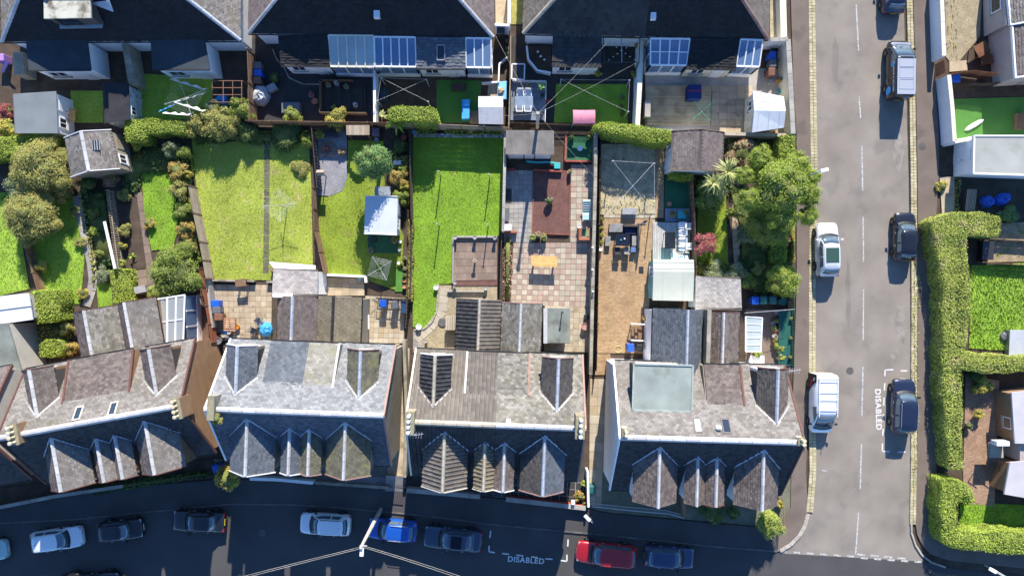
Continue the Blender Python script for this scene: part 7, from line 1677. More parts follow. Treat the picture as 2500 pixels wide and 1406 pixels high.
for px, py, r, h, lf, lab, *a in (
 (60, 455, 42, 2.4, 'grey', 'grey-green bush between the two olive trees'), (150, 470, 27, 1.7, 'autumn', 'rounded brownish bush beside the curved path'),
 (16, 318, 30, 2.2, 'yellow', 'golden bush at the corner of the blue-grey felt shed'), (12, 272, 22, 1.4, 'acer', 'reddish twiggy bush at the picture edge beside the felt shed'),
 (210, 449, 23, 1.5, 'dark', 'dark round bush below the slate-roofed outhouse'), (242, 477, 10, .8, 'dark', 'small dark bush at the top of the picket fence'), (226, 522, 15, 1.0, 'mid', 'round bush midway along the bush bed'), (229, 566, 14, 1.0, 'bright', 'bright round bush beside the pale new boards'), (241, 618, 12, .9, 'mid', 'small round bush low in the bush bed'),
 (268, 432, 24, 1.0, 'tan', 'dry flowering bush below the outhouse gable'), (300, 478, 17, .9, 'olive', 'olive bush at the top of the soil bed'), (303, 560, 18, 1.0, 'olive', 'rounded olive bush in the soil bed'), (296, 602, 12, .8, 'yellow', 'golden bush beside the lower picket fence'), (294, 641, 12, .8, 'lime', 'lime bush at the end of the picket fence'),
 (96, 651, 17, .9, 'yellow', 'yellow-green bush beside the orange fence rail'), (180, 515, 14, .6, 'olive', 'low clump on the edge of the curved path'), (195, 590, 16, .6, 'olive', 'low flowering clump beside the curved path'), (250, 670, 22, .8, 'grey', 'grey-green bush above the small grass patch'), (200, 715, 16, .6, 'yellow', 'yellow edging plants beside the curved path end'),
 (330, 345, 22, 1.4, 'bright', 'bright bush tucked under the L-shaped hedge'), (415, 362, 22, 1.8, 'grey', 'grey-green bush, upper in the row by the oval lawn'), (448, 375, 18, 1.7, 'mid', 'green bush next to the grey-green one by the oval lawn'), (433, 418, 26, 1.8, 'autumn', 'orange-yellow bush in the row by the oval lawn'), (438, 468, 27, 1.8, 'olive', 'pale olive bush at the end of the board fence'), (458, 425, 12, 1.6, 'yellow', 'narrow yellow bush at the top of the board fence'), (445, 515, 24, 1.6, 'mid', 'green bush midway along the oval lawn'), (450, 560, 24, 1.6, 'autumn', 'orange tinted bush above the dense leafy tree'), (462, 600, 18, 1.5, 'olive', 'small olive bush squeezed behind the dense leafy tree'), (375, 715, 18, .8, 'lime', 'low bush below the dense leafy tree'), (362, 545, 16, .7, 'autumn', 'rusty flowering clump beside the straight path'),
 (480, 305, 34, 2.2, 'olive', 'pale olive bush in the overgrown row below the dryer'), (540, 300, 42, 2.6, 'olive', 'broad olive bush under the rusty plant frame'), (590, 270, 32, 2.4, 'mid', 'green climber heap beside the tall board fence'), (520, 262, 20, 2.0, 'grey', 'grey twiggy bush at the foot of the plant frame'), (600, 318, 30, 1.6, 'dark', 'dark bush at the top of the widest lawn'), (700, 330, 40, 1.1, 'dark', 'dark overgrown clump at the head of the stepping path'), (748, 345, 18, 1.3, 'mid', 'green bush at the corner of the dark trellis'), (730, 410, 24, .5, 'olive', 'low mossy mound beside the dark trellis'), (780, 325, 14, 1.2, 'lime', 'lime bush in the corner of the slate gravel'),
 (713, 280, 23, 1.9, 'lime', 'leafy lime bush above the long brown fence'), (822, 286, 30, 1.7, 'yellow', 'spreading yellow bush above the long brown fence'),
 (972, 432, 24, 1.5, 'autumn', 'yellow-orange bush beside the tall plank fence'), (986, 415, 15, 1.4, 'mid', 'green bush above the yellow-orange one'), (985, 455, 15, 1.3, 'yellow', 'small yellow flowering bush by the tall plank fence'), (976, 482, 22, 1.5, 'mid', 'green bush at the corner of the white-blue shed'), (975, 360, 22, 1.1, 'dark', 'dark bush behind the conifer'), (980, 645, 8, .5, 'lime', 'lime clump on the stony strip'),
 (1812, 372, 40, 2.0, 'tan', 'pale dried bush above the largest tree'), (1736, 482, 40, 2.2, 'mid', 'green bush under the palm lilies'), (1745, 657, 26, 1.4, 'grey', 'pale flowering bush above the lean-to store'), (1795, 668, 28, 1.6, 'grey', 'grey-green bush beside the lean-to store'), (1822, 690, 24, 1.4, 'mid', 'green bush above the blue bin'), (1850, 655, 18, 1.0, 'olive', 'olive clump above the green bins'), (1820, 575, 30, 1.2, 'grey', 'grey-leaved bush under the lower leafy tree'), (1785, 520, 14, 1.2, 'mid', 'small green bush beside the narrow path'), (1715, 510, 10, 1.0, 'dark', 'dark bush against the brown plank fence'), (1925, 590, 12, .8, 'acer', 'dark red clump at the pavement boundary'), (1850, 625, 34, .7, 'dark', 'dark ground planting in the tree garden'),
 (1904, 850, 14, .9, 'lime', 'lime potted bush low by the green shelf'), (1909, 872, 12, .8, 'yellow', 'yellow potted bush at the end of the green shelf'), (1848, 862, 14, .5, 'lime', 'small lime plant by the back wall of the end house'),
 (1738, 1252, 32, 1.2, 'dark', 'broad dark clipped bush in the end house front garden'), (1792, 1252, 17, 1.1, 'dark', 'narrow dark clipped bush in the end house front garden'), (1415, 1212, 15, 1.0, 'autumn', 'brownish bush beside the red front wall'), (1428, 1180, 10, .9, 'lime', 'lime bush by the white gate post'), (1430, 1228, 10, .8, 'olive', 'small olive bush at the end of the red front wall'), (1905, 1232, 12, 1.0, 'yellow', 'golden plant beside the front railing'),
 (2400, 945, 26, 1.3, 'yellow', 'golden bush under the hedge branch on the red path'), (2392, 1012, 15, .9, 'yellow', 'small golden bush at the edge of the red path'), (2366, 1040, 10, .8, 'grey', 'pale bush against the tall long hedge'), (2355, 1212, 20, 1.4, 'mid', 'green round bush at the end of the corner hedge'), (2460, 525, 26, .9, 'conifer', 'dark green mound below the blue bags'), (2300, 455, 16, .6, 'yellow', 'yellow weedy clump on the pavement verge'), (2388, 920, 22, 1.0, 'dark', 'dark bush in the angle of the hedge branch'), (2452, 300, 1, .1, 'mid', 'tiny weed on the turf'),
 (160, 805, 18, 1.3, 'olive', 'bush with yellow leaves above the rounded hedge'), (168, 850, 17, 1.3, 'autumn', 'rusty bush beside the brown wing corner'), (510, 1012, 14, 1.0, 'olive', 'dry weed clump on the chimney of the grey slate house')):
    if r > 2: 
        t = shrub(px, py, r, h, lf, lab)
        if 'chimney' in lab: t.location = tuple(W(530, 1022, 8.0)); t.location.z = 7.6
shrub(1030, 1035, 3, .3, 'mid', 'tiny weed by the chimney') if False else None
spiky(1777, 420, 42, 3.0, 'palm', 'palm lily with two large spiky heads beside the outhouse', 'palm_lily', 90, stems=[(0, 0, 3.0, 1.0), (-1.05, -.75, 2.6, .9), (-.45, -1.15, 2.2, .8)], width=.045)
spiky(969, 300, 30, 2.0, 'bright', 'bright palm fronds overhanging the dark pallet stage', 'palm', 26, width=.1)
spiky(935, 282, 17, .8, 'palm', 'pale spiky plant beside the rounded hedge', 'yucca', 26)
spiky(321, 625, 12, .4, 'bright', 'bright green fern in the soil bed', 'fern', 12, width=.06)
spiky(1435, 1185, 8, .6, 'lime', 'spiky plant by the white front gate post', 'yucca', 14)
tufts([tuple(p[:2]) for p in WP([(2223, 640), (2240, 640), (2238, 1190), (2223, 1190)])], 26, LF['lime'], .16, 'weeds growing through the kerb beside the tall hedge', 'weeds', .08, .1, 'weeds', .05)
tufts([tuple(p[:2]) for p in WP([(1466, 470), (1600, 480), (1600, 522), (1466, 524)])], 10, LF['lime'], .2, 'weeds in the sunlit gravel above the block paving', 'weeds', .02, .12, 'weeds', .05)
tufts([tuple(p[:2]) for p in WP([(2306, -40), (2335, -40), (2340, 140), (2312, 140)])], 8, LF['lime'], .2, 'weeds in the gravel behind the white wall', 'weeds', .02, .12, 'weeds', .05)
# ------------------------------------------------------------------ front gardens and street furniture
area('front_garden', [(-60, 1195), (60, 1185), (200, 1165), (520, 1120), (548, 1165), (300, 1186), (130, 1212), (-60, 1250)], .03, SOIL)
area('front_garden', [(520, 1120), (985, 1130), (985, 1192), (700, 1176), (548, 1165)], .02, pm('front_slabs', (.16, .15, .13), (.2, .19, .17), .9, False))
area('front_garden', [(990, 1130), (1435, 1140), (1432, 1238), (1230, 1216), (990, 1196)], .02, pm('front_dark', (.06, .058, .056), None, .9))
area('front_garden', [(1440, 1100), (1930, 1150), (1930, 1240), (1900, 1288), (1480, 1250), (1440, 1240)], .02, pm('front_slabs_olive', (.13, .135, .09), (.17, .17, .12), .9, False))
area('side_alley', [(958, 850), (1000, 850), (990, 1190), (945, 1185)], .03, SLABB)
patio('side_alley', [(1440, 925), (1480, 925), (1468, 1235), (1438, 1232)], 2, 14, [SLABC, SLABT], .05)
patio('black_tiles', [(1205, 1165), (1425, 1178), (1425, 1232), (1205, 1212)], 11, 3, pm('black_tile', (.035, .035, .035), (.05, .05, .05), .5, True), .05, .05, base=CONC)
area('gravel_front', [(830, 1160), (945, 1166), (945, 1188), (830, 1180)], .03, GRAVELG)
wall('long garden wall in front of the brown harled house', [(-60, 1250), (130, 1212), (300, 1186)], .6, CONCD, .2, CONC)
wall('white low front wall of the grey slate house', [(610, 1168), (675, 1170), (765, 1178)], .7, WHITE, .18, WHITE); wall('dark low front wall beside the gravel front', [(770, 1178), (950, 1190)], .5, CONCD, .18, CONCD)
wall('grey stepped front wall of the roll tiled half', [(992, 1196), (1090, 1204), (1172, 1212)], .7, pm('grey_wall', (.35, .36, .38), None, .9), .3, CONC); wall('red low front wall with pale coping before the mottled slate half', [(1235, 1218), (1325, 1228), (1430, 1240)], .7, REDP if False else pm('red_front_wall', (.4, .07, .05), (.45, .09, .06), .8, False), .3, CONC)
wall('brown timber side wall in the end house front garden', [(1668, 1195), (1672, 1262)], 1.0, WOODB, .3)
wall('stone dividing wall in the alley beside the pebbledashed gable', [(986, 830), (992, 1000), (988, 1165)], 1.2, CONCD, .25)
MB().add([W(942, 1160, .1), W(985, 1162, .1), W(985, 1200, .12), W(940, 1198, .12), W(942, 1160, .6), W(985, 1162, .6), W(985, 1194, .18), W(940, 1192, .18)], [(3, 2, 1, 0), (4, 5, 6, 7), (0, 1, 5, 4), (1, 2, 6, 5), (2, 3, 7, 6), (3, 0, 4, 7)]).build('stone_ramp', CONC, label='pale stone ramp at the mouth of the alley', cat='ramp')
def railing(label, line, h, mat, step=.14, name='railing'):
    P = WP(line, h); t = thing(name, label, 'railing', (P[0].x, P[0].y, 0))
    for a, b in zip(P, P[1:]):
        d = b - a; k = max(1, round(d.length / step)); rz = math.atan2(d.y, d.x)
        for z in (.12, h): c = (a + b) / 2; piece('rail', mat, t, (c.x, c.y, z - .03), (d.length, .05, .05), rz)
        for i in range(k + 1): c = a + d * (i / k); piece('bar', mat, t, (c.x, c.y, .02), (.022, .022, h - .05), rz)
railing('pale steel railing along the front of the end house', [(1447, 1236), (1530, 1245), (1632, 1254), (1670, 1264)], 1.0, GALV); railing('dark steel gate across the mouth of the alley', [(952, 1188), (986, 1192)], 1.1, METALD); railing('brown railing beside the bright corner bush', [(1912, 1215), (1916, 1300)], 1.1, WOODB, .25)
MB().bar(W(1435, 1150, 1.2), W(1437, 1238, 1.2), .16, 0, 1.2).build('gate_wall', UPVC, label='narrow white gate wall between the two front gardens', cat='wall')
wheelie_bin(527, 1143, BINBLUE, 'blue wheelie bin in the gap before the golden round bush', .3)
wheelie_bin(1445, 1195, BINTEAL, 'green wheelie bin in the alley of the end house'); box_thing('sign_board', 'box', 'small white meter box on the red front wall', [(1395, 1222), (1404, 1222), (1404, 1232), (1395, 1232)], .7, 1.0, UPVC)
# lamp pole with wires over the main road
t = thing('lamp_pole', 'wooden lamp pole carrying wires beside the blue car', 'street lamp', W(930, 1241, .1)); PT = W(881, 1336, 8.2)
MB().tube([W(930, 1241, .0), W(905, 1290, 4.2), PT], [.16, .14, .11], 10).build('pole', MATS['pole_timber'], t)
MB().tube([PT - Vector((0, 0, .5)), W(882, 1346, 8.0)], .03, 6).build('lamp_arm', GALV, t); p = W(883, 1348, 8.0); MB().box((p.x, p.y, p.z - .1), (.28, .55, .14), -.05).build('lamp_head', UPVC, t, bevel=.03); MB().box((PT.x + .1, PT.y, PT.z - .35), (.5, .08, .08)).build('crossarm', GALV, t)
for i in range(2):
    wire((879, 1335 + i * 4), 7.95, (420, 1452 + i * 5), 7.6, ['upper overhead wire of the lamp pole leading left', 'lower overhead wire of the lamp pole leading left'][i], .15, .009); wire((886, 1331 + i * 4), 7.95, (1200, 1432 + i * 6), 7.6, ['upper overhead wire of the lamp pole leading right', 'lower overhead wire of the lamp pole leading right'][i], .15, .009)
def lamp(bx, by, hx, hy, h, label):
    B = W(bx, by, .1); t = thing('street_lamp', label, 'street lamp', B); A = Vector((B.x, B.y, h - .15)); Hh = W(hx, hy, h)
    MB().tube([B, A], [.08, .05], 10).build('pole', GALV, t); MB().tube([A, A.lerp(Hh, .5) + Vector((0, 0, .12)), Hh], .035, 6).build('arm', GALV, t)
    MB().box((Hh.x, Hh.y, h - .06), (.6, .26, .12), math.atan2(Hh.y - A.y, Hh.x - A.x)).build('lamp_head', UPVC, t, bevel=.03)
lamp(1921, 449, 2013, 416, 6.0, 'grey street lamp arm reaching out of the largest tree'); lamp(1442, 1262, 1434, 1264, 1.6, 'short white post lamp on the pavement by the end house railing'); lamp(2405, 1378, 2424, 1392, 4.5, 'street lamp at the lower right corner below the corner hedge')
for px, py, z, lab in ((1012, 1062, 8.2, 'thin aerial on the roll tiled house by its chimney'), (1936, 905, 5.0, 'thin aerial on the pavement corner of the end house'), (915, 163, 3.4, 'thin aerial on the pole between the two glass roofs')):
    p = W(px, py, z); t = thing('aerial', lab, 'aerial', (p.x, p.y, z - 1.2)); MB().tube([(0, 0, 0), (0, 0, 1.2)], .025, 6).build('mast', GALV, t, local=True); MB().tube([(-.5, -.1, 1.2), (.6, .1, 1.2)], .015, 5).build('boom', GALV, t, local=True)
    for i in range(6): MB().tube([(-.45 + i * .18, -.22, 1.2), (-.45 + i * .18 + .05, .22, 1.2)], .01, 4).build('element', GALV, t, local=True)
# ------------------------------------------------------------------ beyond the side road
area('gravel_yard', [(2306, -60), (2400, -60), (2392, 90), (2330, 165), (2310, 140)], .03, GRAVEL); area('slab_yard', [(2318, 150), (2360, 148), (2362, 172), (2318, 176)], .04, SLABT); area('dark_yard', [(2330, 430), (2560, 430), (2560, 520), (2330, 520)], .02, pm('dark_ground', (.045, .042, .035), (.07, .065, .05), .95, False, (1, .3), (15, .3)))
area('verge', [(2294, 432), (2330, 432), (2332, 520), (2300, 525)], .08, SLABB)
area('gravel_yard', [(2445, 545), (2560, 540), (2560, 638), (2400, 640), (2400, 605)], .03, pm('gravel_weedy2', (.3, .24, .15), (.4, .33, .2), .95, True, (1.5, .3), (14, .45), .8, 30, ((.14, .17, .03), 1.2, .56, .8)))
wall('white boundary wall above the brown gate', [(2297, -60), (2299, 0), (2304, 138)], 1.5, WHITE, .26, CREAM); wall('white boundary wall below the brown gate', [(2316, 184), (2324, 260), (2330, 346), (2376, 338)], 1.5, WHITE, .26, CREAM)
fence_planks('brown slatted gate in the white boundary wall', [(2306, 146), (2309, 178)], 1.3, BRICKR if False else pm('gate_brown', (.16, .065, .03), (.22, .1, .05), .8, True), .16, .05, 'gate'); fence_planks('brown arched fence across the side yard', [(2330, 178), (2380, 172), (2440, 180)], 1.6, MATS['gate_brown'], .15)
fence_planks('low slatted fence above the artificial lawn', [(2330, 205), (2500, 200)], .9, WOODK, .15, .05)
wheelie_bin(2336, 192, BINBLUE, 'blue wheelie bin behind the white boundary wall'); t = table(2398, 120, 1.1, 1.0, .7, MATS['gate_brown'], 'brown octagonal garden table by the pinkish wall', .5, slats=6); t = table(2410, 145, 1.0, .8, .45, MATS['gate_brown'], 'brown low bench below the octagonal table', .2, slats=4)
MB().lathe([(.02, 0), (.16, .3), (.2, .9), (.16, 1.5), (.02, 1.8)], (0, 0, 0), 10).build('paddle_board', UPVC, loc=W(2402, 292, .1), rot=(PI / 2, 0, -1.05), label='white and tan board lying on the artificial lawn', cat='board')
box_thing('planter', 'planter', 'brown timber planter at the edge of the artificial lawn', [(2484, 276), (2500, 276), (2500, 315), (2484, 315)], .03, .45, WOODB)
deck('pallet_stack', 'grey weathered boards leaning in the dark yard', [(2362, 462), (2386, 462), (2380, 516), (2356, 516)], 7, WOOD, .6, 'y', .03, 'boards')
rumpled(2412, 492, 16, 14, .6, BINBLUE, 'blue rubble bag in the dark yard, nearer the boards', 'rubble_bag', 'bag', seed=21); rumpled(2450, 486, 19, 14, .6, BINBLUE, 'blue rubble bag in the dark yard, nearer the picture edge', 'rubble_bag', 'bag', .5, seed=22)
box_thing('storage_box', 'box', 'black storage bench in the gravel behind the hedge', [(2400, 588), (2428, 590), (2426, 634), (2398, 634)], .03, .7, BLACKP, METALD); fence_boards('low dark fence between gravel and long grass', [(2400, 640), (2470, 645), (2560, 650)], .7, WOODB, 3); fence_boards('thin dark fence across the weedy gravel', [(2400, 582), (2560, 592)], .7, WOODK, 2)
box_thing('water_trough', 'trough', 'galvanised ribbed trough on the long grass', [(2466, 806), (2520, 806), (2518, 872), (2463, 872)], .04, .6, METALS, GALV); rumpled(2452, 822, 9, 12, .3, BINGREY, 'grey crumpled sacks beside the galvanised trough', 'sack', 'sack', seed=31)
t = thing('outside_steps', 'outside steps with a tan landing against the white house', 'steps', W(2432, 1110))
for i in range(6): MB().box(W(2424 - i * 1.5, 1118 + i * 6, 1.2 - i * .2), (.9, .2, .08)).build('tread', WOODB, t)
MB().box(W(2430, 1098, 1.25), (1.2, 1.2, .1)).build('landing', SLABC, t); MB().box(W(2434, 1078, 1.5), (1.0, .35, .7)).build('white_box', UPVC, t)
for px in (2416, 2446): MB().tube([W(px, 1090, 2.0), W(px - 6, 1150, 1.0)], .03, 6).build('handrail', METALD, t); MB().tube([W(px, 1090, 2.0), W(px, 1092, 1.2)], .03, 6).build('post', METALD, t)
for i, (px, py) in enumerate(((2464, 1195), (2478, 1205), (2450, 1185))): wheelie_bin(px, py, [BINBLUE, METALD, BINGREY][i], ['blue wheelie bin below the outside steps', 'black wheelie bin below the outside steps', 'grey wheelie bin below the outside steps'][i], 1.3)
# ------------------------------------------------------------------ vehicles
CGLASS = pm('car_glass', (.16, .22, .26), None, .06, nz=None, fine=None, spec=.8, metal=.45); CARBLK = flat('car_trim', (.015, .015, .016), .5); LAMPW = flat('headlamp', (.3, .32, .34), .1, spec=.8); LAMPR = flat('tail_lamp', (.35, .01, .01), .15, spec=.8); PLATEY = flat('plate_yellow', (.7, .5, .03), .5); PLATEW = flat('plate_white', (.75, .75, .75), .5); ALLOY = flat('alloy', (.5, .5, .52), .35, .7)
def paint(n, c): return pm('paint_' + n, c, None, .28, nz=None, fine=None, spec=.5, metal=.15, coat=.8)
WHEEL = {}
def wheel_meshes(r):
    k = round(r, 2)
    if k not in WHEEL:
        t = MB().lathe([(r * .62, -.1), (r * .95, -.11), (r, -.07), (r, .07), (r * .95, .11), (r * .62, .1)], (0, 0, 0), 20, axis='y').mesh('tyre'); t.materials.append(RUBBER)
        m = MB().lathe([(r * .66, .06), (r * .66, .095), (r * .58, .085), (r * .55, .06)], (0, 0, 0), 20, axis='y')
        for i in range(5):
            a = 2 * PI * i / 5; m.beam((0, .085, 0), (r * .6 * math.cos(a), .085, r * .6 * math.sin(a)), r * .16, .03)
        m = m.mesh('rim'); m.materials.append(ALLOY); WHEEL[k] = (t, m)
    return WHEEL[k]
def car(px, py, hd, label, pmat, L=4.2, Wd=1.76, Ht=1.48, kind='hatch', roof=None, name='parked_car', cat='car', pano=None, rails=None, side=None, hz=.5):
    """hd: heading in degrees, 0 = towards the right of the picture, 90 = towards its top; local x is forwards"""
    p = W(px, py, hz); t = thing(name, label, cat, (p.x, p.y, 0), math.radians(hd), 'parked vehicles')
    hw = Wd / 2; k = Ht / 1.48; van = kind == 'van'
    zb = .98 * (k if not van else 1.08)
    st = [(.5, .6, .36, .58), (.493, .78, .26, .68), (.465, .9, .2, .76), (.41, .97, .18, .82), (.3, 1, .17, .88), (.2, 1, .17, .95), (0, 1, .17, .97), (-.25, 1, .17, .99), (-.38, .995, .17, 1.0), (-.45, .96, .2, .98), (-.485, .88, .26, .92), (-.5, .74, .36, .78)]
    if kind == 'saloon': st[8:] = [(-.38, .99, .17, 1.0), (-.45, .95, .2, .97), (-.485, .85, .26, .9), (-.5, .68, .36, .72)]
    if van: st = [(.5, .62, .36, .6), (.49, .82, .26, .74), (.455, .94, .2, .86), (.4, .99, .18, .96), (.3, 1, .17, 1.04), (.2, 1, .17, 1.06), (0, 1, .17, 1.06), (-.25, 1, .17, 1.06), (-.4, 1, .17, 1.06), (-.47, .99, .2, 1.06), (-.494, .96, .24, 1.04), (-.5, .9, .32, .98)]
    m = MB(); n = 12
    for fx, fw, zl, zt in st:
        zl, zt, w = zl, zt * zb / .98, hw * fw; x = fx * L; d = zt - zl
        half = [(0, zl), (w * .8, zl), (w * .97, zl + .2 * d), (w, zl + .55 * d), (w * .96, zl + .88 * d), (w * .72, zt + .0), (0, zt + .03)]
        m.v += [(x, y, z) for y, z in half] + [(x, -y, z) for y, z in half[-2:0:-1]]
    for i in range(len(st) - 1):
        for j in range(n): m.f.append((i * n + j, i * n + (j + 1) % n, (i + 1) * n + (j + 1) % n, (i + 1) * n + j)); m.m.append(0)
    m.f += [tuple(range(n - 1, -1, -1)), tuple((len(st) - 1) * n + j for j in range(n))]; m.m += [0, 0]
    m.build('body', side or pmat, t, smooth=True, subsurf=2, local=True)
    # cabin
    if van: xa, xb, xc, xd, wb, wt = .385 * L, .15 * L, -.485 * L, -.493 * L, hw * .95, hw * .84
    elif kind == 'saloon': xa, xb, xc, xd, wb, wt = .2 * L, .05 * L, -.24 * L, -.37 * L, hw * .9, hw * .68
    elif kind == 'suv': xa, xb, xc, xd, wb, wt = .235 * L, .1 * L, -.4 * L, -.47 * L, hw * .93, hw * .74
    else: xa, xb, xc, xd, wb, wt = .235 * L, .08 * L, -.36 * L, -.46 * L, hw * .92, hw * .7
    zr = Ht; z0 = zb - .06; xm = (xb + xc) / 2
    q = [(xa, wb * .86, z0), (xb + .12, wb, z0), (xc, wb, z0), (xd, wb * .86, z0 + (0 if not van else 0))]
    r = [(xb, wt * .93, zr - .05), (xb - .12, wt, zr - .02), (xm, wt, zr), (xc, wt * .95, zr - .06)]
    S7 = [1, .72, .38, 0, -.38, -.72, -1]; bf, bt = (.16, .1) if not van else (.14, .07); br_ = .1 if not van else .03
    R0 = [(xa + bf * (1 - a * a), wb * .88 * a, z0) for a in S7] + [(xb - .1, -wb, z0), (xm, -wb, z0), (xc, -wb, z0)] + [(xd - br_ * (1 - a * a), wb * .88 * a, z0) for a in S7[::-1]] + [(xc, wb, z0), (xm, wb, z0), (xb - .1, wb, z0)]
    R1 = [(xb + bt * (1 - a * a), wt * .94 * a, zr - .06) for a in S7] + [(xb - .3, -wt, zr - .05), (xm, -wt, zr - .04), (xc + .2, -wt * .98, zr - .05)] + [(xc - bt * .6 * (1 - a * a), wt * .93 * a, zr - .07) for a in S7[::-1]] + [(xc + .2, wt * .98, zr - .05), (xm, wt, zr - .04), (xb - .3, wt, zr - .05)]
    R2 = [(xm + (p[0] - xm) * .93, p[1] * .88, zr - .012) for p in R1]; R3 = [(xm + (p[0] - xm) * .5, p[1] * .5, zr) for p in R1]
    g = MB(); g.v = R0 + R1 + R2 + R3; nn_ = len(R0)
    for a in range(3):
        for b in range(nn_): g.f.append((a * nn_ + b, a * nn_ + nn_ + b, a * nn_ + nn_ + (b + 1) % nn_, a * nn_ + (b + 1) % nn_)); g.m.append(0)
    g.f.append(tuple(3 * nn_ + b for b in range(nn_ - 1, -1, -1))); g.m.append(0)
    g.build('cabin', side or pmat, t, local=True, smooth=True)
    bl, tl = [R0[0], R0[19], R0[18], R0[17], R0[16]], [R1[0], R1[19], R1[18], R1[17], R1[16]]; br, tr = [R0[6], R0[7], R0[8], R0[9], R0[10]], [R1[6], R1[7], R1[8], R1[9], R1[10]]
    def strip(name_, lo_, hi_, a0, a1, out):
        m_ = MB(); L_, H_ = [Vector(p) for p in lo_], [Vector(p) for p in hi_]; L_[0], L_[-1] = L_[0].lerp(L_[1], .25), L_[-1].lerp(L_[-2], .25); H_[0], H_[-1] = H_[0].lerp(H_[1], .25), H_[-1].lerp(H_[-2], .25); o_ = Vector(out)
        for p, q_ in zip(L_, H_): m_.v += [tuple(p.lerp(q_, a0) + o_), tuple(p.lerp(q_, a1) + o_)]
        for b in range(len(L_) - 1): m_.f.append((2 * b, 2 * b + 1, 2 * b + 3, 2 * b + 2)); m_.m.append(0)
        o = m_.build(name_, CGLASS, t, local=True, smooth=True); sd = o.modifiers.new('thick', 'SOLIDIFY'); sd.thickness = .012
    strip('windscreen', R0[:7], R1[:7], .1, .96, (.022, 0, .012))
    if not van: strip('rear_window', R0[10:17], R1[10:17], .3, .93, (-.02, 0, .014))
    m_ = MB()
    for b in range(6): 
        p, q_ = Vector(R0[b]), Vector(R0[b + 1]); m_.add([p + Vector((.12, 0, -.02)), q_ + Vector((.12, 0, -.02)), q_ + Vector((-.02, 0, .1)), p + Vector((-.02, 0, .1))], [(0, 1, 2, 3)])
    m_.build('cowl', CARBLK, t, local=True)
    V3 = Vector
    def panel(name_, pts, mat, off=.012, ins=.06, th=.01):
        P = [V3(x) for x in pts]; c = sum(P, V3()) / len(P); nn = (P[1] - P[0]).cross(P[2] - P[0]).normalized()
        if nn.dot(c - V3((0, 0, .9))) < 0: nn = -nn
        P = [x + (c - x).normalized() * ins + nn * off for x in P]
        a = [x for x in P]; b = [x - nn * th for x in P]; k_ = len(P)
        mm = MB(); mm.add(a + b, [tuple(range(k_)), tuple(range(2 * k_ - 1, k_ - 1, -1))] + [(i, (i + 1) % k_, k_ + (i + 1) % k_, k_ + i) for i in range(k_)])
        return mm.build(name_, mat, t, local=True)
    for s, b, u in ((1, bl, tl), (-1, br, tr)):
        up = [V3(b[i]).lerp(V3(u[i]), .1) for i in range(5)]; lo = lambda i, k2=.14: tuple(V3(b[i]).lerp(V3(u[i]), k2)); hi = lambda i: tuple(V3(b[i]).lerp(V3(u[i]), .88))
        panel('side_window', [lo(0, .3), hi(0), hi(1), hi(2) if not van else hi(1), lo(2) if not van else lo(1), lo(1)] if not van else [lo(0, .25), hi(0), hi(1), tuple(V3(hi(1)) - V3((.35, 0, 0))), tuple(V3(lo(1)) - V3((.4, 0, 0)))], CGLASS, .03, .05)
        if not van: panel('side_window', [lo(2), hi(2), hi(3), lo(3)], CGLASS, .015, .06)
        MB().box((xa - .25, s * (hw + .08), zb - .02), (.16, .2, .15)).build('wing_mirror', CARBLK if not pano else pmat, t, local=True, bevel=.03)
        fx = .455 * L; MB().box((fx, s * hw * .7, .64 * zb), (.24, .28, .09)).build('headlight', LAMPW, t, local=True, bevel=.04)
        MB().box((-.478 * L, s * hw * .74, .7 * zb), (.16, .26, .3 if van else .16)).build('tail_light', LAMPR, t, local=True, bevel=.03)
        for x in (.12, -.14): MB().box((x * L - .2, s * (hw + .008), zb * .86), (.18, .03, .03)).build('door_handle', CARBLK if side else ALLOY, t, local=True)
        for x in (.31 * L, -.3 * L):
            rr = .32 if Ht < 1.6 else .35; ty, ri = wheel_meshes(rr)
            w = link('wheel', ty, None, t, (x, s * (hw - .09), rr), None if s > 0 else (0, 0, PI)); link('rim', ri, None, w)
            arc = MB(); arc.lathe([(rr + .06, -.02), (rr + .06, .012), (rr * .9, .014)], (x, s * (hw - .012), rr), 18, axis='y'); arc.build('wheel_arch', CARBLK, t, local=True)
        if rails or kind == 'suv':
            MB().tube([(xb - .1, s * (wt * .96), zr + .0), (xb - .3, s * wt * .96, zr + .05), (xc + .3, s * wt * .96, zr + .05), (xc + .1, s * wt * .93, zr - .02)], .022, 6).build('roof_rail', rails or ALLOY, t, local=True)
    MB().box((.494 * L, 0, .42), (.06, .52, .11)).build('number_plate', PLATEW, t, local=True); MB().box((-.494 * L, 0, .62 if not van else .5), (.06, .52, .11)).build('number_plate', PLATEY, t, local=True)
    MB().box((.487 * L, 0, .56), (.06, hw * 1.0, .1)).build('grille', CARBLK, t, local=True)
    if van: MB().box((-.49 * L, 0, 1.1), (.06, hw * 1.5, .01)).build('door_seam', CARBLK, t, local=True)
    for s in (-.1, .4): MB().beam((xa + .02, s, z0 + .09), (xa - .22, s + .42, z0 + .3), .025, .02).build('wiper', CARBLK, t, local=True)
    if pano: MB().box(((xb + xc) / 2 + .12, 0, zr - .004), (abs(xb - xc) * .62, wt * 1.6, .022)).build('sunroof', pano, t, local=True, bevel=.02)
    elif not van: MB().tube([(xc + .35, 0, zr - .02), (xc + .12, 0, zr + .12)], .012, 5).build('aerial', CARBLK, t, local=True)
    if roof: MB().box(((xb + xc) / 2 - .05, 0, zr - .008), (abs(xb - xc) * .93, wt * 1.86, .02)).build('roof_panel', roof, t, local=True, bevel=.03)
    return t
K = lambda n, c: paint(n, c)
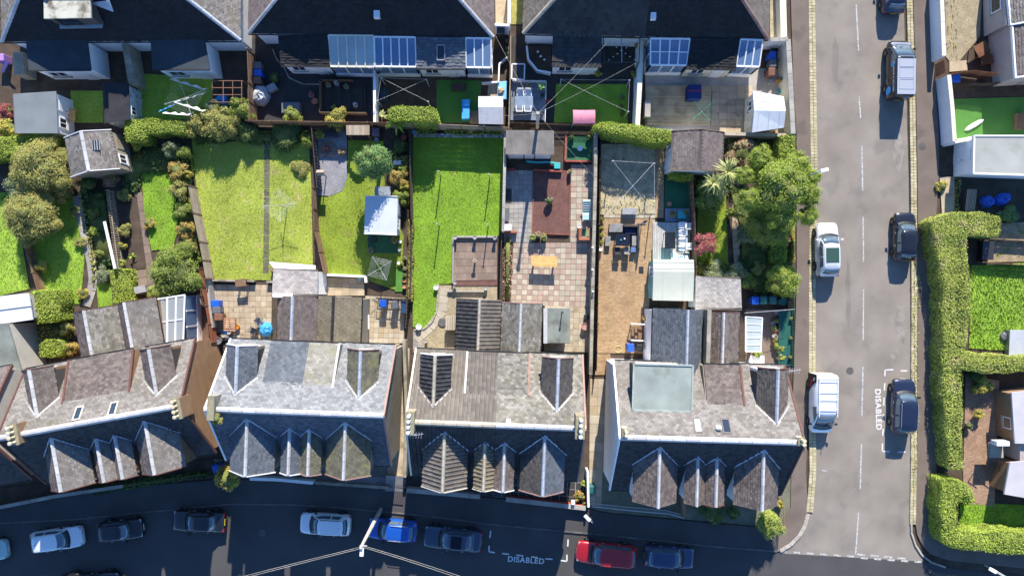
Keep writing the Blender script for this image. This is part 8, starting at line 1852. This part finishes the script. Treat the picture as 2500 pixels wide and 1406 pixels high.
SILV, WHT, BLK, NVY, RED = K('silver', (.55, .58, .6)), K('white', (.78, .8, .82)), K('black', (.012, .013, .018)), K('navy', (.015, .022, .05)), K('red', (.35, .012, .02))
car(2017, 610, 91, 'silver car with panoramic glass roof parked on the house side kerb', K('silverwhite', (.62, .65, .67)), 4.35, 1.84, 1.62, 'hatch', pano=pm('sunroof_green', (.04, .085, .07), None, .06, nz=None, fine=None))
car(2206, 578, 89, 'black hatchback parked beside the tall hedge, uphill of the bay', BLK, 3.9, 1.72, 1.45)
car(2202, 990, 88, 'dark blue off-roader in the disabled bay by the hedge', NVY, 4.35, 1.84, 1.62, 'suv')
car(2178, -30, 90, 'dark car cut off at the top edge of the side road', NVY, 4.4, 1.8, 1.5)
v = car(2194, 172, 89, 'grey-roofed black van with blue hexagon logos', K('van_grey', (.4, .42, .46)), 4.75, 1.86, 1.85, 'van', name='parked_van', cat='van', side=K('van_black', (.015, .015, .018)), roof=K('van_roof', (.42, .44, .48)), hz=.7)
for i, x in enumerate((.35, -.55, -1.45)):
    m = MB(); z = 1.868; a, b = (x - .4, x + .4) if i < 2 else (x - .38, x + .38)
    for c0, c1 in (((a, -.55), (b, -.55)), ((b, -.55), (b, .55)), ((b, .55), (a, .55)), ((a, .55), (a, -.55))): m.beam((*c0, z), (*c1, z), .04, .03)
    m.build('roof_rib', MATS['paint_van_roof'], v, local=True)
MB().box((1.72, 0, .98), (.75, 1.45, .1)).build('bonnet', MATS['paint_van_grey'], v, local=True, bevel=.04)
LOGO = flat('logo_blue', (.03, .33, .75), .5); TXT = flat('decal_white', (.75, .78, .8), .6)
def hexa_logo(x, z, r, y): MB().lathe([(r, 0), (r, .012)], (x, y, z), 6, axis='y').build('logo', LOGO, v, local=True)
hexa_logo(-1.75, .95, .36, .938); hexa_logo(.2, 1.38, .2, .87)
for tx, x, z, s in (('PLUMBING & HEATING', -.75, 1.5, .21),):
    lettering('lettering', tx, None, None, s, 0, TXT, parent=v, rot=(PI / 2 - .13, 0, PI), bold=.004).location = (x, .905 - (z - 1.1) * .13, z)
MB().lathe([(.15, 0), (.15, .012)], (0, 0, 0), 6).build('logo', LOGO, v, local=True, loc=(-2.37, -.2, 1.45), rot=(0, -PI / 2, 0))
v = car(2005, 983, -91, 'white van with roof rack and black and red rear livery', WHT, 4.85, 1.86, 1.88, 'van', name='parked_van', cat='van', hz=.7)
for s in (-1, 1): MB().tube([(.9, s * .72, 2.0), (-2.25, s * .72, 2.0)], .03, 6).build('rack_rail', UPVC, v, local=True)
for x in (-2.2, -1.95, -1.1, -.5, .3): MB().tube([(x, -.76, 2.0), (x, .76, 2.0)], .022, 6).build('rack_bar', UPVC, v, local=True)
for x in (-2.0, -.5, .7):
    for s in (-.72, .72): MB().box((x, s, 1.84), (.05, .05, .14)).build('rack_foot', METALD, v, local=True)
LIV = flat('livery_black', (.02, .015, .018), .4)
def side_poly(pts, mat, y=-.94, nm='livery'): 
    f = lambda x, z: (x, y + max(0, z - 1.05) * .13 - .008, z); mm = MB(); a = [f(*p) for p in pts]; k_ = len(a); mm.add(a + [(p[0], p[1] + .012, p[2]) for p in a], [tuple(range(k_)), tuple(range(2 * k_ - 1, k_ - 1, -1))] + [(i, (i + 1) % k_, k_ + (i + 1) % k_, k_ + i) for i in range(k_)]); mm.build(nm, mat, v, local=True)
side_poly([(-2.38, .35), (-.7, .35), (-1.1, .75), (-1.5, 1.15), (-1.8, 1.7), (-2.38, 1.7)], LIV); side_poly([(-1.85, 1.2), (-1.45, .95), (-1.3, .8), (-1.45, .75), (-1.9, 1.0)], flat('livery_red', (.5, .02, .02), .4), -.952, 'livery_stripe'); side_poly([(-2.1, 1.35), (-1.85, 1.25), (-1.85, 1.4), (-2.1, 1.5)], UPVC, -.952, 'livery_mark')
car(796, 1277, 177, 'white hatchback on the main road next to the blue car', WHT, 4.1, 1.76, 1.5, rails=CARBLK)
car(960, 1290, 175, 'bright blue car beneath the lamp pole', K('blue', (.01, .09, .42)), 3.9, 1.76, 1.56, 'hatch', rails=ALLOY)
car(1106, 1313, 174, 'dark blue-grey car beside the empty disabled bay', K('bluegrey', (.03, .05, .09)), 4.7, 1.82, 1.45, 'saloon', pano=pm('sunroof_dark', (.01, .012, .02), None, .05, nz=None, fine=None))
car(1480, 1350, 174, 'red estate car partly in the sun, below the empty disabled bay marking end', RED, 4.9, 1.82, 1.52, 'suv', rails=RED)
car(1632, 1357, -4, 'dark blue hatchback at the end of the row beside the red estate', K('midblue', (.02, .045, .11)), 4.0, 1.74, 1.5)
car(488, 1270, 178, 'black saloon car with red tail lights by the sunlit gap', BLK, 4.2, 1.74, 1.4, 'saloon')
car(298, 1291, 6, 'black car with door handles shining, between white hatchback and black saloon', K('black2', (.01, .011, .016)), 3.5, 1.66, 1.5)
car(143, 1314, 8, 'white hatchback near the left end of the main road', WHT, 4.1, 1.76, 1.5)
car(-38, 1345, 8, 'pale mint car cut off by the picture edge', K('mint', (.42, .58, .55)), 3.9, 1.7, 1.5)
car(224, 1422, 3, 'dark car cut off by the bottom edge of the picture', K('black3', (.012, .012, .013)), 4.7, 1.84, 1.6, 'suv')
